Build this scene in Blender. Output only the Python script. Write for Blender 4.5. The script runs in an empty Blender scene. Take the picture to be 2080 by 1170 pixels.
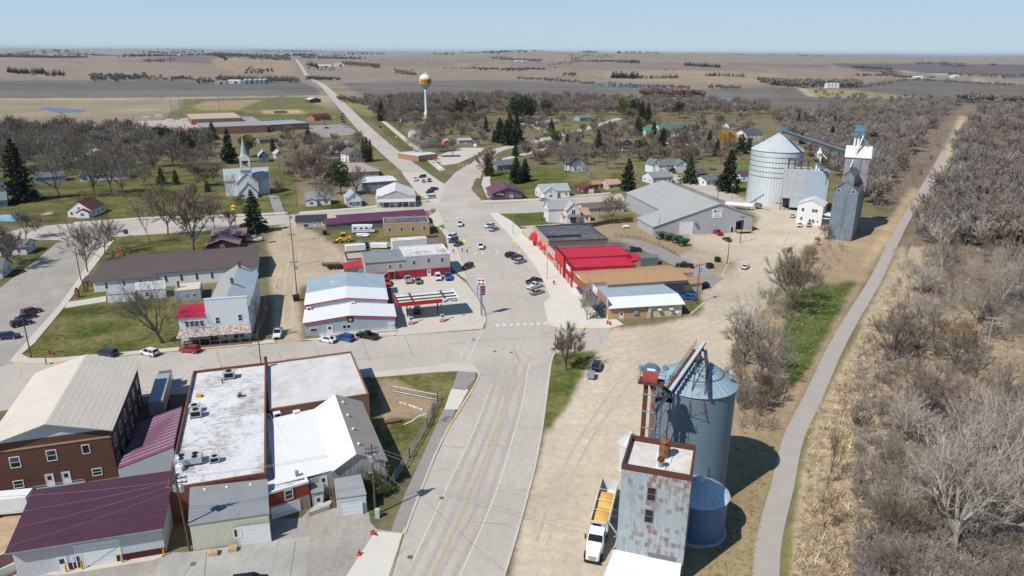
import bpy,math,random,numpy as np
from mathutils import Vector,Matrix
R=random.Random(11)
NR=np.random.RandomState(5)
SC=bpy.context.scene
COL=SC.collection
rad=math.radians
H,F=68.0,1440.0
TH=math.atan((585-104)/F)
PH=math.atan(16/2080)
FV=Vector((0,math.cos(TH),-math.sin(TH)))
r0=Vector((1,0,0));u0=Vector((0,math.sin(TH),math.cos(TH)))
RV=r0*math.cos(PH)+u0*math.sin(PH)
UV=u0*math.cos(PH)-r0*math.sin(PH)
CP=Vector((0,0,H))
def G(x,y,z=0.0):
 """where the line of sight through photo point (x, y) meets the level z"""
 d=FV*F+RV*(x-1040)-UV*(y-585)
 t=(z-H)/d.z
 return CP+d*t
cam=bpy.data.cameras.new('camera')
co=bpy.data.objects.new('camera',cam);COL.objects.link(co)
m=Matrix((RV,UV,-FV)).transposed().to_4x4();m.translation=CP
co.matrix_world=m
cam.sensor_width=36;cam.lens=F/2080*36
cam.clip_start=0.5;cam.clip_end=120000
SC.camera=co
EL=rad(49)
SUN=Vector((-0.75*math.cos(EL),-0.66*math.cos(EL),math.sin(EL))).normalized()
w=bpy.data.worlds.new('World');SC.world=w;w.use_nodes=True
nt=w.node_tree
sky=nt.nodes.new('ShaderNodeTexSky');sky.sky_type='NISHITA';sky.sun_disc=False
sky.sun_elevation=EL
sky.sun_rotation=math.atan2(SUN.x,SUN.y)
sky.altitude=300;sky.air_density=1.0;sky.dust_density=0.15;sky.ozone_density=2.2
bg=nt.nodes['Background'];bg.inputs[1].default_value=.82
def wn(t,**k):
 x=nt.nodes.new(t)
 for a,v in k.items():setattr(x,a,v)
 return x
WL=nt.links
tcw=wn('ShaderNodeTexCoord');sepw=wn('ShaderNodeSeparateXYZ');WL.new(tcw.outputs['Generated'],sepw.inputs[0])
rp=wn('ShaderNodeValToRGB');WL.new(sepw.outputs[2],rp.inputs[0])
els=rp.color_ramp.elements
els[0].position=0.0;els[0].color=(.57,.75,.9,1);els[1].position=1.0;els[1].color=(.05,.12,.29,1)
for pos_,cc in((.035,(.52,.725,.895)),(.09,(.45,.68,.855)),(.3,(.18,.36,.62))):
 e_=els.new(pos_);e_.color=(*cc,1)
sc_=wn('ShaderNodeMix',data_type='RGBA',blend_type='MULTIPLY');sc_.inputs[0].default_value=1;sc_.inputs[7].default_value=(.11,.11,.11,1);WL.new(sky.outputs[0],sc_.inputs[6])
mxw=wn('ShaderNodeMix',data_type='RGBA');mxw.inputs[0].default_value=.88;WL.new(sc_.outputs[2],mxw.inputs[6]);WL.new(rp.outputs[0],mxw.inputs[7])
WL.new(mxw.outputs[2],bg.inputs[0])
sl=bpy.data.lights.new('sun','SUN');sl.energy=4.7;sl.angle=rad(0.53);sl.color=(1,0.955,0.89)
so=bpy.data.objects.new('sun',sl);COL.objects.link(so)
so.rotation_euler=SUN.to_track_quat('Z','Y').to_euler()
so.location=(0,0,200)
SC.view_settings.view_transform='Standard';SC.view_settings.look='None'
SC.view_settings.exposure=0.1;SC.view_settings.gamma=1
SC.cycles.use_denoising=True
SC.cycles.max_bounces=4;SC.cycles.diffuse_bounces=2;SC.cycles.glossy_bounces=2
SC.cycles.transmission_bounces=2;SC.cycles.volume_bounces=0;SC.cycles.transparent_max_bounces=4
SC.cycles.use_adaptive_sampling=True;SC.cycles.adaptive_threshold=0.015
def lin(v):
 v/=255.0
 return v/12.92 if v<=0.04045 else((v+0.055)/1.055)**2.4
def c(r,g,b,k=1.2):
 return tuple(min(0.86,lin(x)/k)for x in(r,g,b))
MATS={}
def mat(name,col,rough=0.85,metal=0.0,var=0.12,sc=0.35,kind=None,spec=0.3,col2=None,bump=0.3,per=0.4,objcol=False,fine=0.08):
 if name in MATS:return MATS[name]
 m=bpy.data.materials.new(name);m.use_nodes=True;MATS[name]=m
 n,L=m.node_tree.nodes,m.node_tree.links
 b=n['Principled BSDF'];b.inputs['Roughness'].default_value=rough;b.inputs['Metallic'].default_value=metal
 b.inputs['Specular IOR Level'].default_value=spec
 tc=n.new('ShaderNodeTexCoord')
 co=tc.outputs['Object']
 def noise(s,d=4,vec=None,r=0.55):
  t=n.new('ShaderNodeTexNoise');t.inputs['Scale'].default_value=s;t.inputs['Detail'].default_value=d
  t.inputs['Roughness'].default_value=r
  L.new(vec or co,t.inputs['Vector']);return t
 def ramp(src,lo,hi,a,bb):
  r_=n.new('ShaderNodeMapRange');r_.inputs[1].default_value=lo;r_.inputs[2].default_value=hi
  r_.inputs[3].default_value=a;r_.inputs[4].default_value=bb;L.new(src,r_.inputs[0]);return r_.outputs[0]
 def mixc(f,a,bb,mode='MIX'):
  x=n.new('ShaderNodeMix');x.data_type='RGBA';x.blend_type=mode
  for sock,v in((x.inputs[0],f),(x.inputs[6],a),(x.inputs[7],bb)):
   if hasattr(v,'links'):L.new(v,sock)
   elif isinstance(v,(int,float)):sock.default_value=v
   else:sock.default_value=(*v[:3],1)
  return x.outputs[2]
 def scale(v):
  mp=n.new('ShaderNodeMapping');mp.inputs['Scale'].default_value=v;L.new(co,mp.inputs[0]);return mp.outputs[0]
 lo=tuple(x*(1-var)for x in col);hi=tuple(min(0.9,x*(1+var))for x in col)
 n1=noise(sc,5)
 base=mixc(ramp(n1.outputs[0],0.3,0.7,0,1),lo,hi)
 n2=noise(sc*14,3)
 base=mixc(ramp(n2.outputs[0],0.3,0.7,0,1),base,mixc(1.0,base,(1-2*fine,)*3,'MULTIPLY'))
 hgt=None
 sep=n.new('ShaderNodeSeparateXYZ');L.new(co,sep.inputs[0])
 def math_(op,a,bb=None):
  x=n.new('ShaderNodeMath');x.operation=op
  for i,v in enumerate((a,bb)):
   if v is None:continue
   if isinstance(v,(int,float)):x.inputs[i].default_value=v
   else:L.new(v,x.inputs[i])
  return x.outputs[0]
 xy=math_('ADD',sep.outputs[0],sep.outputs[1])
 if kind=='brick':
  cb=n.new('ShaderNodeCombineXYZ');L.new(xy,cb.inputs[0]);L.new(sep.outputs[2],cb.inputs[1])
  bt=n.new('ShaderNodeTexBrick');L.new(cb.outputs[0],bt.inputs[0])
  bt.inputs['Scale'].default_value=1;bt.inputs['Brick Width'].default_value=0.4;bt.inputs['Row Height'].default_value=0.13
  bt.inputs['Mortar Size'].default_value=0.012;bt.inputs['Bias'].default_value=0
  bt.inputs['Color1'].default_value=(*lo,1);bt.inputs['Color2'].default_value=(*[min(1,x*1.15)for x in hi],1)
  bt.inputs['Mortar'].default_value=(*[0.5*x+0.1 for x in col],1)
  base=mixc(0.65,base,bt.outputs[0]);hgt=bt.outputs['Fac']
 elif kind in('ribx','riby','ribz','ribxy'):
  src={'ribx':sep.outputs[0],'riby':sep.outputs[1],'ribz':sep.outputs[2],'ribxy':xy}[kind]
  fr=math_('FRACT',math_('DIVIDE',src,per))
  tri=math_('ABSOLUTE',math_('SUBTRACT',fr,0.5))
  hgt=ramp(tri,0.36,0.5,0,1)
  base=mixc(hgt,base,mixc(1.0,base,(0.84,)*3,'MULTIPLY'))
 elif kind=='panelrust':
  cb=n.new('ShaderNodeCombineXYZ');L.new(xy,cb.inputs[0]);L.new(sep.outputs[2],cb.inputs[1])
  bt=n.new('ShaderNodeTexBrick');L.new(cb.outputs[0],bt.inputs[0])
  bt.inputs['Scale'].default_value=1;bt.inputs['Brick Width'].default_value=0.62;bt.inputs['Row Height'].default_value=0.72
  bt.inputs['Mortar Size'].default_value=0.02;bt.inputs['Color1'].default_value=(0,0,0,1);bt.inputs['Color2'].default_value=(1,1,1,1)
  bt.inputs['Mortar'].default_value=(0.5,0.5,0.5,1);bt.offset_frequency=2;bt.squash=1
  sb=n.new('ShaderNodeSeparateColor');L.new(bt.outputs[0],sb.inputs[0])
  nz=noise(0.16,2);nf=noise(1.0,4,scale((2.2,2.2,.35)))
  f=math_('ADD',math_('MULTIPLY',sb.outputs[0],0.42),math_('ADD',math_('MULTIPLY',nz.outputs[0],.75),math_('MULTIPLY',nf.outputs[0],.55)))
  f=math_('ADD',f,math_('MULTIPLY',math_('SUBTRACT',sep.outputs[0],4.4),.018))
  base=mixc(ramp(f,0.9,1.1,0,0.85),base,col2)
  base=mixc(ramp(noise(.5,5,scale((4,4,.3)),.7).outputs[0],.45,.7,0,.6),base,mixc(1.0,base,(.66,.63,.6),'MULTIPLY'));base=mixc(ramp(noise(.8,5,scale((3,3,.5)),.7).outputs[0],.52,.68,0,.5),base,(.46,.5,.51))
  base=mixc(ramp(bt.outputs['Fac'],0,1,0,.16),base,(.12,.12,.12));hgt=bt.outputs['Fac']
 elif kind=='patch':
  nz=noise(0.13,2);nf=noise(0.9,6,scale((1,1.7,1)),.75)
  f=math_('ADD',math_('MULTIPLY',nz.outputs[0],.6),nf.outputs[0])
  f=math_('ADD',f,math_('MULTIPLY',noise(.45,3).outputs[0],.35));base=mixc(ramp(f,0.94,1.16,0,.85),base,col2);base=mixc(ramp(noise(.22,5).outputs[0],.5,.75,0,.4),base,mixc(1.0,base,(.8,.78,.76),'MULTIPLY'))
 elif kind=='wood':
  nf=noise(1.5,5,scale((3.5,3.5,.25)),.7)
  base=mixc(ramp(nf.outputs[0],.38,.62,0,1),base,col2)
  fr=math_('FRACT',math_('DIVIDE',xy,.25));hgt=ramp(fr,0.0,.12,1,0)
 elif kind=='shingle':
  fr=math_('FRACT',math_('DIVIDE',sep.outputs[2],.14));hgt=fr
  nf=noise(7,3);base=mixc(ramp(nf.outputs[0],.3,.7,0,1),base,mixc(1.0,base,(.84,)*3,'MULTIPLY'))
 elif kind=='road':
  nf=noise(.7,5,scale((1.6,.22,.22)),.6);base=mixc(ramp(nf.outputs[0],.5,.72,0,.8),base,col2)
  vo=n.new('ShaderNodeTexVoronoi');vo.feature='DISTANCE_TO_EDGE';vo.inputs['Scale'].default_value=.085
  wv=noise(.35,3);mv=n.new('ShaderNodeMix');mv.data_type='VECTOR';mv.inputs[0].default_value=.06;L.new(co,mv.inputs[4]);L.new(wv.outputs['Color'],mv.inputs[5]);L.new(mv.outputs[1],vo.inputs['Vector'])
  ck=ramp(vo.outputs[0],.0,.011,.5,0);base=mixc(math_('MULTIPLY',ck,ramp(noise(.05,3).outputs[0],.4,.6,0,1)),base,(.12,.115,.11))
  base=mixc(ramp(noise(.16,6,None,.7).outputs[0],.6,.74,0,.35),base,mixc(1.0,base,(.72,.71,.7),'MULTIPLY'))
 elif kind=='rust':
  nf=noise(1.2,6,scale((1.5,1.5,.5)),.7)
  base=mixc(ramp(nf.outputs[0],.42,.58,0,1),base,col2)
 elif kind=='streak':
  nf=noise(.7,5,scale((1.6,.22,.22)),.6)
  base=mixc(ramp(nf.outputs[0],.55,.72,0,.8),base,col2)
 if objcol:
  oi=n.new('ShaderNodeObjectInfo');base=mixc(1.0,base,oi.outputs['Color'],'MULTIPLY')
 if hgt is None:hgt=n2.outputs[0]
 bp=n.new('ShaderNodeBump');bp.inputs['Strength'].default_value=bump;bp.inputs['Distance'].default_value=0.05
 L.new(hgt,bp.inputs['Height']);L.new(bp.outputs[0],b.inputs['Normal'])
 L.new(base,b.inputs['Base Color'])
 return m
GLASS=mat('window glass',(.022,.03,.04),rough=.08,var=.3,sc=.8,spec=.6,bump=.02)
WHITE=mat('white paint',c(238,240,240),rough=.6,var=.04,sc=.6,fine=.03)
DARK=mat('dark opening',(.012,.012,.014),rough=.9)
BLACK=mat('black rubber',(.014,.014,.015),rough=.8)
STEEL=mat('galvanised steel',c(170,182,190),rough=.45,metal=.35,var=.12,sc=.8)
CHROME=mat('bright metal',c(200,205,210),rough=.3,metal=.7)
TINT=mat('tinted paint',(.92,.92,.92),rough=.75,var=.08,objcol=True)
WOODPOLE=mat('weathered pole wood',c(112,98,84),kind='wood',col2=c(86,76,68))
CONC=mat('pale concrete',c(198,194,184),var=.07,sc=.25,rough=.9)
RUST=mat('rusty iron',c(112,62,48),kind='rust',col2=c(84,64,58),rough=.85)
YEL=mat('yellow safety paint',c(238,190,40),rough=.55,var=.08)
RED=mat('red paint',c(205,40,48),rough=.55,var=.08)
def tag(o,label=None,cat=None,group=None,kind=None):
 if label:o['label']=label
 if cat:o['category']=cat
 if group:o['group']=group
 if kind:o['kind']=kind
 return o
def empty(name,loc=(0,0,0),rz=0.0,label=None,cat=None,group=None):
 o=bpy.data.objects.new(name,None);COL.objects.link(o);o.location=loc;o.rotation_euler=(0,0,rz)
 o.empty_display_size=.5
 return tag(o,label,cat,group)
def put(name,me,parent=None,loc=(0,0,0),rot=(0,0,0)):
 o=bpy.data.objects.new(name,me);COL.objects.link(o);o.parent=parent;o.location=loc;o.rotation_euler=rot
 return o
def copy_tree(o,parent=None):
 k=o.copy();COL.objects.link(k)
 if parent:k.parent=parent
 for ch in KIDS.get(o.name,()):copy_tree(ch,k)
 return k
KIDS={}
def kids(root):
 """remember the children of a prototype so that copies are quick"""
 for o in list(COL.objects):
  if o.parent:KIDS.setdefault(o.parent.name,[])
 for o in list(COL.objects):
  if o.parent and o not in KIDS[o.parent.name]:KIDS[o.parent.name].append(o)
class MB:
 def __init__(s):s.v=[];s.f=[];s.m=[];s.x=None
 def p(s,q):
  q=Vector(q)
  if s.x is not None:q=s.x@q
  s.v.append(tuple(q));return len(s.v)-1
 def face(s,pts,m=0):
  s.f.append([s.p(q)for q in pts]);s.m.append(m);return s
 def mesh(s,vs,fs,m=0):
  i=len(s.v)
  for q in vs:s.p(q)
  for f in fs:s.f.append([i+a for a in f]);s.m.append(m)
  return s
 def hexa(s,b,t,m=0):
  return s.mesh(list(b)+list(t),[(3,2,1,0),(4,5,6,7),(0,1,5,4),(1,2,6,5),(2,3,7,6),(3,0,4,7)],m)
 def box(s,x0,y0,z0,x1,y1,z1,m=0):
  return s.hexa([(x0,y0,z0),(x1,y0,z0),(x1,y1,z0),(x0,y1,z0)],[(x0,y0,z1),(x1,y0,z1),(x1,y1,z1),(x0,y1,z1)],m)
 def prism(s,poly,z0,z1,m=0):
  n=len(poly);vs=[(q[0],q[1],z0)for q in poly]+[(q[0],q[1],z1)for q in poly]
  fs=[tuple(range(n-1,-1,-1)),tuple(range(n,2*n))]+[(i,(i+1)%n,n+(i+1)%n,n+i)for i in range(n)]
  return s.mesh(vs,fs,m)
 def tube(s,a,b,ra,rb=None,n=6,m=0,caps=True):
  a,b=Vector(a),Vector(b);rb=ra if rb is None else rb
  d=b-a
  if d.length<1e-6:return s
  d.normalize();e=Vector((0,0,1))if abs(d.z)<.9 else Vector((1,0,0))
  u=d.cross(e).normalized();w_=d.cross(u)
  vs=[]
  for ctr,r_ in((a,ra),(b,rb)):
   for i in range(n):
    t=2*math.pi*i/n;vs.append(ctr+u*(math.cos(t)*r_)+w_*(math.sin(t)*r_))
  fs=[(i,(i+1)%n,n+(i+1)%n,n+i)for i in range(n)]
  if caps:fs+=[tuple(range(n-1,-1,-1)),tuple(range(n,2*n))]
  return s.mesh(vs,fs,m)
 def bar(s,a,b,w=.1,h=None,m=0):
  return s.tube(a,b,w*.7071,n=4,m=m)
 def path(s,pts,r,n=5,m=0):
  for a,b in zip(pts,pts[1:]):s.tube(a,b,r,n=n,m=m,caps=True)
  return s
 def lathe(s,prof,ctr=(0,0,0),n=24,m=0,cap=True):
  c_=Vector(ctr);vs=[]
  for r_,z in prof:
   for i in range(n):
    t=2*math.pi*i/n;vs.append(c_+Vector((r_*math.cos(t),r_*math.sin(t),z)))
  fs=[]
  for j in range(len(prof)-1):
   for i in range(n):
    k=(i+1)%n;fs.append((j*n+i,j*n+k,(j+1)*n+k,(j+1)*n+i))
  if cap:fs.append(tuple(range(n-1,-1,-1)));fs.append(tuple(range((len(prof)-1)*n,len(prof)*n)))
  return s.mesh(vs,fs,m)
 def data(s,name,mats,smooth=False):
  me=bpy.data.meshes.new(name)
  me.from_pydata(s.v,[],s.f)
  for k in mats:me.materials.append(k)
  if len(mats)>1:me.polygons.foreach_set('material_index',s.m)
  if smooth:me.polygons.foreach_set('use_smooth',[True]*len(s.f))
  me.update();return me
 def build(s,name,mats,parent=None,smooth=False,loc=(0,0,0),rot=(0,0,0)):
  if not isinstance(mats,(list,tuple)):mats=[mats]
  return put(name,s.data(name,mats,smooth),parent,loc,rot)
def npmesh(name,V,Fc,mats,mi=None):
 """numpy build; Fc is an (n, k) array"""
 me=bpy.data.meshes.new(name);V=np.asarray(V,np.float32);Fc=np.asarray(Fc,np.int32)
 n,k=Fc.shape
 me.vertices.add(len(V));me.vertices.foreach_set('co',V.ravel())
 me.loops.add(n*k);me.loops.foreach_set('vertex_index',Fc.ravel())
 me.polygons.add(n);me.polygons.foreach_set('loop_start',np.arange(n,dtype=np.int32)*k)
 for m_ in mats:me.materials.append(m_)
 if mi is not None:me.polygons.foreach_set('material_index',np.asarray(mi,np.int32))
 me.update(calc_edges=True);return me
LAKES=[(*G(1290,174).xy,260),(*G(1460,203).xy,90),(*G(125,223).xy,90)]
def ter(X,Y):
 X=np.asarray(X,float);Y=np.asarray(Y,float);d=np.hypot(X,Y)
 s=np.clip((d-900)/1500,0,1);s=s*s*(3-2*s)
 f=np.clip((d-2500)/9000,0,1)
 for lx,ly,lr in LAKES:s=s*np.clip((np.hypot(X-lx,Y-ly)-lr)/500,0,1)
 a=(np.sin(X/410+1.3*np.sin(Y/760))+np.sin(Y/350+.8+1.1*np.sin(X/640))+.6*np.sin((X+Y)/230+2))
 b=np.sin(X/2100+2*np.sin(Y/3900))+np.sin(Y/1700+1.4*np.sin(X/2600)+1)
 return s*(7.5*a-4)+f*(30*b+4+6*np.sin(X/900+Y/1300))
def tz(p):return float(ter(p[0],p[1]))
def T(x,y):
 p=G(x,y);p.z=tz(p);return p
ys=np.concatenate([[4200,2900,2300,1900,1600,1400],np.arange(1300,700,-3),np.arange(700,240,-2.5),np.arange(240,130,-1.25),np.arange(130,108,-.5),[107.4,106.8,106.3,105.9,105.6]])
xs=np.concatenate([np.arange(-4200,-120,160),np.arange(-120,2200,4),np.arange(2200,6300,160)])
nx,ny=len(xs),len(ys)
XX,YY=np.meshgrid(xs,ys)
dv=np.array(FV)[None,None]*F+np.array(RV)*0+np.array(r0)*(XX[...,None]-1040)-np.array(u0)*(YY[...,None]-585)
tt=-H/dv[...,2]
GX,GY=dv[...,0]*tt,dv[...,1]*tt
GZ=ter(GX,GY)
rel=np.stack([GX,GY,np.full_like(GX,-H)],-1)
kk=F/(rel@np.array(FV));PX=1040+kk*(rel@np.array(RV));PY=585-kk*(rel@np.array(UV))
jit=NR.normal(0,1,PX.shape)*1.1
jit2=NR.normal(0,1,PX.shape)
QX=PX+jit*np.clip((PY-100)/150,.3,2.5);QY=PY+jit2*np.clip((PY-100)/250,.12,2)
def inside(poly,x,y):
 r=np.zeros(x.shape,bool);n=len(poly)
 for i in range(n):
  x0,y0=poly[i];x1,y1=poly[(i+1)%n]
  if y0==y1:continue
  cnd=((y0>y)!=(y1>y))&(x<(x1-x0)*(y-y0)/(y1-y0)+x0)
  r^=cnd
 return r
CA=np.zeros(PX.shape+(4,),np.float32)
CA[...,:3]=c(150,138,122)
def pt(poly,rgb,a=0.0,k=1.2):
 msk=inside(poly,QX,QY);CA[msk,:3]=c(*rgb,k);CA[msk,3]=a
W=-9000;E_=9000
for poly,rgb,a in[([(W,222),(700,222),(1000,205),(1560,212),(E_,205),(E_,99999),(W,99999)],(118,112,84),.45),([(W,100),(E_,108),(E_,122),(1040,113),(W,113)],(150,148,146),0),([(W,120),(590,124),(602,160),(330,152),(W,152)],(152,138,122),0),([(235,127),(430,117),(440,134),(250,136)],(126,114,110),0),([(430,125),(592,124),(592,148),(440,142)],(166,144,122),0),([(W,150),(330,150),(620,165),(650,182),(645,194),(230,198),(W,207)],(113,110,107),0),([(W,185),(300,176),(560,182),(600,192),(230,197),(W,205)],(124,119,114),0),([(W,213),(230,202),(365,201),(355,218),(330,246),(230,252),(W,275)],(160,146,122),0),([(W,206),(230,200),(640,194),(640,196.5),(230,202.5),(W,210)],(200,188,158),0),([(372,201),(640,196),(668,238),(560,236),(365,243)],(104,110,70),.8),([(385,217),(420,205),(535,202),(485,223),(408,224)],(172,152,118),0),([(535,224),(612,222),(620,231),(533,232)],(196,168,124),0),([(640,196),(670,193),(690,207),(650,210),(655,228),(640,215)],(178,164,138),0),([(690,130),(1100,122),(1300,133),(1560,150),(1700,166),(1560,180),(1390,181),(1190,172),(1000,162),(720,164)],(152,138,120),0),([(740,124),(1000,118),(1010,126),(800,132)],(140,130,120),0),([(1030,126),(1500,133),(1600,146),(1400,145),(1060,136)],(142,128,120),0),([(1220,150),(1500,152),(1610,158),(1560,173),(1400,169),(1240,163)],(164,146,124),0),([(690,166),(1000,161),(1200,172),(1390,183),(1560,176),(1660,182),(1660,217),(1400,217),(1100,203),(740,195)],(122,116,110),0),([(1560,178),(1700,176),(1870,161),(2080,170),(E_,175),(E_,216),(1960,216),(1700,212),(1600,217)],(118,112,104),0),([(1622,177),(1740,182),(1860,195),(1800,200),(1650,197)],(160,152,110),.3),([(1612,173),(1622,173),(1655,195),(1645,196)],(196,186,160),0),([(1680,127),(E_,130),(E_,154),(1800,150)],(112,103,105),0),([(1480,125),(1680,128),(1690,137),(1480,134)],(122,111,112),0),([(1560,143),(1800,148),(1860,160),(1700,166),(1560,158)],(156,138,120),0),([(1810,135),(1862,142),(1925,151),(1920,154),(1858,146)],(200,187,168),0),([(1980,158),(2080,172),(2080,174),(1978,161)],(192,180,160),0),([(640,160),(665,172),(700,190),(775,236),(760,245),(700,212),(655,182)],(138,138,88),.6),([(560,196),(612,196),(690,235),(720,250),(700,262),(640,240)],(112,118,66),.5),([(43,715),(125,625),(215,618),(250,600),(335,598),(385,640),(372,702),(230,717),(110,730),(60,729)],(76,88,36),.7),([(-400,335),(460,332),(470,395),(580,392),(582,432),(300,442),(120,452),(-400,480)],(80,88,40),.65),([(225,487),(430,470),(505,468),(535,505),(300,522),(185,535)],(80,90,42),.7),([(-300,500),(118,490),(62,562),(-300,640)],(86,92,46),.6),([(130,590),(215,560),(215,620),(120,625)],(100,110,56),.5),([(545,340),(600,340),(606,430),(580,432),(565,395)],(96,104,56),.5),([(600,340),(790,345),(880,400),(870,425),(610,432)],(142,130,104),.5),([(610,412),(700,408),(745,416),(740,427),(612,430)],(90,98,46),.4),([(740,300),(790,330),(800,360),(700,340)],(118,118,74),.5),([(750,235),(775,236),(905,345),(870,352),(830,318)],(90,102,50),.3),([(640,470),(770,468),(872,478),(868,492),(780,497),(700,515),(640,500)],(98,104,54),.75),([(655,495),(800,488),(850,495),(700,530),(640,520)],(166,150,122),.1),([(1000,436),(1130,430),(1140,455),(1060,472),(1030,460)],(86,98,44),.3),([(985,345),(1080,338),(1262,350),(1262,395),(1100,405),(985,408)],(86,98,44),.5),([(1120,440),(1300,425),(1300,450),(1345,480),(1450,520),(1400,535),(1250,490),(1130,470)],(166,150,122),.25),([(1210,436),(1290,432),(1290,445),(1215,448)],(96,102,52),.4),([(1330,372),(1480,392),(1500,374),(1400,348)],(108,118,60),.3),([(1480,330),(1525,328),(1518,398),(1495,382)],(100,118,52),.2),([(1290,325),(1340,332),(1330,342),(1290,340)],(108,120,60),.2),([(1075,262),(1120,252),(1212,248),(1205,262),(1112,275)],(116,120,68),.4),([(1150,345),(1240,345),(1240,372),(1150,372)],(118,116,74),.5),([(752,766),(930,756),(892,850),(830,960),(800,1010),(765,1055),(745,1045)],(86,94,44),.75),([(765,770),(800,768),(890,815),(868,848),(790,850),(780,890)],(172,150,120),.1),([(1118,738),(1128,716),(1216,712),(1190,748),(1150,830),(1120,882),(1104,880)],(84,98,40),.6),([(1560,260),(1960,216),(E_,210),(E_,3000),(1610,3000),(1640,860),(1700,760),(1752,660),(1862,440)],(140,124,106),0),([(1585,1300),(1640,860),(1690,760),(1745,662),(1830,500),(1880,500),(1850,640),(1780,860),(1800,1300)],(192,174,146),0),([(1880,660),(2000,600),(2080,700),(2080,820),(1960,800),(1860,740)],(186,164,130),0),([(1480,720),(1580,600),(1690,460),(1760,440),(1832,450),(1700,670),(1600,870),(1480,920)],(172,150,122),.15),([(1600,590),(1738,570),(1690,665),(1640,755),(1600,800),(1588,700)],(80,98,42),.35),([(1470,890),(1602,870),(1548,1060),(1525,1180),(1515,2500),(1300,2500),(1380,1100)],(164,146,112),.2),([(1578,1300),(1600,1060),(1625,920),(1645,860),(1692,750),(1748,660),(1756,660),(1702,756),(1655,860),(1632,940),(1612,1060),(1605,1300)],(128,128,78),.2),([(1800,500),(1832,455),(1835,440),(1870,390),(1850,380),(1790,470),(1740,560)],(190,168,132),.1),([(1860,405),(1876,405),(1925,335),(1964,236),(1950,236),(1904,332)],(200,182,152),0),([(560,700),(553,600),(545,482),(585,440),(600,442),(640,470),(690,505),(640,525),(606,600),(614,700)],(196,178,152),0),([(640,505),(695,510),(720,560),(612,580),(600,540)],(192,174,148),0),([(-400,1010),(60,1010),(60,1165),(30,1300),(-400,1300)],(196,168,138),0),([(995,1400),(1055,1080),(1090,952),(1108,882),(1150,830),(1190,748),(1216,712),(1128,716),(1240,668),(1330,660),(1420,640),(1425,600),(1440,560),(1330,500),(1335,480),(1530,470),(1540,440),(1480,400),(1570,412),(1700,440),(1690,478),(1640,500),(1590,560),(1560,620),(1500,680),(1482,730),(1500,800),(1330,960),(1240,1180),(1190,1400)],(208,193,171),.1),([(1400,500),(1480,520),(1490,560),(1440,555),(1380,525)],(190,176,154),0),([(1425,535),(1490,530),(1500,545),(1450,560)],(172,156,128),.3),([(1330,478),(1400,478),(1410,500),(1380,522),(1290,485)],(176,158,126),.4),([(1325,355),(1400,365),(1500,405),(1480,412),(1400,380)],(190,180,164),0),([(1385,615),(1430,612),(1425,632),(1360,652),(1355,645),(1385,636)],(92,102,46),.4),]:
 pt(poly,rgb,a)
for _ in range(2):
 B2_=CA.copy()
 for ax_ in(0,1):B2_=(np.roll(B2_,1,ax_)+2*B2_+np.roll(B2_,-1,ax_))/4
 B2_[0],B2_[-1],B2_[:,0],B2_[:,-1]=CA[0],CA[-1],CA[:,0],CA[:,-1];CA=B2_
idx=np.arange(nx*ny).reshape(ny,nx)
quads=np.stack([idx[:-1,:-1],idx[:-1,1:],idx[1:,1:],idx[1:,:-1]],-1).reshape(-1,4)
gm=bpy.data.materials.new('ground cover');gm.use_nodes=True
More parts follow.
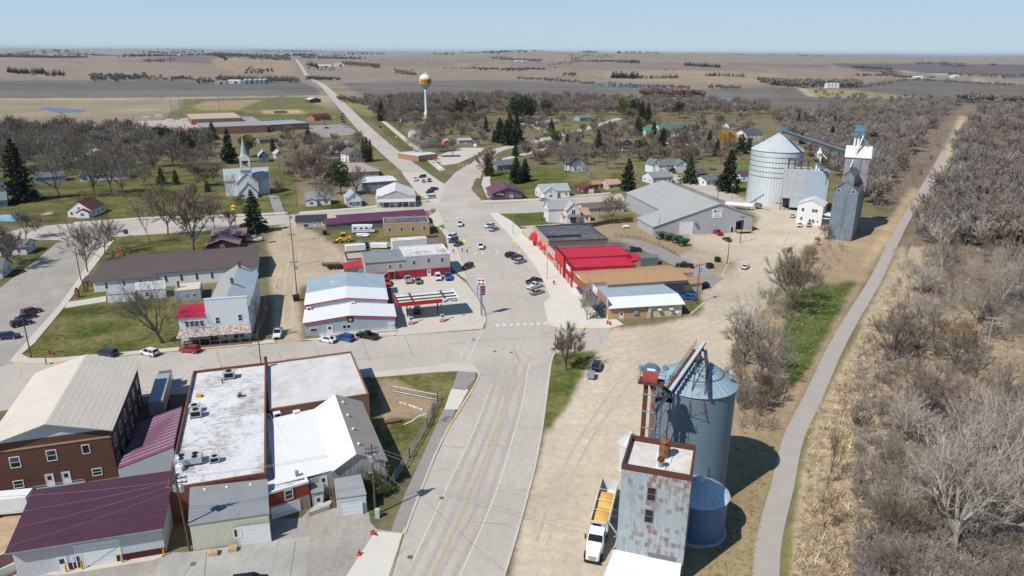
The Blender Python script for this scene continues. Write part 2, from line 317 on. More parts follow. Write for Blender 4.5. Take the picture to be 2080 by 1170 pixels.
def ground_nodes(m):
 n,L=m.node_tree.nodes,m.node_tree.links;b=n['Principled BSDF']
 b.inputs['Roughness'].default_value=.95;b.inputs['Specular IOR Level'].default_value=.1
 tc=n.new('ShaderNodeTexCoord');at=n.new('ShaderNodeAttribute');at.attribute_name='cover'
 def noise(s,d,r=.6):
  t=n.new('ShaderNodeTexNoise');t.inputs['Scale'].default_value=s;t.inputs['Detail'].default_value=d;t.inputs['Roughness'].default_value=r
  L.new(tc.outputs['Object'],t.inputs[0]);return t.outputs[0]
 def rng(s,a,bb,c0,d):
  r=n.new('ShaderNodeMapRange');L.new(s,r.inputs[0])
  for i,v in enumerate((a,bb,c0,d)):r.inputs[i+1].default_value=v
  return r.outputs[0]
 def mth(op,a,bb):
  x=n.new('ShaderNodeMath');x.operation=op
  for i,v in enumerate((a,bb)):
   if isinstance(v,(int,float)):x.inputs[i].default_value=v
   else:L.new(v,x.inputs[i])
  return x.outputs[0]
 def mix(f,a,bb,mode='MIX'):
  x=n.new('ShaderNodeMix');x.data_type='RGBA';x.blend_type=mode
  for s,v in((x.inputs[0],f),(x.inputs[6],a),(x.inputs[7],bb)):
   if hasattr(v,'links'):L.new(v,s)
   elif isinstance(v,(int,float)):s.default_value=v
   else:s.default_value=(*v,1)
  return x.outputs[2]
 mp_=n.new('ShaderNodeMapping');mp_.inputs['Scale'].default_value=(.0016,.011,1);L.new(tc.outputs['Object'],mp_.inputs[0]);st_=n.new('ShaderNodeTexNoise');st_.inputs['Scale'].default_value=1;st_.inputs['Detail'].default_value=6;st_.inputs['Roughness'].default_value=.65;L.new(mp_.outputs[0],st_.inputs[0])
 big,midn,fin,tiny=noise(.012,4),noise(.09,5),noise(.7,5,.7),noise(4.5,4,.7)
 f=mth('MULTIPLY',mth('MULTIPLY',rng(mth('ADD',mth('MULTIPLY',midn,.6),mth('MULTIPLY',fin,.4)),.42,.58,0,1),at.outputs['Alpha']),.7)
 col=mix(f,at.outputs['Color'],c(156,138,98))
 sc=mth('MULTIPLY',mth('MULTIPLY',rng(big,.3,.7,.86,1.12),rng(midn,.3,.7,.86,1.12)),mth('MULTIPLY',rng(fin,.3,.7,.8,1.16),rng(tiny,.3,.7,.82,1.16)))
 sc=mth('MULTIPLY',sc,rng(st_.outputs[0],.3,.7,.8,1.18))
 cs=n.new('ShaderNodeCombineColor')
 for i in range(3):L.new(sc,cs.inputs[i])
 L.new(mix(1.0,col,cs.outputs[0],'MULTIPLY'),b.inputs['Base Color'])
 bp=n.new('ShaderNodeBump');bp.inputs['Strength'].default_value=.5;bp.inputs['Distance'].default_value=.12
 L.new(tiny,bp.inputs['Height']);L.new(bp.outputs[0],b.inputs['Normal'])
ground_nodes(gm)
gme=npmesh('ground',np.stack([GX,GY,GZ],-1).reshape(-1,3),quads,[gm])
ca=gme.color_attributes.new('cover','FLOAT_COLOR','POINT');ca.data.foreach_set('color',CA.reshape(-1,4).ravel())
gme.polygons.foreach_set('use_smooth',[True]*len(gme.polygons))
tag(put('ground',gme),'town lawns, gravel yards and rolling brown farmland reaching the horizon',kind='structure')
ROAD=mat('worn pale road surface',c(197,188,177),var=.1,sc=.06,rough=.92,kind='road',col2=c(184,175,164),fine=.06)
ASPH=mat('grey asphalt',c(160,155,150),var=.1,sc=.12,rough=.9,fine=.08)
ASPHD=mat('older grey asphalt',c(178,171,161),var=.14,sc=.1,rough=.9,fine=.1,kind='road',col2=c(150,144,137))
WALK=mat('concrete walk',c(212,204,190),var=.05,sc=.3,rough=.9)
WALK2=mat('new concrete walk',c(226,220,208),var=.04,sc=.3,rough=.9)
TRAIL=mat('trail asphalt',c(184,176,167),var=.05,sc=.3,rough=.9)
LINE=mat('white road paint',c(226,222,212),var=.12,sc=1.2,rough=.8)
YLINE=mat('yellow road paint',c(206,178,126),var=.12,sc=1.2,rough=.8)
YKERB=mat('yellow kerb paint',c(222,196,110),var=.15,sc=1.5,rough=.8)
def sheet(name,poly,z,m,label=None,thick=0.0):
 mb=MB();pts=[G(x,y)for x,y in poly]
 ar=sum(a.x*b.y-b.x*a.y for a,b in zip(pts,pts[1:]+pts[:1]))
 if ar<0:pts.reverse()
 if thick:mb.prism(pts,z-thick,z)
 else:mb.face([(p.x,p.y,z)for p in pts])
 return tag(mb.build(name,m),label,kind='structure')
def smooth(pts,n=6):
 P=[Vector(p)for p in pts];out=[]
 for i in range(len(P)-1):
  a,b,c_,d=P[max(i-1,0)],P[i],P[i+1],P[min(i+2,len(P)-1)]
  for k in range(n):
   t=k/n
   out.append(.5*((2*b)+(c_-a)*t+(2*a-5*b+4*c_-d)*t*t+(3*b-a-3*c_+d)*t**3))
 out.append(P[-1]);return out
def ribbon(mb,pts,w,z,drape=False,m=0,thick=0):
 n=len(pts);Lf=[];Rt=[]
 for i,p in enumerate(pts):
  d=(pts[min(i+1,n-1)]-pts[max(i-1,0)]);d.z=0;d.normalize();s=Vector((-d.y,d.x,0))*(w/2)
  a,b=p+s,p-s
  for q,o in((a,Lf),(b,Rt)):o.append(Vector((q.x,q.y,z+(tz(q)if drape else 0))))
 for i in range(n-1):
  if thick:
   dz=Vector((0,0,thick));mb.hexa([Rt[i]-dz,Rt[i+1]-dz,Lf[i+1]-dz,Lf[i]-dz],[Rt[i],Rt[i+1],Lf[i+1],Lf[i]],m)
  else:mb.face([Rt[i],Rt[i+1],Lf[i+1],Lf[i]],m)
def line(name,px,w,z,m,label=None,drape=False,sm=6,thick=0):
 mb=MB();pts=[G(x,y)for x,y in px]
 ribbon(mb,smooth(pts,sm)if sm else pts,w,z,drape,0,thick);return tag(mb.build(name,m),label,kind='structure')
ZR,ZM,ZW=.03,.05,.14
mainL=[(700,1420),(790,1190),(822,1085),(850,1010),(893,905),(935,828),(962,785),(972,765),(968,752),(955,742),(930,741),(880,745),(745,766),(560,790),(380,800),(130,820),(-300,870),(-300,800),(-60,762),(20,738),(62,738),(110,737),(135,735),(270,722),(560,698),(640,692),(810,682),(965,671),(985,668)]
mainR=[(1116,661),(1106,630),(1095,600),(1080,560),(1066,530),(1048,505),(1030,480),(1010,450),(998,434),(985,415),(972,400),(958,385)]
sheet('road',mainL+[(989,650),(985,625),(968,600),(950,575),(935,545),(918,500),(900,455),(885,425),(872,405),(868,395),(905,372),(925,350),(948,336),(985,322)]+[(1003,313),(985,340),(965,365),(957,385),(972,400),(985,415),(1003,434),(1025,450),(1055,480),(1078,505),(1098,540),(1112,570),(1120,600),(1118,630),(1120,661),(1160,668),(1240,668),(1235,690),(1200,712),(1135,716),(1124,722),(1120,735),(1115,770),(1100,880),(1085,960),(1052,1080),(1020,1190),(960,1420)],ZR,ROAD,'main street of worn pale pavement curving through the town')
line('road',[(958,362),(975,330),(1003,308),(1040,297),(1095,285),(1150,272),(1205,257),(1260,240)],9.5,ZR+.008,ROAD,'curved road leading off to the right past the small gas station',sm=8)
npts=[(900,395),(850,355),(815,328),(765,285),(729,250),(693,212),(668,184),(652,168),(638,158),(622,146),(613,137),(605,128),(600,121)]
line('road',npts,13.5,ZR+.016,ROAD,'long straight road running north out of town over the hills',True,10)
sheet('road',[(30,738),(-200,770),(-420,780),(-420,640),(0,585),(75,527),(135,477),(150,455),(242,452),(232,480),(195,520),(160,575),(120,622),(80,668),(42,722)],ZR+.008,ASPHD,'cracked side street along the left lawn corner')
sheet('road',[(-60,492),(45,464),(120,456),(300,446),(500,440),(590,436),(730,426),(872,410),(890,420),(870,428),(730,440),(600,452),(520,462),(430,468),(240,481),(130,488),(50,486),(-60,515)],ZR+.012,ROAD,'cross street in front of the church lawn')
sheet('road',[(975,414),(1040,411),(1105,407),(1165,401),(1262,393),(1275,410),(1262,418),(1160,428),(1125,430),(1040,434),(996,434)],ZR+.012,ROAD,'side street running right past the white houses')
sheet('road',[(1330,352),(1345,348),(1420,366),(1510,402),(1490,414),(1405,382)],ZR,ROAD,'short street behind the grey warehouse roof')
line('road',[(1108,270),(1088,257),(1060,250)],7,ZR+.02,ROAD,'small road branching to the left beside a lawn',sm=3)
sheet('alley',[(545,396),(566,398),(580,436),(560,440)],ZR,ASPH,'narrow paved lane beside the church')
sheet('parking_lot',[(612,256),(700,252),(730,272),(655,280)],ZR,ASPH,'school car park with rows of cars')
sheet('parking_lot',[(815,350),(862,350),(905,375),(890,420),(850,395)],ZR+.02,WALK,'pale concrete car park beside the white store')
sheet('parking_lot',[(875,320),(935,300),(985,300),(972,313),(930,332),(900,336)],ZR,WALK,'pale forecourt of the small gas station at the fork')
sheet('gas_station_apron',[(805,682),(806,660),(790,565),(925,558),(948,576),(968,602),(982,626),(988,650),(980,668)],ZR+.008,WALK,'pale concrete apron of the gas station')
sheet('driveway',[(-80,1420),(60,1165),(336,1122),(398,1122),(545,1100),(545,1055),(612,1052),(633,1030),(690,1015),(745,1015),(752,1060),(765,1075),(818,1083),(790,1190),(700,1420)],ZR-.012,ASPHD,'grey asphalt yard behind the foreground shops')
sheet('driveway',[(115,1170),(310,1138),(335,1130),(330,1122),(60,1160)],ZR,WALK,'concrete strip before the white garage door of the purple shed')
sheet('driveway',[(330,1128),(545,1100),(625,1090),(630,1090),(620,1175),(600,1420),(200,1420),(310,1175)],ZR,mat('stained concrete',c(182,178,170),var=.16,sc=.2,kind='streak',col2=c(150,146,140)),'stained concrete yard')
sheet('driveway',[(690,1190),(762,1080),(800,1082),(818,1083),(783,1190)],ZR+.01,WALK2,'new concrete driveway apron at the main street kerb')
sheet('alley',[(1248,482),(1300,488),(1350,508),(1400,530),(1470,565),(1440,590),(1400,575),(1380,545),(1300,505)],ZR,ASPH,'curving asphalt lane behind the stores')
line('trail',[(1553,1300),(1560,1110),(1590,985),(1612,890),(1650,810),(1695,712),(1730,648),(1780,565),(1815,492),(1838,448),(1866,402),(1905,332),(1918,308)],3.5,ZR,TRAIL,'straight paved recreation trail beside the wood',sm=8)
sheet('path',[(750,1170),(792,1085),(822,1005),(868,905),(900,832),(925,832),(900,900),(860,985),(830,1060),(812,1085)],ZR+.006,ASPH,'grey asphalt footpath beside the main street')
sheet('path',[(930,755),(965,754),(965,770),(945,792),(918,790)],ZR+.012,ASPH,'asphalt corner of the footpath')
sheet('path',[(917,790),(952,791),(930,832),(902,832)],ZR+.012,WALK2,'new concrete square in the footpath')
def walk(poly,label,m=WALK,name='pavement'):return sheet(name,poly,ZW,m,label,ZW+.05)
walk([(20,734),(60,688),(120,622),(205,500),(218,487),(232,488),(178,560),(136,618),(70,698),(44,720),(60,728),(112,728),(270,714),(400,703),(556,690),(560,697),(270,721),(110,737),(60,739)],'pavement round the left corner lawn')
walk([(614,690),(680,684),(806,672),(806,681),(640,692)],'pavement before the low grey metal shop')
walk([(752,757),(880,744),(910,738),(945,737),(966,744),(972,757),(966,757),(930,754),(880,757),(753,768)],'pavement along the fenced corner lot')
walk([(995,434),(1010,432),(1040,450),(1075,480),(1090,500),(1130,535),(1180,575),(1240,640),(1266,660),(1240,667),(1150,668),(1128,664),(1112,656),(1105,615),(1120,605),(1090,545),(1060,505),(1020,462)],'wide pale pavement before the red awning stores',WALK2)
walk([(890,460),(912,470),(925,495),(938,530),(950,570),(935,560),(918,545),(905,480)],'pavement corner by the two storey grey building')
walk([(870,440),(890,428),(905,455),(885,462)],'pavement corner by the tan brick building')
walk([(150,452),(300,441),(500,435),(585,431),(585,434),(500,439),(300,445),(150,456)],'narrow pavement along the church lawn')
walk([(608,431),(735,421),(868,406),(868,409),(735,425),(608,435)],'narrow pavement north of the black roof shed')
walk([(139,614),(215,602),(216,613),(131,627)],'short concrete path to the white hall')
walk([(985,345),(1000,330),(1008,322),(1003,345),(995,365),(1000,402),(990,402),(978,375)],'curved pavement by the purple roofed cafe')
walk([(980,407),(1105,403),(1165,397),(1240,391),(1240,394),(1165,400),(1105,407),(980,413)],'pavement along the white houses')
walk([(770,243),(778,242),(905,345),(893,348)],'straight pavement beside the north road')
walk([(1020,322),(1100,303),(1140,290),(1140,293),(1100,307),(1022,327)],'narrow pavement along the curved road')
for px,lb in(([(822,1085),(850,1010),(893,905),(935,830),(962,787),(973,763),(967,750),(955,742)],'kerb on the left of the main street'),([(1084,962),(1100,880),(1115,770),(1120,735),(1126,720),(1140,715),(1200,711)],'kerb round the green strip with the bare maple'),([(1018,1190),(1050,1085),(1083,965)],'kerb between main street and gravel yard')):
 line('kerb',px,.35,ZW+.01,WALK,lb,thick=.2)
for px,lb in(([(24,734),(42,739),(110,738),(150,735)],'yellow painted kerb at the left corner'),([(372,712),(395,710)],'yellow kerb patch by the red car'),([(770,685),(800,682)],'yellow kerb patch by the black pickup'),([(905,878),(938,828),(955,800)],'yellow kerb by the footpath'),([(1150,668.5),(1240,667.5)],'yellow kerb at the store corner'),([(1107,640),(1112,657),(1128,665)],'yellow kerb at the pavement bulge'),([(818,1083),(824,1072)],'yellow kerb end by the driveway')):
 line('kerb',px,.3,ZW+.03,YKERB,lb,thick=.15)
def paint(px,w,m=LINE,label='white painted edge line',z=ZM,sm=6):return line('road_marking',px,w,z,m,label,sm=sm)
paint([(790,1260),(826,1170),(865,1083),(912,982),(960,880),(986,815),(1006,762)],.18,label='white edge line on the left of the main street')
paint([(905,1260),(935,1170),(978,1073),(1015,980),(1045,880),(1062,815),(1075,738)],.18,label='white edge line on the right of the main street')
for dx in(-2.2,2.2):
 paint([(845+dx,1260),(880+dx,1170),(925+dx,1073),(965+dx,980),(1005+dx,880),(1026+dx,815),(1040+dx,750),(1046+dx*.7,690)],.14,YLINE,'yellow centre line of the main street')
paint([(1041,652),(1035,610),(1026,580),(1012,540),(995,510)],.16,YLINE,'yellow centre line before the stores')
paint([(985,490),(965,455),(948,425)],.16,YLINE,'yellow centre line before the tan brick building')
paint([(934,398),(945,370),(958,345),(990,316)],.16,YLINE,'yellow centre line in the curve')
paint([(931,733),(957,685),(977,675)],.2,label='white stop line of the lower cross street',sm=0);paint([(951,733),(970,690),(979,674)],.2,label='second white crossing line of the lower cross street',sm=0)
paint([(870,425),(878,438)],.2,label='white crossing line by the tan brick building',sm=0);paint([(882,422),(890,436)],.2,label='second white crossing line by the tan brick building',sm=0)
paint([(990,416),(1000,432)],.2,label='white crossing line on the side street',sm=0);paint([(1003,415),(1012,430)],.2,label='second white crossing line on the side street',sm=0)
def zebra(a,b,n,lb,w=2.0,q=.9):
 A,B_=G(*a),G(*b);d=(B_-A).normalized();s=Vector((-d.y,d.x,0));mb=MB()
 for i in range(n):
  p=A+(B_-A)*((i+.5)/n)
  mb.face([(*(p-d*q/2-s*w/2).xy,ZM),(*(p+d*q/2-s*w/2).xy,ZM),(*(p+d*q/2+s*w/2).xy,ZM),(*(p-d*q/2+s*w/2).xy,ZM)])
 tag(mb.build('crosswalk',LINE),lb,kind='structure')
zebra((1004,661),(1114,657),8,'white block crosswalk at the lower corner',1.6,.95)
zebra((958,515),(1062,511),7,'white block crosswalk before the grey and red building')
zebra((905,444),(962,441),6,'white block crosswalk by the tan brick building');zebra((896,415),(948,412),6,'white block crosswalk below the curve')
zebra((930,336),(974,334),6,'white block crosswalk in the curve')
for k,(a,b,n,L_)in enumerate((((1072,600),(1025,530),9,5),((1010,500),(985,462),6,5.5),((935,552),(905,480),7,5))):
 A,B_=G(*a),G(*b);mb=MB();d=(B_-A).normalized();s=Vector((d.y,-d.x,0))*(1 if k<2 else-1)
 for i in range(n):
  p=A+(B_-A)*i/(n-1);q=p+(s*.8+d*(.6 if k<2 else-.6)).normalized()*L_;ribbon(mb,[p,q],.12,ZM)
 tag(mb.build('road_marking',LINE),['slanted parking lines before the red stores','slanted parking lines near the upper corner','slanted parking lines by the grey and red building'][k],kind='structure')
WATER=mat('pond water',c(72,92,122),rough=.25,var=.15,sc=.02,spec=.25,bump=.1)
def pond(px,lb,dz=.5):
 pts=smooth([T(x,y)for x,y in px+px[:1]],5)[:-1];z=max(p.z for p in pts)+dz
 mb=MB();mb.face([(p.x,p.y,z)for p in pts]);tag(mb.build('pond',WATER),lb,kind='structure')
pond([(76,219),(110,218),(150,221),(175,224),(165,228),(120,229),(95,224)],'small blue pond in the stubble field',.1)
pond([(1185,169),(1230,170),(1290,174),(1340,176),(1392,178),(1370,180),(1300,178.5),(1220,174)],'long narrow blue lake in the tan marsh',.6)
pond([(1425,199),(1450,198),(1495,201),(1500,206),(1470,207),(1430,204)],'small pond behind the bare town trees',.4)
WEAR=mat('tyre worn lane',c(189,180,168),var=.08,sc=.1,rough=.9,kind='streak',col2=c(196,187,175))
for k,px in enumerate(([(808,1260),(845,1170),(888,1083),(932,982),(978,880),(1002,815),(1020,750)],[(870,1260),(905,1170),(950,1083),(990,982),(1025,880),(1044,815),(1058,740)])):
 for d_ in(-13,13):line('road_wear',[(x+d_*(y-104)/900,y)for x,y in px],.7,ZR+.024+k*.002+(d_>0)*.001,WEAR,'darker wheel worn strip of a main street lane')
SEAL=mat('dark crack sealing tar',c(138,132,126),var=.2,sc=1)
for px in([(560,745),(700,733),(820,722)],[(640,700),(660,745)],[(735,690),(752,735)],[(822,682),(842,730)],[(440,715),(455,760)],[(905,700),(1000,690),(1110,685)],[(985,905),(1040,908)],[(955,1060),(1035,1066)],[(880,905),(945,910)],[(60,560),(150,545)],[(20,620),(110,600)],[(100,655),(170,560)],[(905,770),(1000,760)],[(600,1100),(590,1170)],[(420,1120),(415,1170)]):line('road_crack',px,.09,ZM+.004,SEAL,'sealed crack across the pavement',sm=4)
for k,(x,y)in enumerate(((1038,716),(1005,714),(833,1132),(962,690),(897,1012),(392,1146),(942,640))):mb=MB();p=G(x,y);mb.lathe([(.42,ZM),(.42,ZM+.012)],(p.x,p.y,0),14);tag(mb.build('manhole',mat('manhole iron',c(120,108,100))),'round iron manhole cover in the pavement',kind='structure')
TRK=mat('rutted gravel',c(202,187,165),var=.12,sc=.5,rough=1)
for px in([(1180,700),(1300,690),(1420,660),(1520,600),(1570,540),(1600,480)],[(1180,706),(1300,700),(1430,670),(1530,612),(1580,552),(1620,490)],[(1090,1100),(1140,960),(1210,840),(1290,740),(1400,690)],[(1110,1110),(1165,960),(1235,840),(1310,750),(1420,700)],[(1230,760),(1260,720),(1320,705)],[(575,660),(578,580),(592,500)],[(592,660),(598,580),(610,510)],[(1400,640),(1450,590),(1500,500),(1560,455)]):line('tyre_track',px,.55,.012,TRK,'faint tyre rut in the gravel')
def hz(base,ty):
 p=G(*base[:2]);lo,hi=0.0,67.0
 for _ in range(40):
  m_=(lo+hi)/2;v=Vector((p.x,p.y,m_))-CP
  if 585-F*v.dot(UV)/v.dot(FV)>ty:lo=m_
  else:hi=m_
 return lo
LAP=mat('lap siding',(.92,.92,.92),kind='ribz',per=.22,var=.06,rough=.7,objcol=True,sc=.5,bump=.5)
RIBW=mat('ribbed metal siding',(.92,.92,.92),kind='ribxy',per=.32,var=.09,rough=.5,objcol=True,sc=.4,bump=.8)
PLAIN=mat('plain wall',(.92,.92,.92),var=.07,rough=.85,objcol=True,sc=.4)
BRICKT=mat('tinted brick',(.92,.92,.92),kind='brick',var=.2,objcol=True,sc=.6)
SHIN=mat('asphalt shingles',(.92,.92,.92),kind='shingle',var=.16,rough=.95,objcol=True,sc=.45,bump=.4,fine=.1)
SEAMX=mat('standing seam roof',(.92,.92,.92),kind='ribx',per=.42,var=.13,rough=.6,objcol=True,sc=.2,bump=.7,fine=.03)
SEAMY=mat('standing seam roof across',(.92,.92,.92),kind='riby',per=.42,var=.13,rough=.6,objcol=True,sc=.2,bump=.7,fine=.03)
FLATR=mat('worn white roof coating',c(232,232,232),kind='patch',col2=c(150,142,134),var=.06,rough=.9,sc=.3)
FLATD=mat('dark roof felt',c(88,92,100),kind='patch',col2=c(128,130,134),var=.12,rough=.9)
WOODW=mat('weathered boards',c(178,176,172,.8),kind='wood',col2=c(108,106,104,.8),bump=.6)
DECK=mat('wood deck',c(150,118,92),kind='wood',col2=c(112,86,68))
def col(o,rgb,k=1.2):
 if o.data and o.data.materials and o.data.materials[0]==SHIN:k*=.8
 o.color=(*c(*rgb,k),1);return o
WINC={}
FROT={'f':0,'r':math.pi/2,'b':math.pi,'l':-math.pi/2}
def win_mesh(w,h,kind='window',fm=None):
 key=(round(w,2),round(h,2),kind,fm.name if fm else '')
 if key in WINC:return WINC[key]
 fm=fm or WHITE;mb=MB();t=min(.12,w*.12)
 if kind in('window','bare'):
  mb.box(-w/2-t,-.07,-t,w/2+t,.0,0);mb.box(-w/2-t,-.07,h,w/2+t,.0,h+t)
  mb.box(-w/2-t,-.07,0,-w/2,.0,h);mb.box(w/2,-.07,0,w/2+t,.0,h)
  mb.box(-w/2,-.025,0,w/2,.0,h,1)
  if kind=='window':
   mb.box(-w/2,-.05,h/2-.03,w/2,-.027,h/2+.03)
   if w>1.3:mb.box(-.04,-.054,0,.04,-.028,h)
 elif kind=='garage':
  mb.box(-w/2-.14,-.06,0,-w/2,0,h+.14);mb.box(w/2,-.06,0,w/2+.14,0,h+.14);mb.box(-w/2,-.06,h,w/2,0,h+.14)
  n=max(3,int(h/.6))
  for i in range(n):mb.box(-w/2,-.03,i*h/n+.015,w/2,.0,(i+1)*h/n-.015)
  mb.box(-w/2,-.012,0,w/2,0,h,1)
 elif kind=='door':
  mb.box(-w/2-.1,-.06,0,-w/2,0,h+.1);mb.box(w/2,-.06,0,w/2+.1,0,h+.1);mb.box(-w/2,-.06,h,w/2,0,h+.1)
  mb.box(-w/2,-.03,0,w/2,0,h);mb.box(-w*.28,-.04,h*.52,w*.28,-.031,h*.88,1);mb.box(w*.34,-.08,h*.46,w*.42,-.031,h*.5,1)
 elif kind=='open':
  mb.box(-w/2-.15,-.08,0,-w/2,0,h+.15);mb.box(w/2,-.08,0,w/2+.15,0,h+.15);mb.box(-w/2,-.08,h,w/2,0,h+.15)
  mb.box(-w/2,-.02,0,w/2,.0,h,1)
 me=mb.data(kind,[fm,DARK if kind=='open' else GLASS]);WINC[key]=me;return me
class Bld:
 def __init__(s,name,label,cat,a,b,d=8,group=None,ang=None):
  A,B_=G(*a),G(*b);A.z=B_.z=0
  if ang is not None:
   ax_=Vector((math.cos(rad(ang)),math.sin(rad(ang)),0));A=B_-ax_*(B_-A).dot(ax_)
  if len(a)==2:A.z=tz(A)
  s.z0=A.z;v=B_-A;v.z=0
  s.w=v.length;s.ang=math.atan2(v.y,v.x)
  s.root=empty(name,A,s.ang,label,cat,group)
  s.inv=(Matrix.Translation(A)@Matrix.Rotation(s.ang,4,'Z')).inverted()
  s.d=abs((s.inv@Vector((*G(*d).xy,0))).y)if isinstance(d,tuple)else d
  s.F={};s.last=None
 def loc(s,x,y,z=0):return s.inv@G(x,y,z)
 def add(s,name,mb,mats,rgb=None,k=1.2,parent=None,label=None):
  o=mb.build(name,mats,parent or s.root)
  if rgb:col(o,rgb,k)
  if label:o['label']=label
  return o
 def gable(s,x0,y0,x1,y1,h,rh,ax='x',ov=.4,wall=(LAP,(235,235,235)),roof=(SHIN,(120,120,125)),z0=0,mid=.5,roof2=None,t=.14,kw=.95,gabm=None):
  sw=ax=='y'
  def P(u,v,z):return(v,u,z)if sw else(u,v,z)
  if sw:u0,v0,u1,v1=y0,x0,y1,x1
  else:u0,v0,u1,v1=x0,y0,x1,y1
  vm=v0+(v1-v0)*mid;wb=MB()
  wb.face([P(u0,v0,z0),P(u1,v0,z0),P(u1,v0,h),P(u0,v0,h)]);wb.face([P(u1,v1,z0),P(u0,v1,z0),P(u0,v1,h),P(u1,v1,h)])
  for u in(u0,u1):
   gb=MB()if gabm else wb
   wb.face([P(u,v0,z0),P(u,v1,z0),P(u,v1,h),P(u,v0,h)]);gb.face([P(u,v0,h),P(u,v1,h),P(u,vm,h+rh)])
   if gabm:s.add('gable',gb,gabm[0],gabm[1],kw)
  s.add('wall',wb,wall[0],wall[1],kw)
  rb=MB()
  for vv,mm in((v0,0),(v1,1 if roof2 else 0)):
   sl=rh/abs(vm-vv);e=vv-ov if vv<vm else vv+ov;ze=h-ov*sl
   q=[P(u0-ov,e,ze+.02),P(u1+ov,e,ze+.02),P(u1+ov,vm,h+rh+.02),P(u0-ov,vm,h+rh+.02)]
   if mm==1:
    r2=MB();r2.hexa(q,[(a_,b_,z_+t)for a_,b_,z_ in q]);s.add('roof',r2,roof2[0],roof2[1])
   else:rb.hexa(q,[(a_,b_,z_+t)for a_,b_,z_ in q])
  s.roof=s.add('roof',rb,roof[0],roof[1]);s.last=(x0,y0,x1,y1,h);return s
 def flat(s,x0,y0,x1,y1,h,wall=(BRICKT,(140,80,66)),roof=(FLATR,None),par=.35,cop=None,kw=.95,z0=0):
  wb=MB()
  for a_,b_ in(((x0,y0),(x1,y0)),((x1,y0),(x1,y1)),((x1,y1),(x0,y1)),((x0,y1),(x0,y0))):
   wb.face([(*a_,z0),(*b_,z0),(*b_,h),(*a_,h)])
  s.add('wall',wb,wall[0],wall[1],kw)
  rb=MB();rb.face([(x0,y0,h-par),(x1,y0,h-par),(x1,y1,h-par),(x0,y1,h-par)]);s.roof=s.add('roof',rb,roof[0],roof[1])
  pb=MB();t=.28
  for q in((x0-.03,y0-.03,x1+.03,y0+t),(x0-.03,y1-t,x1+.03,y1+.03),(x0-.03,y0+t,x0+t,y1-t),(x1-t,y0+t,x1+.03,y1-t)):
   pb.box(q[0],q[1],h-par+.004,q[2],q[3],h+.06)
  s.add('parapet',pb,(cop or wall)[0],(cop or wall)[1],kw);s.last=(x0,y0,x1,y1,h);return s
 def quad(s,cs,wall,roof,ov=.25,t=.12,kw=.95,z0=0,walls=True):
  """roof over four corners given in photo x, y and height: front left, front right, back right, back left"""
  P=[s.inv@G(*q)for q in cs];ctr=sum(P,Vector())/4
  if walls:
   wb=MB()
   for i in range(4):
    a_,b_=P[i],P[(i+1)%4];wb.face([(a_.x,a_.y,z0),(b_.x,b_.y,z0),tuple(b_),tuple(a_)])
   s.add('wall',wb,wall[0],wall[1],kw)
  Q=[p+(p-ctr).normalized()*ov+Vector((0,0,.03))for p in P]
  rb=MB();rb.hexa(Q,[q+Vector((0,0,t))for q in Q]);s.roof=s.add('roof',rb,roof[0],roof[1])
  xs_,ys_=[p.x for p in P],[p.y for p in P];s.last=(P[0].x,0,P[1].x,max(ys_),P[0].z);return s
 def hip(s,x0,y0,x1,y1,h,rh,ov=.5,wall=(LAP,(235,235,235)),roof=(SHIN,(120,110,100)),kw=.95):
  wb=MB()
  for a_,b_ in(((x0,y0),(x1,y0)),((x1,y0),(x1,y1)),((x1,y1),(x0,y1)),((x0,y1),(x0,y0))):wb.face([(*a_,0),(*b_,0),(*b_,h),(*a_,h)])
  s.add('wall',wb,wall[0],wall[1],kw)
  X0,Y0,X1,Y1=x0-ov,y0-ov,x1+ov,y1+ov;k=min(X1-X0,Y1-Y0)/2;rb=MB()
  if X1-X0>Y1-Y0:r_=[(X0+k,(Y0+Y1)/2,h+rh),(X1-k,(Y0+Y1)/2,h+rh)];fs=[(0,1,5,4),(1,2,5),(2,3,4,5),(3,0,4),(3,2,1,0)]
  else:r_=[((X0+X1)/2,Y0+k,h+rh),((X0+X1)/2,Y1-k,h+rh)];fs=[(0,1,4),(1,2,5,4),(2,3,5),(3,0,4,5),(3,2,1,0)]
  rb.mesh([(X0,Y0,h+.01),(X1,Y0,h+.01),(X1,Y1,h+.01),(X0,Y1,h+.01)]+r_,fs);s.roof=s.add('roof',rb,roof[0],roof[1]);s.last=(x0,y0,x1,y1,h);return s
 def op(s,face,u,z,w=.95,h=1.25,kind='window',fm=None,name=None,at=None,label=None):
  x0,y0,x1,y1,_=at or s.last
  q={'f':(x0+u,y0-.004),'b':(x1-u,y1+.004),'r':(x1+.004,y0+u),'l':(x0-.004,y0+u)}[face]
  o=put(name or{'garage':'garage_door','bare':'window','open':'doorway'}.get(kind,kind),win_mesh(w,h,kind,fm),s.root,(q[0],q[1],z),(0,0,FROT[face]))
  if label:o['label']=label
  return o
 def row(s,face,n,z,w=.95,h=1.25,m0=1.2,kind='window',at=None,fm=None):
  x0,y0,x1,y1,_=at or s.last;L_=(x1-x0)if face in 'fb' else(y1-y0)
  for i in range(n):s.op(face,m0+(L_-2*m0)*(i+.5)/n,z,w,h,kind,fm,at=at)
 def box(s,name,x0,y0,z0,x1,y1,z1,m,rgb=None,parent=None):
  mb=MB();mb.box(x0,y0,z0,x1,y1,z1);return s.add(name,mb,m,rgb,parent=parent)
 def chimney(s,x,y,z0,z1,rgb=(150,90,76),w=.6):
  mb=MB();mb.box(x-w/2,y-w/2,z0,x+w/2,y+w/2,z1);mb.box(x-w/2-.06,y-w/2-.06,z1,x+w/2+.06,y+w/2+.06,z1+.12);mb.box(x-.14,y-.14,z1+.12,x+.14,y+.14,z1+.3)
  return s.add('chimney',mb,BRICKT,rgb,parent=s.roof)
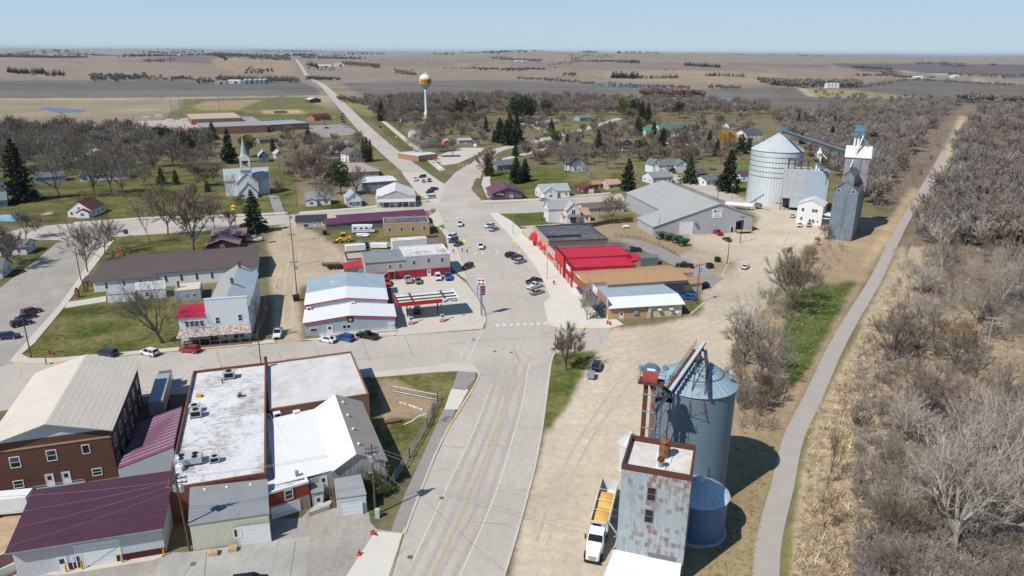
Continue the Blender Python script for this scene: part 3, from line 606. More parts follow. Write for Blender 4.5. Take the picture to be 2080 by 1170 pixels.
def house(label,a,b,d=8,h=2.9,rh=2.2,ax='x',wall=(240,240,238),roof=(120,120,125),wm=LAP,rm=SHIN,nf=None,nr=None,two=False,door=.5,gar=None,ov=.4,name='house',cat='house',chim=None,wing=None,porch=None,group=None,gwin=True,nl=None):
 s=Bld(name,label,cat,a,b,d,group);D=s.d;W_=s.w
 if callable(h):h=h(s)
 s.gable(0,0,W_,D,h,rh,ax,ov,(wm,wall),(rm,roof))
 main=s.last;roofm=s.roof
 nf=max(1,round(W_/3.4))if nf is None else nf;nr=max(1,round(D/4))if nr is None else nr;nl=nr if nl is None else nl
 sp=W_/nf
 for i in range(nf):
  u=sp*(i+.5)
  if door is not None and abs(u/W_-door)<.5/nf:s.op('f',u,.1,.95,2.05,'door');
  elif gar and abs(u/W_-gar)<.5/nf:s.op('f',u,.05,min(2.6,sp*.8),2.1,'garage')
  else:s.op('f',u,.95)
  if two:s.op('f',u,3.6)
 for fc,n_ in(('r',nr),('l',nl)):
  for i in range(n_):
   s.op(fc,D*(i+.5)/n_,.95)
   if two:s.op(fc,D*(i+.5)/n_,3.6)
 if ax=='y' and gwin and rh>1.6:s.op('f',W_/2,h+.2,.8,.9)
 if chim:s.roof=roofm;s.chimney(W_*chim,D*.5,h+rh-.6,h+rh+.9)
 if wing:
  u0,u1,out,h2,rh2=wing;s.gable(W_*u0,-out,W_*u1,.0,h2,rh2,'y',.3,(wm,wall),(rm,roof));s.op('f',W_*(u1-u0)/2,.9,1.4,1.2)
  if rh2>1.6:s.op('f',W_*(u1-u0)/2,h2-.1,.8,.9)
 if porch:
  u0,u1,out=porch;mb=MB();x0,x1=W_*u0,W_*u1
  mb.hexa([(x0,-out,2.25),(x1,-out,2.25),(x1,-.01,2.6),(x0,-.01,2.6)],[(x0,-out,2.37),(x1,-out,2.37),(x1,-.01,2.74),(x0,-.01,2.74)]);s.add('porch_roof',mb,rm,roof)
  mb=MB();mb.box(x0,-out,0,x1,-.01,.3)
  for x in(x0+.08,x1-.08):mb.box(x-.07,-out+.05,.3,x+.07,-out+.19,2.25)
  s.add('porch',mb,WHITE)
 return s
PURP,MAUR,CREAM,GREYW=(96,58,84),(110,44,52),(214,212,200),(196,200,204)
CREAMR=mat('cream metal roof',c(226,215,200),kind='ribx',per=.9,bump=.2,var=.05,sc=.15,rough=.6)
s=Bld('brick_building','tall dark brown brick building under a broad beige metal gable roof','building',(8,994),(240,969),(281,822),ang=18.3)
s.gable(0,0,s.w,s.d,9.1,2.5,'y',.65,(BRICKT,(100,68,56)),(CREAMR,None),gabm=(LAP,(190,196,202)),kw=.85)
s.box('belt_course',-.06,-.09,7.55,s.w+.06,-.004,7.85,PLAIN,(196,172,140))
for u,z,k in((.18,4.6,'window'),(.485,4.9,'window'),(.775,5.3,'bare')):s.op('f',s.w*u,z,1.25 if k=='window' else.95,1.75 if k=='window' else 1.45,k)
for u,z in((.165,.9),(.83,1.0)):s.op('f',s.w*u,z,1.25,1.15)
for u in(.425,.565):s.op('f',s.w*u,.3,1.05,2.1,'door')
for k in range(6):
 s.op('r',s.d*(k+.6)/6.2,4.7,1.2,1.9);s.op('r',s.d*(k+.6)/6.2,1.2,1.2,1.7)
mb=MB();mb.box(s.w*.3,-1.2,.0,s.w*.72,-.01,.28)
for u in np.linspace(.3,.72,8):mb.tube((s.w*u,-1.15,.28),(s.w*u,-1.15,1.25),.025,n=4)
mb.tube((s.w*.3,-1.15,1.25),(s.w*.72,-1.15,1.25),.03,n=4);s.add('stoop',mb,STEEL)
s.gable(-4.2,.3,-.01,s.d*.62,3.4,.9,'x',.3,(BRICKT,(100,68,56)),(SEAMX,(226,212,192)),kw=.85)
s=Bld('metal_shed','grey ribbed metal shed under a deep purple single slope roof','shed',(44,1161),(337,1124),(342,960,6.3),ang=16.5);D,W_=s.d,s.w
wb=MB()
for q in([(0,0,0),(W_,0,0),(W_,0,4.6),(0,0,4.6)],[(W_,0,0),(W_,D,0),(W_,D,6.2),(W_,0,4.6)],[(W_,D,0),(0,D,0),(0,D,6.2),(W_,D,6.2)],[(0,D,0),(0,0,0),(0,0,4.6),(0,D,6.2)]):wb.face(q)
s.add('wall',wb,RIBW,(206,209,212),.95)
rb=MB();sl=1.6/D;q=[(-.5,-.8,4.64-.8*sl),(W_+.4,-.8,4.64-.8*sl),(W_+.4,D+.3,6.24+.3*sl),(-.5,D+.3,6.24+.3*sl)]
rb.hexa(q,[(a,b,z+.14)for a,b,z in q]);s.roof=s.add('roof',rb,SEAMX,(92,56,76))
rb=MB();rb.box(-.5,-.83,4.64-.8*sl-.02,W_+.4,-.802,4.64-.8*sl+.16);s.add('fascia',rb,STEEL)
s.last=(0,0,W_,D,4.6)
s.box('wainscot',W_*.66,-.04,0,W_+.03,-.004,1.05,RIBW,(92,34,44));s.box('wainscot',W_*.335,-.04,0,W_*.43,-.004,1.05,RIBW,(92,34,44))
s.op('f',W_*.545,.05,5.4,3.6,'garage');s.op('f',W_*.30,.05,1.1,2.1,'door');s.op('f',W_*.40,.05,1.1,2.1,'door')
COND=MB();COND.box(-2.1,-.7,.5,2.1,.7,2.1,0);COND.box(-1.9,-.73,.7,1.9,-.701,1.95,1);COND.box(-2.3,-.85,0,2.3,.85,.5,2)
for x in(-1.35,0,1.35):COND.lathe([(.6,2.101),(.6,2.28),(.5,2.28),(.45,2.14)],(x,0,0),16,1)
p=G(80,1150);o=COND.build('condenser',[WHITE,DARK,CONC],None,loc=(p.x+.3,p.y-.7,0),rot=(0,0,s.ang));tag(o,'big condenser with three black fans on a concrete plinth','condenser')
BOL=MB();BOL.lathe([(.11,0),(.11,1.05),(.08,1.15),(0.01,1.18)],n=10);bme=BOL.data('bollard',[YEL])
for x,lb in((147,'between the two small white doors'),(176,'beside the big garage door, near the small doors'),(251,'at the maroon wainscot edge of the garage door'),(332,'at the shed corner by the alley')):
 p=s.root.matrix_basis@Vector((0,0,0));q=s.inv@G(x,1135);w_=Matrix.Translation(s.root.location)@Matrix.Rotation(s.ang,4,'Z')@Vector((q.x,-.45,0))
 tag(put('bollard',bme,None,w_),'yellow steel bollard '+lb,'bollard','yellow bollards at the purple shed')
s=Bld('lean_to_shed','grey lean-to with a steep striped purple metal roof beside the brick building','shed',(246,985),(356,972),10)
s.quad([(239,953,3.2),(352,909,6.4),(370,827,6.4),(284,858,3.2)],(RIBW,(188,196,204)),(SEAMY,(132,88,112)),ov=.05)
mb=MB();P_=[s.inv@G(*q)for q in((239,953,3.2),(352,909,6.4),(370,827,6.4),(284,858,3.2))]
for k in range(1,13):t=k/13;mb.bar(P_[0].lerp(P_[3],t)+Vector((0,0,.17)),P_[1].lerp(P_[2],t)+Vector((0,0,.17)),.07)
s.add('pale_seam',mb,mat('pale seam metal',c(206,190,200)),parent=s.roof)
s=Bld('brick_store','long brick store with patchy white flat roof and rooftop fans','store',(394,749,6),(540,962,6),20,ang=18.3)
q=s.loc(535,738,6);s.flat(0,0,s.w,q.y,6.1,(BRICKT,(128,78,64)),(FLATR,None),.45);BS=s
for u in(.2,.5,.8):s.op('b',s.w*u,.4,2.6,2.4)
UNIT=MB();UNIT.box(-.9,-.75,.25,.9,.75,1.35);UNIT.lathe([(.5,1.351),(.5,1.45),(.42,1.45),(.38,1.37)],n=14,m=1)
for q in((-.9,-.75),(.7,-.75),(-.9,.55),(.7,.55)):UNIT.box(q[0],q[1],0,q[0]+.2,q[1]+.2,.25,1)
UNIT.box(-.7,-.77,.45,.7,-.751,1.2,1)
ume=UNIT.data('rooftop_unit',[mat('unit grey paint',c(190,198,202),rough=.5),DARK])
for x,y,sc,lb in((466,768,1.15,'grey rooftop fan unit near the street end of the patchy roof'),(488,806,.55,'small grey vent box alone on the patchy roof'),(396,836,1.0,'grey rooftop unit at the purple lean-to edge'),(399,846,1.05,'grey air handler with dark coil face at the roof edge'),(437,938,.8,'single fan condenser next to the four fan unit')):
 p=G(x,y,5.65);tag(put('rooftop_unit',ume,None,p,(0,0,s.ang)),lb,'air conditioner','rooftop units');COL.objects[-1].scale=(sc,)*3
mb=MB();mb.box(-2,-1,.4,2,1,1.4)
for x in(-1,1):
 for y in(-.5,.5):mb.lathe([(.44,1.401),(.44,1.5),(.38,1.5),(.34,1.42)],(x,y,0),14,1)
for x in(-1.9,1.75):
 for y in(-.95,.8):mb.box(x,y,0,x+.15,y+.15,.4,1)
tag(mb.build('rooftop_unit',[MATS['unit grey paint'],DARK],None,loc=G(384,942,5.65),rot=(0,0,s.ang)),'wide rooftop condenser with four round fans','air conditioner')
mb=MB();mb.box(-.5,-.4,0,.5,.4,.45);tag(mb.build('roof_box',mat('ochre box',c(214,170,70)),None,loc=G(405,806,5.65)),'small ochre box lying on the patchy roof','box')
mb=MB();mb.box(-.5,-.5,0,.5,.5,.9);mb.tube((0,0,.9),(0,0,2.2),.12,n=8);mb.lathe([(.28,2.2),(.1,2.45)],n=10);tag(mb.build('roof_vent',WHITE,None,loc=G(366,955,5.65)),'white vent box with a bent pipe at the brick front','vent')
for x,y,lb in((457,770,'black roof pipe nearest the grey fan unit'),(465,762,'black roof pipe behind the grey fan unit'),(452,778,'black roof pipe in front of the grey fan unit')):mb=MB();mb.tube((0,0,0),(0,0,.9),.1,n=6);tag(mb.build('roof_pipe',BLACK,None,loc=G(x,y,5.65)),lb,'pipe')
s=Bld('brick_store','lower brick store with smooth white flat roof at the corner lot','store',(545,832,5.4),(749,800,5.4),20)
q=s.loc(725,712,5.4);s.flat(0,0,s.w,q.y,5.4,(BRICKT,(150,112,92)),(mat('smooth white roofing',c(226,224,220),kind='patch',col2=c(196,193,188),var=.05),None),.3)
s.op('r',s.d*.3,1,1.2,1.2);s.chimney(.6,s.last[3]-1.5,5.2,7.2)
for k in range(3):s.op('b',3+5*k,.4,2.6,2.3)
s=Bld('wooden_barn','weathered grey board barn, one slope of its roof painted white','barn',(632,1022),(786,989),(705,800,7.2));W_,D=s.w,s.d
prof=[(0,4.5),(W_*.30,5.0),(W_*.62,7.3),(W_,5.0)]
wb=MB();wb.face([(0,0,0),(W_,0,0)]+[(u,0,z)for u,z in prof[::-1]]);wb.face([(W_,D,0),(0,D,0)]+[(u,D,z)for u,z in prof]);wb.face([(W_,0,0),(W_,D,0),(W_,D,5.0),(W_,0,5.0)]);wb.face([(0,D,0),(0,0,0),(0,0,4.5),(0,D,4.5)])
s.add('wall',wb,WOODW)
e=.35;pr=[(-5.0,4.5),(W_*.30,5.03),(W_*.62,7.33),(W_+e,5.0-e*2.3/(W_*.38)+.03)]
for k,(mm,rgb,lb)in enumerate(((mat('white roof paint',c(240,240,238),var=.04),None,'white painted slope'),(mat('white roof paint',(1,1,1)),None,'white painted slope'),(SHIN,(186,174,166),'brown grey shingle slope'))):
 mb=MB();(u0,z0),(u1,z1)=pr[k],pr[k+1];y0=-e if k else 0
 mb.hexa([(u0,y0,z0),(u1,y0,z1),(u1,D+.2,z1),(u0,D+.2,z0)],[(u0,y0,z0+.12),(u1,y0,z1+.12),(u1,D+.2,z1+.12),(u0,D+.2,z0+.12)]);s.roof=s.add('roof',mb,mm,rgb,label=lb)
s.last=(0,0,W_,D,5);s.op('f',W_*.80,2.6,.9,.6,'bare');s.op('f',W_*.18,2.3,1,2.0,'door')
for k in range(4):
 mb=MB();mb.tube((W_*.7,D*(.14+.24*k),6.8),(W_*.7,D*(.14+.24*k),7.25),.18,n=8);mb.lathe([(.26,0),(.05,.2)],(W_*.7,D*(.14+.24*k),7.25),10);s.add('vent',mb,WHITE,parent=s.roof)
mb=MB();x0=W_*.235
for k in range(9):mb.box(x0,-.1-(9-k)*.28,.25+k*.22-.1,x0+1.1,.18-(9-k)*.28,.25+k*.22)
mb.bar((x0,-2.6,1.2),(x0,-.1,3.2),.06);s.add('stair',mb,DECK)
s=Bld('brick_garage','low red brick garage with white patched roof and basement door','garage',(545,1058),(632,1031),24)
q=s.loc(548,838,4.6);s.flat(0,0,s.w,q.y-.6,4.75,(BRICKT,(142,66,54)),(FLATR,None),.3,(PLAIN,(232,232,230)))
mb=MB();mb.box(.02,-.05,0,s.w-.02,-.004,2.35);s.add('foundation',mb,PLAIN,(176,162,140))
s.last=(0,-.05,s.w,5,3);s.op('f',s.w*.42,.05,4.1,1.9,'garage');s.last=(0,0,s.w,5,3);s.op('f',s.w*.52,2.75,1.05,1.45)
s.chimney(s.w*.82,2.2,4.4,5.6,(200,190,182),.45)
for x,y,ww in((563,845,1.2),(603,842,1.2)):
 q=s.loc(x,y,4.5);mb=MB();mb.box(q.x-ww/2,q.y-.5,4.45,q.x+ww/2,q.y+.5,5.25);mb.box(q.x-ww*.35,q.y-.53,4.6,q.x+ww*.35,q.y-.501,5.1,1);s.add('roof_unit',mb,[WHITE,DARK])
s=Bld('garage','small garage with grey shingle roof and a white door','garage',(684,1052),(743,1043),4)
s.quad([(684,1013,3.2),(743,1005,3.2),(732,966,4.3),(680,975,4.3)],(LAP,(206,214,220)),(SHIN,(166,168,170)),.15);s.op('f',s.w*.48,.05,3.0,2.2,'garage')
s=Bld('entry_shed','narrow board shed with one pale door beside wooden steps','shed',(633,1036),(657,1030),3)
s.quad([(633,1003,2.7),(657,998,2.7),(655,976,3.4),(632,982,3.4)],(WOODW,None),(SHIN,(160,158,154)),.15);s.op('f',s.w*.5,.1,1.0,2.0,'door')
mb=MB();a,b=G(628,1050),G(668,1036);mb.hexa([(a.x,a.y,0),(b.x,b.y,0),(b.x+.4,b.y+1.8,0),(a.x+.4,a.y+1.8,0)],[(a.x,a.y,.8),(b.x,b.y,.8),(b.x+.4,b.y+1.8,.8),(a.x+.4,a.y+1.8,.8)]);tag(mb.build('loading_dock',CONC),'low concrete loading dock below the barn steps','dock')
s=Bld('annex','low cream ribbed annex with grey shingle roof and roof vents','annex',(397,1121),(545,1101),5)
s.quad([(385,1067,4.3),(545,1044,4.3),(541,976,5.6),(388,992,5.6)],(RIBW,(214,210,192)),(SHIN,(150,153,156)),.2);s.last=(0,0,s.w,5,4)
s.op('f',s.w*.82,.05,4.2,3.0,'garage');s.op('f',s.w*.60,1.6,.9,1.3,'bare')
for u in(.18,.48,.8):
 q=s.loc(389+150*u,1000-16*u,5.4);mb=MB();mb.box(q.x-.18,q.y-.18,5.3,q.x+.18,q.y+.18,5.75);s.add('roof_vent',mb,WHITE,parent=s.roof)
PAL=MB()
for k in range(4):
 for j in range(6):PAL.box(-.6+j*.21,-.5,.1+k*.16,-.45+j*.21,.5,.13+k*.16)
 for j in range(3):PAL.box(-.6,-.5+j*.45,k*.16+.01,.6,-.4+j*.45,.1+k*.16)
pme=PAL.data('pallet',[mat('new pallet wood',c(214,190,150),var=.15)])
for x,y,lb in((434,1126,'taller stack of pale wooden pallets beside the cream annex'),(473,1118,'pale wooden pallets next to the annex garage door')):tag(put('pallet_stack',pme,None,G(x,y),(0,0,.2)),lb,'pallets')
mb=MB();mb.hexa([(-2,-1.4,0),(2,-1.4,0),(2,1.4,0),(-2,1.4,0)],[(-2.4,-1.7,1.6),(2.4,-1.7,1.6),(2.4,1.7,1.6),(-2.4,1.7,1.6)]);mb.box(-2.2,-1.5,1.61,2.2,1.5,1.66,1);p=G(8,1160);tag(mb.build('planter',[WHITE,mat('compost',c(96,66,56))],loc=(p.x,p.y,0),rot=(0,0,.9)),'big white bin of brown compost at the dirt edge','bin')
mb=MB();mb.tube((0,0,0),(0,0,4.2),.09,n=6);tag(mb.build('post',mat('brown post',c(150,110,70)),loc=G(46,1160)),'bare brown wooden post at the purple shed corner','post')
s=Bld('hall','long white hall with a brown metal roof in two steps','hall',(192,594),(524,567),12);W_=s.w;x1=W_*.37
d1=2*s.loc(250,532,5.1).y;s.gable(0,0,x1,d1,3.4,1.7,'x',.5,(PLAIN,(236,238,240)),(SEAMX,(112,98,94)))
for u in(.2,.48,.75):s.op('f',x1*u,.9,.55,1.9,'bare')
d2=2*s.loc(420,515,6.2).y;s.gable(x1+.02,.3,W_,d2,4.3,1.9,'x',.5,(PLAIN,(240,238,232)),(SEAMX,(112,98,94)))
for k in range(5):s.op('f',2.6+4.3*k,1.4,.6,1.9,'bare')
mb=MB();mb.hexa([(-3.2,1,3.0),(-.4,1,3.0),(-.4,7,3.0),(-3.2,7,3.0)],[(-3.2,1,3.3),(-.4,1,3.5),(-.4,7,3.5),(-3.2,7,3.3)]);s.add('entrance_roof',mb,SEAMX,(112,98,94))
mb=MB()
for y in(1.4,6.6):
 for x in(-3.0,-2.2):mb.box(x,y-.2,0,x+.4,y+.2,3.0)
s.add('entrance_post',mb,BRICKT,(150,86,50))
mb=MB();mb.box(-.5,-.35,0,.5,.35,2.2);mb.box(-.3,-.05,2.2,.3,.05,2.9,1);tag(mb.build('brick_pillar',[BRICKT,DARK],loc=G(158,604)),'red brick pillar with a dark plaque before the white hall','pillar');col(COL.objects[-1],(150,80,60),.95)
s=Bld('shed','low grey roofed shed against the white hall','shed',(217,616),(272,611),5);s.quad([(217,599,2.3),(273,596,2.3),(276,580,3.2),(222,583,3.2)],(LAP,(222,226,230)),(SHIN,(168,174,182)),.2);s.op('f',s.w*.9,.9,1.2,1.2)
s=Bld('shed','shed with a white weathered tin roof behind the big lawn tree','shed',(275,610),(336,605),5);s.quad([(274,591,2.6),(336,587,2.6),(335,570,3.5),(275,575,3.5)],(LAP,(204,206,208)),(SEAMX,(214,216,216)),.15);s.op('f',s.w*.4,.9)
s=Bld('shed','small building with a pale yellow flat roof and brick chimney','building',(357,612),(409,607),6);s.flat(0,0,s.w,s.loc(408,571,3).y,3.0,(LAP,(170,178,188)),(PLAIN,(238,226,196)),.08);s.chimney(.9,s.last[3]*.45,2.9,4.6,(140,100,84));s.op('f',s.w*.45,1,.7,.8);s.op('f',s.w*.75,1,.7,.8)
s=Bld('wooden_store','tall white false front store with a rusty porch roof','store',(427,697),(510,690),(511.5,554.6,8.3));W_,D=s.w,s.d
s.gable(0,.35,W_,D,8.0,2.9,'y',.3,(LAP,(226,232,238)),(SEAMX,(216,226,232)),kw=1.0,roof2=(SEAMX,(216,226,232)));RR=s.roof
mb=MB();mb.box(-.1,0,0,W_+.1,.34,11.2);mb.box(-.2,-.08,11.2,W_+.2,.42,11.4);s.add('false_front',mb,PLAIN,(226,234,240),1.0)
s.last=(0,0,W_,D,8);s.op('f',W_*.25,5.0,.8,1.5);s.op('f',W_*.8,5.3,.8,1.5);s.op('f',W_*.4,.2,1.1,2.1,'door');s.op('f',W_*.12,.8,1.8,1.6);s.op('f',W_*.72,.8,2.2,1.6)
for k in range(4):s.op('r',D*(k+.6)/4.2,4.9,.8,1.4)
s.roof=RR;s.chimney(W_*.52,D*.42,9.4,12.2,(120,104,98),.7);s.chimney(W_*.55,D*.93,9.6,12.4,(110,96,92),.7)
mb=MB();mb.hexa([(-.1,1.0,8.2),(W_*.48,1.0,10.9),(W_*.48,D,10.9),(-.1,D,8.2)],[(-.1,1.0,8.32),(W_*.48,1.0,11.0),(W_*.48,D,11.0),(-.1,D,8.32)]);s.add('roof',mb,SHIN,(172,172,170),label='grey mottled shingle slope')
xl=s.loc(371,699).x
mb=MB()
for q in([(xl,.3,0),(-.11,.3,0),(-.11,.3,7.0),(xl,.3,7.0)],[(xl,5.5,0),(xl,.3,0),(xl,.3,7.0),(xl,5.5,8.2)],[(-.11,5.5,0),(xl,5.5,0),(xl,5.5,8.2),(-.11,5.5,8.2)]):mb.face(q)
s.add('wall',mb,LAP,(220,228,236),.95)
mb=MB();mb.hexa([(xl-.3,.0,7.0),(-.12,.0,7.0),(-.12,5.8,8.3),(xl-.3,5.8,8.3)],[(xl-.3,.0,7.13),(-.12,.0,7.13),(-.12,5.8,8.43),(xl-.3,5.8,8.43)]);s.add('roof',mb,SEAMX,(206,42,74),label='bright red wing roof')
s.last=(xl,.3,0,5,7)
for u in(.28,.45,.62,.80):s.op('f',-xl*u,4.6,.75,1.3)
mb=MB();q=[(xl-.4,-3.0,3.0),(W_+.6,-3.0,3.0),(W_+.3,-.05,4.1),(xl,.2,4.1)];mb.hexa(q,[(a,b,z+.1)for a,b,z in q]);s.add('porch_roof',mb,mat('rusted tin sheets',c(206,202,194),kind='rust',col2=c(142,108,92),var=.1,sc=.5))
mb=MB();mb.box(xl,-2.9,0,W_+.3,-.02,.35)
for u in np.linspace(xl+.1,W_+.1,8):mb.box(u-.08,-2.85,.35,u+.08,-2.7,3.0)
s.add('porch',mb,DECK)
CR=MB();CR.box(-.55,-.5,.12,.55,.5,1.1);CR.box(-.6,-.55,0,.6,.55,.12,1);cme=CR.data('wrapped_pallet',[TINT,mat('new pallet wood',(1,1,1))])
for x,y,rgb,lb in((487,692,(226,230,232),'low white wrapped pallet beside the porch steps'),(497,690,(232,236,240),'white wrapped pallet in the middle of the row'),(508,688,(226,232,238),'white wrapped pallet next to the yellow one'),(520,687,(238,196,60),'yellow wrapped pallet at the store corner')):
 tag(col(put('wrapped_pallet',cme,None,G(x,y),(0,0,s.ang)),rgb),lb,'pallet','pallets of goods at the false front store')
RKB=MB()
for z in(.1,.7,1.3):
 RKB.box(-3,-.4,z,3,.4,z+.06)
for x in(-3,-1,1,2.92):
 for y in(-.4,.32):RKB.box(x,y,0,x+.08,y+.08,1.5)
tag(RKB.build('display_rack',BLACK,loc=G(402,703),rot=(0,0,s.ang)),'long black metal display rack before the rusty porch','rack')
mb=MB()
for k in range(14):x,y=R.uniform(-1.6,1.6),R.uniform(-.3,.3);mb.tube((x,y-.25,.12+.2*(k%3)),(x,y+.25,.12+.2*(k%3)),.11,n=7)
tag(mb.build('firewood_pile',mat('firewood',c(176,142,110),var=.25),loc=G(428,701),rot=(0,0,s.ang)),'row of split firewood beside the black rack','firewood')
s=Bld('metal_shop','grey metal shop with white stepped roof and red trim','shop',(620,683),(804,669),9);W_=s.w
dfr=s.loc(618,629,3.8).y;yb=s.loc(770,552,6.0).y
s.gable(0,dfr+.02,W_*.94,dfr+(yb-dfr)*.42,5.0,1.3,'x' if False else 'y',.3,(RIBW,(186,196,204)),(mat('white metal roof',c(244,246,248),var=.03,rough=.5,kind='riby',per=.5),None),kw=.95)
s.gable(0,dfr+(yb-dfr)*.42+.35,W_*.94,yb,5.02,1.3,'y',.3,(RIBW,(186,196,204)),(mat('faded blue metal roof',c(168,186,196),kind='streak',col2=c(150,164,172),rough=.5,var=.08),None),kw=.95);RR=s.roof
mb=MB();mb.box(W_*.28,dfr+(yb-dfr)*.68,5.9,W_*.42,dfr+(yb-dfr)*.71,6.05);s.add('skylight',mb,WHITE,parent=RR)
s.gable(0,0,W_,dfr,3.5,1.2,'y',.35,(RIBW,(176,188,198)),(MATS['white metal roof'],None),kw=.95)
mb=MB();e=.37
for a,b in(((-e,3.5),(W_/2,4.72)),((W_/2,4.72),(W_+e,3.5))):mb.hexa([(a[0],-.42,a[1]-.16),(b[0],-.42,b[1]-.16),(b[0],-.352,b[1]-.16),(a[0],-.352,a[1]-.16)],[(a[0],-.42,a[1]+.12),(b[0],-.42,b[1]+.12),(b[0],-.352,b[1]+.12),(a[0],-.352,a[1]+.12)])
for a,b in(((-.3,5.0),(W_*.47,6.32)),((W_*.47,6.32),(W_*.94+.3,5.0))):y=dfr-.36;mb.hexa([(a[0],y,a[1]-.16),(b[0],y,b[1]-.16),(b[0],y+.07,b[1]-.16),(a[0],y+.07,a[1]-.16)],[(a[0],y,a[1]+.1),(b[0],y,b[1]+.1),(b[0],y+.07,b[1]+.1),(a[0],y+.07,a[1]+.1)])
s.add('red_trim',mb,RED)
s.last=(0,0,W_,dfr,3.5);s.op('f',W_*.27,.25,1.3,2.1,'door')
for u in(.08,.115):s.op('f',W_*u,1.1,.7,.8,'bare')
for u in(.435,.475):s.op('f',W_*u,1.3,.9,.9,'bare')
mb=MB();mb.box(W_*.5-.75,-.12,3.05,W_*.5+.75,-.03,4.25);s.add('shop_sign',mb,mat('black sign',c(46,46,44)))
mb=MB();mb.lathe([(.42,0),(.42,.03)],n=20);s.add('sign_emblem',mb,mat('gold emblem',c(214,178,120))).location=(W_*.5,-.121,3.66);COL.objects[-1].rotation_euler=(math.pi/2,0,0)
mb=MB();mb.box(W_*.16,-1.9,0,W_*1.0,-.02,.28)
s.add('ramp',mb,CONC)
mb=MB();n_=12
for k in range(n_+1):u=W_*(.16+.84*k/n_);mb.box(u-.03,-1.85,.28,u+.03,-1.79,1.3)
for z in(.8,1.25):mb.box(W_*.16,-1.86,z,W_,-1.78,z+.06)
s.add('railing',mb,WHITE)
for x,y,z in((717,617,4.6),(628,628,4.0)):
 q=s.loc(x,y,z);mb=MB();mb.box(q.x-.55,q.y-.4,z-.4,q.x+.55,q.y+.4,z+.55);mb.box(q.x-.35,q.y-.42,z-.1,q.x+.35,q.y-.401,z+.45,1);s.add('roof_unit',mb,[WHITE,DARK])
mb=MB();mb.box(-.8,-.45,0,.8,.45,1.9);mb.box(-.7,-.47,.2,-.05,-.451,1.7,1);mb.box(.05,-.47,.2,.7,-.451,1.7,1);tag(mb.build('ice_freezer',[WHITE,mat('freezer door',c(206,214,222))],loc=G(795,669),rot=(0,0,s.ang)),'white two door ice freezer at the metal shop corner','freezer')
s=Bld('gas_canopy','open topped gas station canopy with red fascia and white end','canopy',(812,668),(938,655),8)
P=[s.inv@G(*q)for q in((807,615.5,5.5),(934,605,5.5),(920,585,5.5),(797,595.5,5.5))];x0,x1=P[0].x,P[1].x;y0,y1=P[0].y,P[2].y
mb=MB();mb.box(x0+.2,y0+.2,4.7,x1-.2,y1-.2,4.8);s.add('deck',mb,mat('white deck pans',c(236,234,228),kind='ribx',per=.5,rough=.5))
mb=MB();xs_=x0+(x1-x0)*.72
mb.box(x0,y0,4.4,xs_,y0+.15,5.5);mb.box(x0,y0+.15,4.4,x0+.15,y1,5.5);s.add('red_fascia',mb,RED)
mb=MB();mb.box(xs_,y0-.002,4.4,x1,y0+.15,5.5);mb.box(x1-.15,y0+.15,4.4,x1,y1,5.5);mb.box(x0+.15,y1-.15,4.4,x1-.15,y1,5.5);s.add('white_fascia',mb,WHITE)
mb=MB();n_=8
for k in range(n_):
 t0,t1=k/n_,(k+1)/n_
 f=lambda t:(xs_+2.6*t,4.42+1.06*math.sin(t*math.pi/2))
 (a,za),(b,zb)=f(t0),f(t1);mb.face([(a,y0-.02,za),(a+.5*(1-t0),y0-.02,max(4.41,za-.35)),(b+.5*(1-t1),y0-.02,max(4.41,zb-.35)),(b,y0-.02,zb)])
s.add('swoosh',mb,mat('blue stripe',c(40,130,180)))
def bowtie(parent,mirror,W2,Hh,m_):
 """red block emblem cut by two white curves"""
 mb=MB()
 for sx in(-1,1):
  for sz in(-1,1):
   pts=[(sx*W2,0,sz*Hh)]
   for k in range(7):t=k/6;pts.append((sx*(W2-(W2-.12*W2)*math.cos(t*math.pi/2)),0,sz*(Hh-(Hh*.72)*math.sin(t*math.pi/2))))if True else None
   pts=[(sx*W2,0,sz*Hh),(sx*W2,0,sz*.28*Hh),(sx*.45*W2,0,sz*.28*Hh),(sx*.16*W2,0,sz*.5*Hh),(sx*.05*W2,0,sz*Hh)]
   mb.face(pts)
 o=mb.build('emblem',m_,parent);return o
o=bowtie(s.root,1,.75,.42,mat('crimson emblem',c(170,36,60)));o.location=(x1-1.4,y0-.02,4.98)
mb=MB()
for v in(.38,.70):mb.box(x0+.16,y0+(y1-y0)*v-.12,4.8,x1-.16,y0+(y1-y0)*v+.12,5.15)
s.add('beam',mb,mat('dark grey steel',c(92,92,92)))
mb=MB()
for u in(.26,.78):mb.box(x0+(x1-x0)*u-.12,y0+.16,4.85,x0+(x1-x0)*u+.12,y1-.16,5.3)
s.add('cross_beam',mb,RUST)
for a_,b_ in(((835,659),'red and grey pump under the canopy end nearest the shop'),((898.5,653.5),'red and grey pump under the white canopy end')):
 q=s.loc(*a_);
 for dy in(0,y1-y0-2.2):mb=MB();mb.box(q.x-.14,q.y+.6+dy*.9,0,q.x+.14,q.y+.88+dy*.9,4.7);s.add('column',mb,mat('dark column',c(80,86,100)))
 p=G(*a_);mb=MB();mb.box(-.45,-.35,.15,.45,.35,2.0);mb.box(-.47,-.37,1.0,.47,.37,1.35,1);mb.box(-.7,-.7,0,.7,.7,.15,2);mb.box(-.3,-.38,1.45,.3,-.351,1.85,3)
 tag(mb.build('fuel_pump',[mat('unit grey paint',(1,1,1)),WHITE,RED,DARK],loc=(p.x,p.y+.2,0),rot=(0,0,s.ang)),b_,'fuel pump','fuel pumps')
p1,p2=G(979,642),G(974.5,631);rz=-.12;rt=empty('price_sign',p1,rz,'tall gas station price sign, red emblem above blue and red panels','sign')
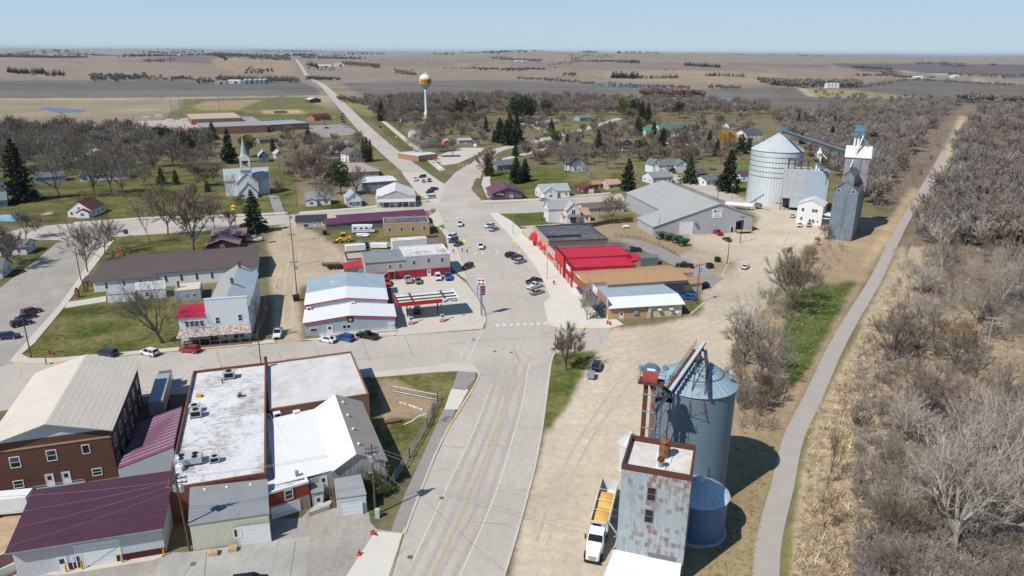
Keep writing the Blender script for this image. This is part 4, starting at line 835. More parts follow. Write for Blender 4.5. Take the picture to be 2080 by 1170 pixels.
mb=MB();mb.tube((0,0,0),(0,0,8),.13,n=8);mb.tube((-.55,1.4,0),(-.4,.1,7.5),.07,n=6);mb.build('pole',WOODPOLE,rt)
mb=MB();mb.box(-1.15,-.3,8.8,.95,-.05,10.7);mb.build('emblem_panel',WHITE,rt);o=bowtie(rt,1,.82,.72,MATS['crimson emblem']);o.location=(-.1,-.32,9.75)
mb=MB();mb.box(-1.25,-.28,6.1,.95,-.05,8.75);mb.build('price_panel',mat('navy panel',c(48,62,116,.8)),rt)
mb=MB();mb.box(-.02,-.3,6.75,.9,-.281,8.7);mb.build('red_panel',mat('dark red panel',c(130,42,48,.8)),rt)
mb=MB()
for k in range(4):
 mb.box(-1.05,-.3,6.3+k*.62,-.4,-.281,6.6+k*.62)
 mb.box(-1.2,-.3,6.7+k*.62,.9,-.2815,6.76+k*.62)
mb.build('price_strip',mat('pale blue strip',c(190,206,230,.8)),rt)
s=Bld('store','two storey grey building with red ribbed base and outside stair','store',(744,572),(915,558),10);W_=s.w;xm=s.loc(824,566).x
d2=s.loc(902,495,7.2).y;s.flat(xm,0,W_,d2,7.2,(LAP,(188,184,182)),(FLATR,None),.25,(PLAIN,(230,230,228)))
at=s.last
for u,z in((.2,4.3),(.52,4.7),(.82,4.5)):s.op('f',(W_-xm)*u,z,1.0,1.3)
mb=MB();mb.box(0,-.05,0,W_*.995,-.004,2.6);s.add('red_base',mb,RIBW,(172,50,66),.95)
s.last=(xm,-.05,W_,d2,7);s.op('f',(W_-xm)*.52,.1,1.0,2.1,'door')
d3=s.loc(741,511,7.4).y;s.gable(0,.0,xm-.02,d3*1.6,5.9,1.2,'x',.2,(LAP,(188,184,182)),(SHIN,(142,150,150)));
for u in(.62,.88):s.op('f',xm*u,3.6,.8,1.2)
mb=MB()
for k in range(12):mb.box(xm*.28+k*.28,-1.3,.25+k*.25-.06,xm*.28+k*.28+.3,-.1,.25+k*.25)
mb.box(xm*.28+3.3,-1.6,3.0,xm*.28+5.3,-.06,3.12)
for y in(-1.3,-.12):mb.bar((xm*.28,y,1.1),(xm*.28+3.4,y,4.1),.07)
mb.bar((xm*.28+3.4,-1.6,4.1),(xm*.28+5.3,-1.6,4.1),.07)
for x in(3.4,5.25):mb.box(xm*.28+x-.06,-1.62,0,xm*.28+x+.06,-1.5,4.1)
s.add('outside_stair',mb,mat('unpainted timber',c(196,178,156),var=.15))
s=Bld('rear_annex','low tan flat roof annex behind the grey and red building','annex',(706,552),(742,549),6);s.flat(0,0,s.w,s.loc(739,510,4.2).y,4.2,(PLAIN,(206,200,196)),(PLAIN,(206,190,168)),.3,(PLAIN,(110,80,76)))
s=Bld('lean_to_shed','small lean-to with a bright red metal roof','shed',(699,566),(744,560),4);s.quad([(699,549,2.6),(744,540,2.6),(741,527,3.6),(697,535,3.6)],(PLAIN,(190,190,188)),(SEAMX,(206,66,74)),.12);s.op('f',s.w*.7,.1,.9,2,'door')
s=Bld('store','low store with weathered grey roof and maroon false front','store',(798,512),(892,505),8);s.flat(0,0,s.w*.74,s.loc(866,479,4).y,4.0,(LAP,(228,228,226)),(FLATR,None),.12);s.flat(s.w*.75,0,s.w,s.loc(893,478,4.6).y,4.6,(PLAIN,(176,160,156)),(PLAIN,(158,140,136)),.3,(PLAIN,(120,60,62)))
s=Bld('brick_store','tan brick building with black flat roof and four windows','store',(781,480),(873,476),(866,439,4.9));s.flat(0,0,s.w,s.d,5.0,(BRICKT,(188,162,122)),(FLATD,None),.45,(PLAIN,(184,170,150)))
for u in(.12,.38,.63,.88):s.op('f',s.w*u,1.8,.9,1.5)
s.chimney(s.w*.68,s.d*.3,4.6,7.0,(170,160,150),.6)
s=Bld('store','long low building with a purple metal roof','store',(692,468),(868,455),(862,425,4.6));s.gable(0,0,s.w,s.d*1.9,3.0,1.6,'x',.4,(RIBW,(120,128,126)),(SEAMX,(112,66,96)));s.row('f',3,1.0)
s.gable(-5.4,.6,-.02,s.d*1.5,2.5,1.2,'x',.3,(RIBW,(128,126,122)),(SEAMX,(112,66,96)))
s=Bld('shed','long shed with a black shingle roof and two white doors','shed',(602,463),(664,460),(686,435,3.6));s.gable(0,0,s.w,s.d*1.8,2.7,1.0,'x',.35,(LAP,(190,190,188)),(SHIN,(62,66,76)))
for u in(.6,.9):s.op('f',s.w*u,.1,1,2.1,'door')
s=Bld('store','white store with a tan false front and open porch','store',(766,421),(843,419),20);W_=s.w
s.gable(0,.3,W_,22,4.0,3.4,'y',.5,(LAP,(232,232,230)),(SEAMX,(240,240,238)));mb=MB();mb.box(0,0,0,W_,.28,5.3);mb.box(W_*.2,0,5.3,W_*.8,.28,5.9);s.add('false_front',mb,PLAIN,(196,184,172),.95)
s.last=(0,0,W_,20,4);s.op('f',W_*.25,.3,3.6,2.0);s.op('f',W_*.7,.3,4.2,2.0);s.op('f',W_*.48,.1,1.0,2.1,'door')
mb=MB();mb.hexa([(-.1,-2.8,2.7),(W_+.3,-2.8,2.7),(W_+.3,-.02,3.5),(-.1,-.02,3.5)],[(-.1,-2.8,2.82),(W_+.3,-2.8,2.82),(W_+.3,-.02,3.62),(-.1,-.02,3.62)]);s.add('porch_roof',mb,SEAMX,(214,220,224))
mb=MB()
for u in np.linspace(.0,W_,7):mb.box(u-.06,-2.75,0,u+.06,-2.63,2.7)
s.add('porch_post',mb,WHITE)
s=Bld('store','blue grey building with a wide white flat metal roof','store',(737,389),(806,384),(801,354,5));s.gable(0,0,s.w,s.d,4.4,.8,'x',.4,(RIBW,(150,164,178)),(SEAMX,(244,244,242)));s.row('f',3,1.2)
house('tiny white gable cottage with a brick porch',(706,420),(735,418),9,3.6,2.8,'y',wall=(236,238,240),roof=(176,188,198),porch=(.05,.95,1.6),name='cottage',nf=2)
house('white house with grey roof behind the two front lawns',(622,418),(672,416),9,3.0,2.6,'x',wall=(234,238,242),roof=(150,152,158),wing=(.0,.45,1.5,2.6,.8))
s=Bld('church','white wooden church with a tall pointed steeple','church',(460,399),(549,394),14);W_=s.w
s.gable(0,0,W_,13,7.6,4.6,'x',.4,(LAP,(228,232,236)),(SHIN,(182,194,200)),kw=1.0);RR=s.roof
for k in range(3):s.op('r',2.5+4*k,1.8,1.0,3.0);s.op('l',2.5+4*k,1.8,1.0,3.0)
xc=s.loc(505,399).x
s.gable(xc-5,-3.5,xc+5,5.8,6.8,4.6,'y',.35,(LAP,(232,234,238)),(SHIN,(190,200,206)),kw=1.0);
s.gable(xc-4.2,-8.2,xc+4.2,-3.52,2.4,4.6,'y',.3,(LAP,(236,238,240)),(SHIN,(150,156,162)),kw=1.0);s.op('f',5,2.9,1.2,1.4);s.op('f',1.7,.9,1.2,1.1);s.op('f',4.3,.1,1.3,2.2,'door')
T0=s.loc(502,385);yt=-3.4;t_=2.5
mb=MB();mb.box(xc-t_,yt,0,xc+t_,yt+2*t_,12.8);s.add('tower',mb,LAP,(236,240,244),1.05)
mb=MB();a=3.0;mb.hexa([(xc-a,yt-.5,12.8),(xc+a,yt-.5,12.8),(xc+a,yt+2*t_+.5,12.8),(xc-a,yt+2*t_+.5,12.8)],[(xc-2.1,yt+.4,14.1),(xc+2.1,yt+.4,14.1),(xc+2.1,yt+2*t_-.4,14.1),(xc-2.1,yt+2*t_-.4,14.1)]);s.add('tower_skirt',mb,SHIN,(176,188,196))
mb=MB();a=1.9;cy=yt+t_
for sx in(-1,1):
 for sy in(-1,1):mb.box(xc+sx*a-.4,cy+sy*a-.4,14.1,xc+sx*a+.4,cy+sy*a+.4,17.4)
mb.box(xc-a-.4,cy-a-.4,17.4,xc+a+.4,cy+a+.4,18.6)
for sx in(-1,1):mb.hexa([(xc-a-.5,cy+sx*(a+.3)-.15,18.6),(xc+a+.5,cy+sx*(a+.3)-.15,18.6),(xc+a+.5,cy+sx*(a+.3)+.15,18.6),(xc-a-.5,cy+sx*(a+.3)+.15,18.6)],[(xc-.1,cy+sx*(a+.3)-.15,20.2),(xc+.1,cy+sx*(a+.3)-.15,20.2),(xc+.1,cy+sx*(a+.3)+.15,20.2),(xc-.1,cy+sx*(a+.3)+.15,20.2)])
s.add('belfry',mb,WHITE)
mb=MB();mb.lathe([(.2,16.6),(.3,16.2),(.4,15.5),(.65,15.1)],(xc,cy,0),12);mb.bar((xc-1.8,cy,16.7),(xc+1.8,cy,16.7),.12);s.add('bell',mb,mat('dark bronze',c(70,62,52),metal=.6))
mb=MB();mb.lathe([(2.3,18.6),(1.6,20.3),(.08,28.0)],(xc,cy,0),8);s.spire=s.add('spire',mb,SHIN,(176,188,192),1.1)
mb=MB();mb.box(xc-.05,cy-.05,28,xc+.05,cy+.05,29.3);mb.box(xc-.4,cy-.04,28.7,xc+.4,cy+.04,28.8);s.add('cross',mb,WHITE,parent=s.spire)
def facade_quad(name,label,cat,a,b,roof,wall,rf,par=None,**k):
 s=Bld(name,label,cat,a,b,8);s.quad(roof,wall,rf,**k);return s
AX=16.0
s=Bld('brick_store','corner store with a pale blue metal roof and white front slope','store',(1249,655),(1384,641),12,ang=11);W_,D=s.w,0
q=s.loc(1344,564,4.2);D=q.y;x0=s.loc(1233,612,4.9).x
wb=MB()
for pq in([(x0,0,0),(W_*.5,0,0),(W_*.5,0,3.7),(x0,0,3.7)],):wb.face(pq)
s.add('brick_wall',wb,BRICKT,(196,160,122),.95)
wb=MB()
for pq in([(W_*.5,0,0),(W_,0,0),(W_,0,3.7),(W_*.5,0,3.7)],[(W_,0,0),(W_,D,0),(W_,D,3.9),(W_,4,4.9),(W_,0,3.7)],[(W_,D,0),(x0,D,0),(x0,D,3.9),(W_,D,3.9)],[(x0,D,0),(x0,0,0),(x0,0,3.7),(x0,4,4.9),(x0,D,3.9)]):wb.face(pq)
s.add('wall',wb,PLAIN,(212,202,178),.95);s.box('buttress',W_*.5,-.5,0,W_*.54,-.01,3.6,PLAIN,(222,212,188))
mb=MB();qd=[(x0,4,4.95),(W_+.3,4,4.95),(W_+.3,D+.2,3.95),(x0,D+.2,3.95)];mb.hexa(qd,[(a,b,z+.1)for a,b,z in qd]);s.roof=s.add('roof',mb,mat('pale blue metal roof',c(172,190,198),kind='ribx',per=.5,rough=.5,var=.07),label='pale blue slope')
mb=MB();qd=[(x0-.1,-.8,3.5),(W_+.5,-.8,3.5),(W_+.3,3.98,4.97),(x0-.1,3.98,4.97)];mb.hexa(qd,[(a,b,z+.12)for a,b,z in qd]);s.add('roof',mb,MATS['white metal roof'],label='white front slope')
s.last=(x0,0,W_,D,3.7);s.op('f',(W_-x0)*.18,.1,1.1,2.1,'door')
for u in(.66,.83):mb=MB();mb.hexa([(W_*u-.55,-.9,2.2),(W_*u+.55,-.9,2.2),(W_*u+.55,-.01,2.2),(W_*u-.55,-.01,2.2)],[(W_*u-.5,-.3,2.75),(W_*u+.5,-.3,2.75),(W_*u+.5,-.01,2.9),(W_*u-.5,-.01,2.9)]);s.add('vent_hood',mb,mat('cream hood',c(226,214,180)))
mb=MB();mb.box(W_*.3,-.3,1.2,W_*.36,-.01,2.6);s.add('meter_box',mb,STEEL)
for k in range(3):mb=MB();mb.lathe([(.3,0),(.3,.5),(.15,.75)],(W_*(.12+.31*k),D-1.2,4.1),10);s.add('roof_vent',mb,CHROME,parent=s.roof)
A0,A1=s.loc(1190,563,4.9),s.loc(1231,592,4.9)
f0,f1=s.loc(1200,598),s.loc(1247,655);f0.x=x0-.4;f1.x=x0-.4
mb=MB();mb.box(x0-.35,-.2,3.9,x0-.01,D+.5,5.9);s.add('sign_band',mb,mat('brown striped panels',c(176,136,112),kind='riby',per=1.1))
mb=MB();mb.box(x0-.42,D*.42,3.8,x0-.355,D*.62,6.0);mb.box(x0-.42,-.2,3.8,x0-.355,.1,5.95);mb.box(x0-.42,D+.2,3.8,x0-.355,D+.5,5.95);s.add('white_panel',mb,WHITE)
mb=MB();mb.hexa([(x0-2.9,.6,2.3),(x0-.36,.6,3.85),(x0-.36,D+.4,3.85),(x0-2.9,D+.4,2.3)],[(x0-2.9,.6,2.42),(x0-.36,.6,3.97),(x0-.36,D+.4,3.97),(x0-2.9,D+.4,2.42)]);s.add('awning',mb,mat('navy awning',c(66,74,92)))
s.last=(x0,0,W_,D,3.7);s.row('l',3,.6,2.2,1.8)
def store(label,near,far,h,back,wall,roof,par=.5,front=None,wk=.95,name='store',extra=None):
 """store whose front is its left end wall: near and far are the base points of that front"""
 s=Bld(name,label,'store',near,far,10)
 d=s.inv@G(*back);d=-abs(d.y)
 return s,d
def strip_store(label,near,far,h,back,wall,roof,par=.5,front=None,cop=None):
 s=Bld('store',label,'store',near,far,10);dep=abs((s.inv@G(*back)).y)
 s.flat(0,-dep,s.w,0,h,wall,roof,par,cop);s.dep=dep
 if front:mb=MB();mb.box(0,.004,0,s.w,.12,h+.3);s.add('front',mb,front[0],front[1],.95)
 s.last=(0,-dep,s.w,.12 if front else 0,h);return s
def awning(s,u,w,z,out,rgb=(206,40,66),dome=False):
 mb=MB();n_=8
 if dome:
  vs=[(u,.12,z+w*.62)]
  for k in range(n_+1):t=math.pi*k/n_;vs.append((u-math.cos(t)*w/2,.12+math.sin(t)*out,z))
  mid=[(u-math.cos(math.pi*k/n_)*w*.42,.12+math.sin(math.pi*k/n_)*out*.8,z+w*.36)for k in range(n_+1)]
  vs+=mid;mb.mesh(vs,[(0,n_+2+k,n_+3+k)for k in range(n_)]+[(n_+2+k,1+k,2+k,n_+3+k)for k in range(n_)])
 else:mb.hexa([(u-w/2,.12,z),(u+w/2,.12,z),(u+w/2,out,z-.5),(u-w/2,out,z-.5)],[(u-w/2,.12,z+.9),(u+w/2,.12,z+.9),(u+w/2,out,z-.4),(u-w/2,out,z-.4)])
 s.add('awning',mb,mat('red awning cloth',c(214,44,72),var=.06,rough=.8))
s=strip_store('brick front store with long tan brown shingle roofs',(1187,612),(1163,586),5.2,(1367,553,4.5),(PLAIN,(150,152,158)),(SHIN,(186,150,112)),.05);d=s.dep
mb=MB();mb.box(0,.004,0,s.w,.1,2.6);s.add('lower_front',mb,PLAIN,(232,228,222));mb=MB();mb.box(0,.004,2.6,s.w,.12,5.3);s.add('brick_front',mb,BRICKT,(168,92,68),.95)
s.gable(-2.2,-d,s.w+.6,-6.2,5.3,1.1,'y',.25,(PLAIN,(158,160,166)),(SHIN,(192,154,116)),z0=4.6)
s.gable(.2,-6.0,s.w-.1,.1,5.3,.9,'y',.25,(PLAIN,(240,238,234)),(SHIN,(192,154,116)),z0=4.9)
s.last=(0,-d,s.w,.1,5);s.op('b',s.w*.3,.3,1.0,2.1,'door');s.op('b',s.w*.65,.7,1.4,1.2)
RD=mat('bright red metal roof',c(212,36,62),kind='riby',per=.45,var=.16,rough=.5)
s=strip_store('narrow store with a red front, white sign panel and black frame',(1163,586),(1147,566),6.5,(1262,516,6.2),(PLAIN,(170,40,58)),(RD,None),.06,(PLAIN,(196,40,62)));d=s.dep
mb=MB();mb.box(s.w*.3,.13,4.3,s.w*.75,.2,5.6);s.add('sign_panel',mb,WHITE)
mb=MB();mb.box(-.1,-.3,6.5,s.w+.05,.35,6.75);mb.box(-.1,.13,0,.12,.3,6.5);mb.box(-.05,.13,2.9,s.w,.2,3.15);s.add('black_frame',mb,BLACK);s.row('b',2,.5,1.4,1.7)
mb=MB();pts=[s.loc(1272,532,5.2),s.loc(1262,516,5.6),s.loc(1293,513,5.6),s.loc(1303,529,5.2)];mb.hexa(pts,[p+Vector((0,0,.15))for p in pts]);s.add('roof',mb,RD,label='lower red rear roof')
for x,y in((1234,520),(1226,517),(1293,522)):p=s.loc(x,y,5.9);mb=MB();mb.tube(p-Vector((0,0,.4)),p+Vector((0,0,.8)),.12,n=6);s.add('vent',mb,CHROME)
s=strip_store('store with a tall red front over dark glass bays',(1146,565),(1127,543),6.56,(1256,500,6.2),(PLAIN,(170,40,58)),(RD,None),.06,(PLAIN,(204,56,62)))
mb=MB();mb.box(-.05,.13,2.9,s.w,.22,3.1);mb.box(-.12,.13,0,.1,.3,7.0);mb.box(-.12,-.3,7.01,s.w+.1,.3,7.2);s.add('black_frame',mb,BLACK);s.row('b',3,.4,1.1,2.2,.4)
s=strip_store('brick store with round red awnings and a flat dark roof',(1114,528),(1084,494),6.6,(1217,472,6.5),(BRICKT,(150,104,84)),(FLATD,None),.35,(PLAIN,(198,176,150)),(PLAIN,(78,80,88)));d=s.dep;W_=s.w
awning(s,W_*.82,5.2,2.6,2.6,dome=True);awning(s,W_*.46,3.0,2.5,1.6,dome=True);awning(s,W_*.2,3.0,2.5,1.6,dome=True)
for u in(.82,.46,.2):s.op('b',W_*(1-u),.3,1.8,2.2,'bare')
for u in(.1,.33,.6,.93):mb=MB();mb.box(W_*u-.25,.13,0,W_*u+.25,.3,5.2);s.add('pilaster',mb,PLAIN,(206,184,158),.95)
mb=MB();mb.box(-.1,.13,5.3,W_+.1,.5,5.7);mb.box(-.1,.13,6.5,W_+.1,.45,6.9);s.add('cornice',mb,PLAIN,(186,160,140),.95)
for x,y,hh in((1135,482,1.8),(1146,478,2.2),(1174,476,.9)):
 p=s.loc(x,y,6.2);mb=MB();mb.tube(p,p+Vector((0,0,hh)),.3,n=8);s.add('flue',mb,CHROME,parent=s.roof)
mb=MB();mb.box(W_*.25,-d*.62,6.26,W_*.3,-1,6.9);s.add('roof_divider',mb,mat('black wall felt',c(60,62,70)))
s=strip_store('low store with pink red awnings between brick and red fronts',(1127,543),(1114,528),5.0,(1275,503,4.8),(PLAIN,(120,116,116)),(FLATD,None),.25,(PLAIN,(196,184,180)))
for u in(.2,.5,.8):awning(s,s.w*u,1.4,2.3,1.2,dome=True)
s.row('b',3,.6,1.0,1.5,.3)
s=Bld('store','low tan shop with a pale cream gable roof at the corner','store',(1083,497),(1060,477),10);dep=abs((s.inv@G(1130,460,4)).y)
s.gable(0,-dep,s.w,0,3.4,1.6,'y',.7,(PLAIN,(206,192,156)),(SEAMY,(214,204,192)));s.row('b',4,.8,1.3,1.5)
s=Bld('shed','small tan shed with brown shingle roof and white door','shed',(1386,595),(1425,590),4);s.gable(0,0,s.w,4.2,2.6,1.2,'x',.3,(PLAIN,(206,194,172)),(SHIN,(186,146,112)));s.op('l',2.1,.1,1.6,2.1,'door')
s=Bld('annex','grey block annex with a brown shingle roof behind the stores','annex',(1367,570),(1424,565),5);s.quad([(1371,557,3),(1408,554,3),(1400,545,3.6),(1367,547,3.6)],(PLAIN,(170,172,176)),(SHIN,(190,148,110)),.2)
s=Bld('shed','dark shed with a flat metal roof behind the red roof','shed',(1300,532),(1337,526),5);s.quad([(1303,526,2.6),(1337,524,2.6),(1336,517,2.8),(1300,518,2.8)],(PLAIN,(116,122,128)),(SEAMX,(128,136,140)),.1)
s=Bld('warehouse','huge grey metal warehouse with a big gable and white sign','warehouse',(1326,480),(1527,470),30);W_=s.w
Z=lambda x,y,ty:hz((x,y),ty)
um,up=s.loc(1372,477).x,s.loc(1455,473).x;hp,hr,hl=11.8,6.3,3.7;D=s.loc(1332,367,hp).y;hm=hl+(hp-hl)*um/up
wb=MB();wb.face([(0,0,0),(W_,0,0),(W_,0,hr),(up,0,hp),(0,0,hl)]);wb.face([(W_,0,0),(W_,D,0),(W_,D,hr),(W_,0,hr)]);wb.face([(W_,D,0),(um,D,0),(um,D,hm),(up,D,hp),(W_,D,hr)])
De=s.loc(1330,427,hm).y;wb.face([(um,D,0),(um,De,0),(um,De,hm),(um,D,hm)]);wb.face([(um,De,0),(0,De,0),(0,De,hl),(um,De,hm)]);wb.face([(0,De,0),(0,0,0),(0,0,hl),(0,De,hl)])
s.add('wall',wb,RIBW,(184,186,192),.95)
mb=MB();t=.15;e=.4
def slab(q):mb.hexa(q,[(a,b,z+t)for a,b,z in q])
sl=(hp-hl)/up;sr=(hp-hr)/(W_-up)
slab([(um-.4,-e,hm-.4*sl+.02),(up,-e,hp+.02),(up,D+e,hp+.02),(um-.4,D+e,hm-.4*sl+.02)]);slab([(up,-e,hp+.02),(W_+e,-e,hr-e*sr+.02),(W_+e,D+e,hr-e*sr+.02),(up,D+e,hp+.02)]);slab([(-e,-e,hl-e*sl+.02),(um-.4,-e,hm-.4*sl+.02),(um-.4,De+.2,hm-.4*sl+.02),(-e,De+.2,hl-e*sl+.02)])
s.roof=s.add('roof',mb,SEAMY,(192,193,190))
s.last=(0,0,W_,D,6);s.op('f',s.loc(1391,476).x,.05,5.4,5.0,'garage');s.op('f',s.loc(1500,471).x,.9,3.6,4.0,'open');s.op('f',s.loc(1486,472).x,.1,1.1,2.2,'open')
xs_=s.loc(1451,473).x;mb=MB();mb.box(xs_-2.1,-.12,6.2,xs_+2.1,-.01,9.8);sg=s.add('sign',mb,WHITE)
mb=MB();mb.lathe([(.55,0),(.55,.03)],n=16);o=s.add('leaf_emblem',mb,mat('green leaf paint',c(70,128,80)),parent=sg);o.location=(xs_-.9,-.13,8.9);o.rotation_euler=(math.pi/2,0,0)
mb=MB()
for k,(a,b)in enumerate(((-.1,1.7),(-.1,1.8),(-.1,1.2),(-1.0,1.0),(-1.5,1.4))):z=(9.3,8.9,8.5,7.4,6.8)[k];mb.box(xs_+a,-.135,z,xs_+b,-.121,z+.16)
s.add('sign_text',mb,mat('grey sign lettering',c(120,140,146)),parent=sg)
for x in(1410,1502):u=s.loc(x,476).x;mb=MB();mb.hexa([(u-.6,-1.2,4.6),(u+.6,-1.2,4.6),(u+.6,-.01,4.6),(u-.6,-.01,4.6)],[(u-.55,-.5,5.2),(u+.55,-.5,5.2),(u+.55,-.01,5.5),(u-.55,-.01,5.5)]);s.add('vent_hood',mb,CHROME)
u0,u1=s.loc(1490,471).x,s.loc(1513,470).x;mb=MB();mb.box(u0,-3.2,.8,u1+1.2,-.02,1.0)
for x in(u0+.3,u1+.8):mb.box(x-.15,-3.1,0,x+.15,-2.8,.8)
s.add('dock',mb,mat('dock planks',c(196,178,152),kind='wood',col2=c(168,146,118)))
BINW=mat('corrugated bin steel',c(112,132,146,1.1),kind='ribz',per=.34,var=.06,rough=.5,metal=.08,bump=1.0,sc=.12,fine=.03)
BINR=mat('bin roof steel',c(150,172,184,1.15),rough=.5,metal=.08,var=.08,sc=.2,fine=.03)
BING=mat('bright galvanised bin',c(206,212,214,1.0),kind='ribz',per=.5,rough=.42,metal=.12,var=.08,bump=.8,sc=.1,fine=.03)
BINGR=mat('galvanised bin roof',c(198,206,208,1.15),rough=.45,metal=.1,var=.08,sc=.15,fine=.03)
def grain_bin(label,ctr,r,h,rh,wm=BINW,rm=BINR,n=48,stiff=False,seams=36,rings=0,group=None,cap=.5):
 rt=empty('grain_bin',ctr,0,label,'grain bin',group)
 mb=MB();mb.lathe([(r,0),(r,h)],n=n,cap=False);mb.build('wall',wm,rt,smooth=True)
 mb=MB();mb.lathe([(r+.25,h-.12),(cap,h+rh)],n=n,cap=False);rf=mb.build('roof',rm,rt,smooth=True)
 mb=MB();mb.lathe([(cap+.1,h+rh-.05),(cap+.1,h+rh+.3),(.1,h+rh+.55)],n=16);mb.build('cap',rm,rf)
 if seams:
  mb=MB()
  for i in range(seams):
   t=2*math.pi*i/seams;q0=Vector((math.cos(t)*(r+.2),math.sin(t)*(r+.2),h-.06));q1=Vector((math.cos(t)*(cap+.05),math.sin(t)*(cap+.05),h+rh+.02));mb.tube(q0,q1,.045,n=4,caps=False)
  mb.build('roof_rib',rm,rf)
 if stiff:
  mb=MB()
  for i in range(56):t=2*math.pi*i/56;mb.tube((math.cos(t)*(r+.04),math.sin(t)*(r+.04),0),(math.cos(t)*(r+.04),math.sin(t)*(r+.04),h-.2),.07,n=4,caps=False)
  mb.build('stiffener',STEEL,rt)
 if rings:
  mb=MB()
  for k in range(rings):
   z=h-.3-k*2.3;P_=[Vector((math.cos(2*math.pi*i/48)*(r+.14),math.sin(2*math.pi*i/48)*(r+.14),z))for i in range(49)];mb.path(P_,.09,4)
  mb.build('wind_ring',mat('blue grey steel',c(92,112,128),rough=.5),rt)
 return rt,rf
DKS=mat('dark frame steel',c(74,76,82),rough=.6)
bc=G(1414,771,20.0);bc.z=0
rt,rf=grain_bin('large blue grey corrugated grain bin with a conical roof',bc,6.05,20,3.7);BC=bc
mb=MB();mb.lathe([(6.5,0),(6.5,.5)],n=40);mb.build('base_ring',CONC,rt)
mb=MB();P_=[Vector((math.cos(t)*4.0,math.sin(t)*4.0,21.55))for t in np.linspace(-2.9,.3,30)];mb.path(P_,.05,4);mb.build('roof_rail',DKS,rf)
for t,k in((-.35,5.0),(.25,5.2),(2.9,4.8),(3.6,4.9)):
 mb=MB();p=Vector((math.cos(t)*k,math.sin(t)*k,20+3.7*(1-k/6.2)));mb.lathe([(.32,0),(.32,.5),(.5,.55),(.4,.85),(.05,.95)],p,12);mb.build('roof_vent',CHROME,rf)
p2=G(1412,1074);rt,rf=grain_bin('smaller blue steel grain bin in the shade of the rusty elevator',p2,4.2,6.6,2.0,mat('deep blue bin steel',c(96,124,160,1.0),kind='ribz',per=.34,rough=.45,metal=.2,bump=.8),mat('pale bin roof',c(190,208,222,1.1),rough=.45),seams=20)
mb=MB();mb.lathe([(4.5,0),(4.5,.4)],n=32);mb.build('base_ring',CONC,rt)
p3=G(1279,925,2.5);rt,rf=grain_bin('little silver hopper bin peeking out behind the rusty elevator',(p3.x,p3.y,0),1.9,5.2,1.5,BING,BINGR,seams=12,n=24,cap=.3)
TA=-17.7;h_=17.0
A_=G(1263,943,h_);B2=G(1405,968,h_);s=Bld('elevator_house','rusty pale blue tin clad elevator house with flat white roof','elevator',(1263,943,h_),(1405,968,h_),8);W_,D=s.w,s.loc(1413,905,h_).y
TIN=mat('rusty pale blue tin',c(158,169,174,1.0),kind='panelrust',col2=c(128,90,70,1.0),var=.1,rough=.65)
s.flat(0,0,W_,D,h_,(TIN,None),(mat('stained white roof',c(232,228,222),kind='patch',col2=c(196,182,168)),None),.7,(RUST,None),z0=0)
RR=s.roof
for u,z in((.46,12.4),(.45,9.0)):s.op('f',W_*u,z,1.0,1.9,'window',mat('faded grey frame',c(150,138,134)))
mb=MB();mb.box(W_*.48,-.06,3.0,W_*.9,-.004,4.3);s.add('bare_boards',mb,mat('bare grey boards',c(140,134,130),kind='ribz',per=.16,bump=1.0))
x,y=W_*.56,D*.60;mb=MB();mb.box(x-1,y-1,h_-.69,x+1,y+1,h_-.55,1);mb.lathe([(.75,h_-.55),(.75,h_+.9),(.5,h_+1.15),(.4,h_+1.6)],(x,y,0),16);mb.lathe([(.7,h_+1.6),(.62,h_+1.95),(.1,h_+2.1)],(x,y,0),16);s.add('vent_stack',mb,[mat('ochre rust',c(150,104,60),kind='rust',col2=c(110,62,46)),WHITE],parent=RR)
x,y=W_*.54,D*.25;mb=MB();mb.box(x-.6,y-.6,h_-.69,x+.6,y+.6,h_-.55,1);mb.lathe([(.3,h_-.55),(.3,h_+.4)],(x,y,0),12,2);mb.lathe([(.5,h_+.4),(.45,h_+.75),(.1,h_+.85)],(x,y,0),12);s.add('vent_pipe',mb,[RUST,WHITE,STEEL],parent=RR)
mb=MB();mb.tube((W_*.55,D-.4,h_-.6),(W_*.55,D-.4,h_+4.5),.07,n=5);s.add('mast',mb,RUST)
x0,y0=-1.2,-9.0;mb=MB();mb.hexa([(x0,y0,2.2),(W_*.98,y0,2.2),(W_*.98,-.02,3.4),(x0+.9,-.02,3.4)],[(x0,y0,2.4),(W_*.98,y0,2.4),(W_*.98,-.02,3.6),(x0+.9,-.02,3.6)]);s.add('front_roof',mb,MATS['white metal roof'])
mb=MB();mb.box(.2,y0+.6,0,W_*.95,-.05,2.2);s.add('front_wall',mb,TIN)
mb=MB();mb.tube((-.5,3.5,3.5),(-2.0,4.4,4.6),.14,n=8);mb.tube((-2.0,4.4,4.6),(-2.1,4.4,4.1),.16,n=8);mb.tube((-.05,2.6,6),(-.5,3.5,3.5),.14,n=8);s.add('loading_spout',mb,STEEL)
ELV=s
base=s.loc(1312,890,h_);LM=Matrix.Translation(s.root.location)@Matrix.Rotation(s.ang,4,'Z')
top=G(1322,765,25.5);LP=Vector((top.x,top.y,0))
rt=empty('bucket_elevator',LP,s.ang,'tall rusty bucket elevator with blue and red head beside the large bin','grain elevator leg')
for dx in(-.55,.55):mb=MB();mb.box(dx-.3,-.3,0,dx+.3,.3,24.6);mb.build('leg_casing',RUST if dx<0 else mat('faded rust grey',c(150,130,124),kind='rust',col2=c(120,72,56)),rt)
mb=MB()
for z in np.arange(2,24.5,2.6):mb=MB();mb.box(-1.0,-.4,z,1.0,-.302,z+.14);mb.build('bracket',STEEL,rt)
mb=MB();mb.box(-1.6,-1.0,24.6,1.9,1.2,24.75);mb.build('platform',RUST,rt)
mb=MB()
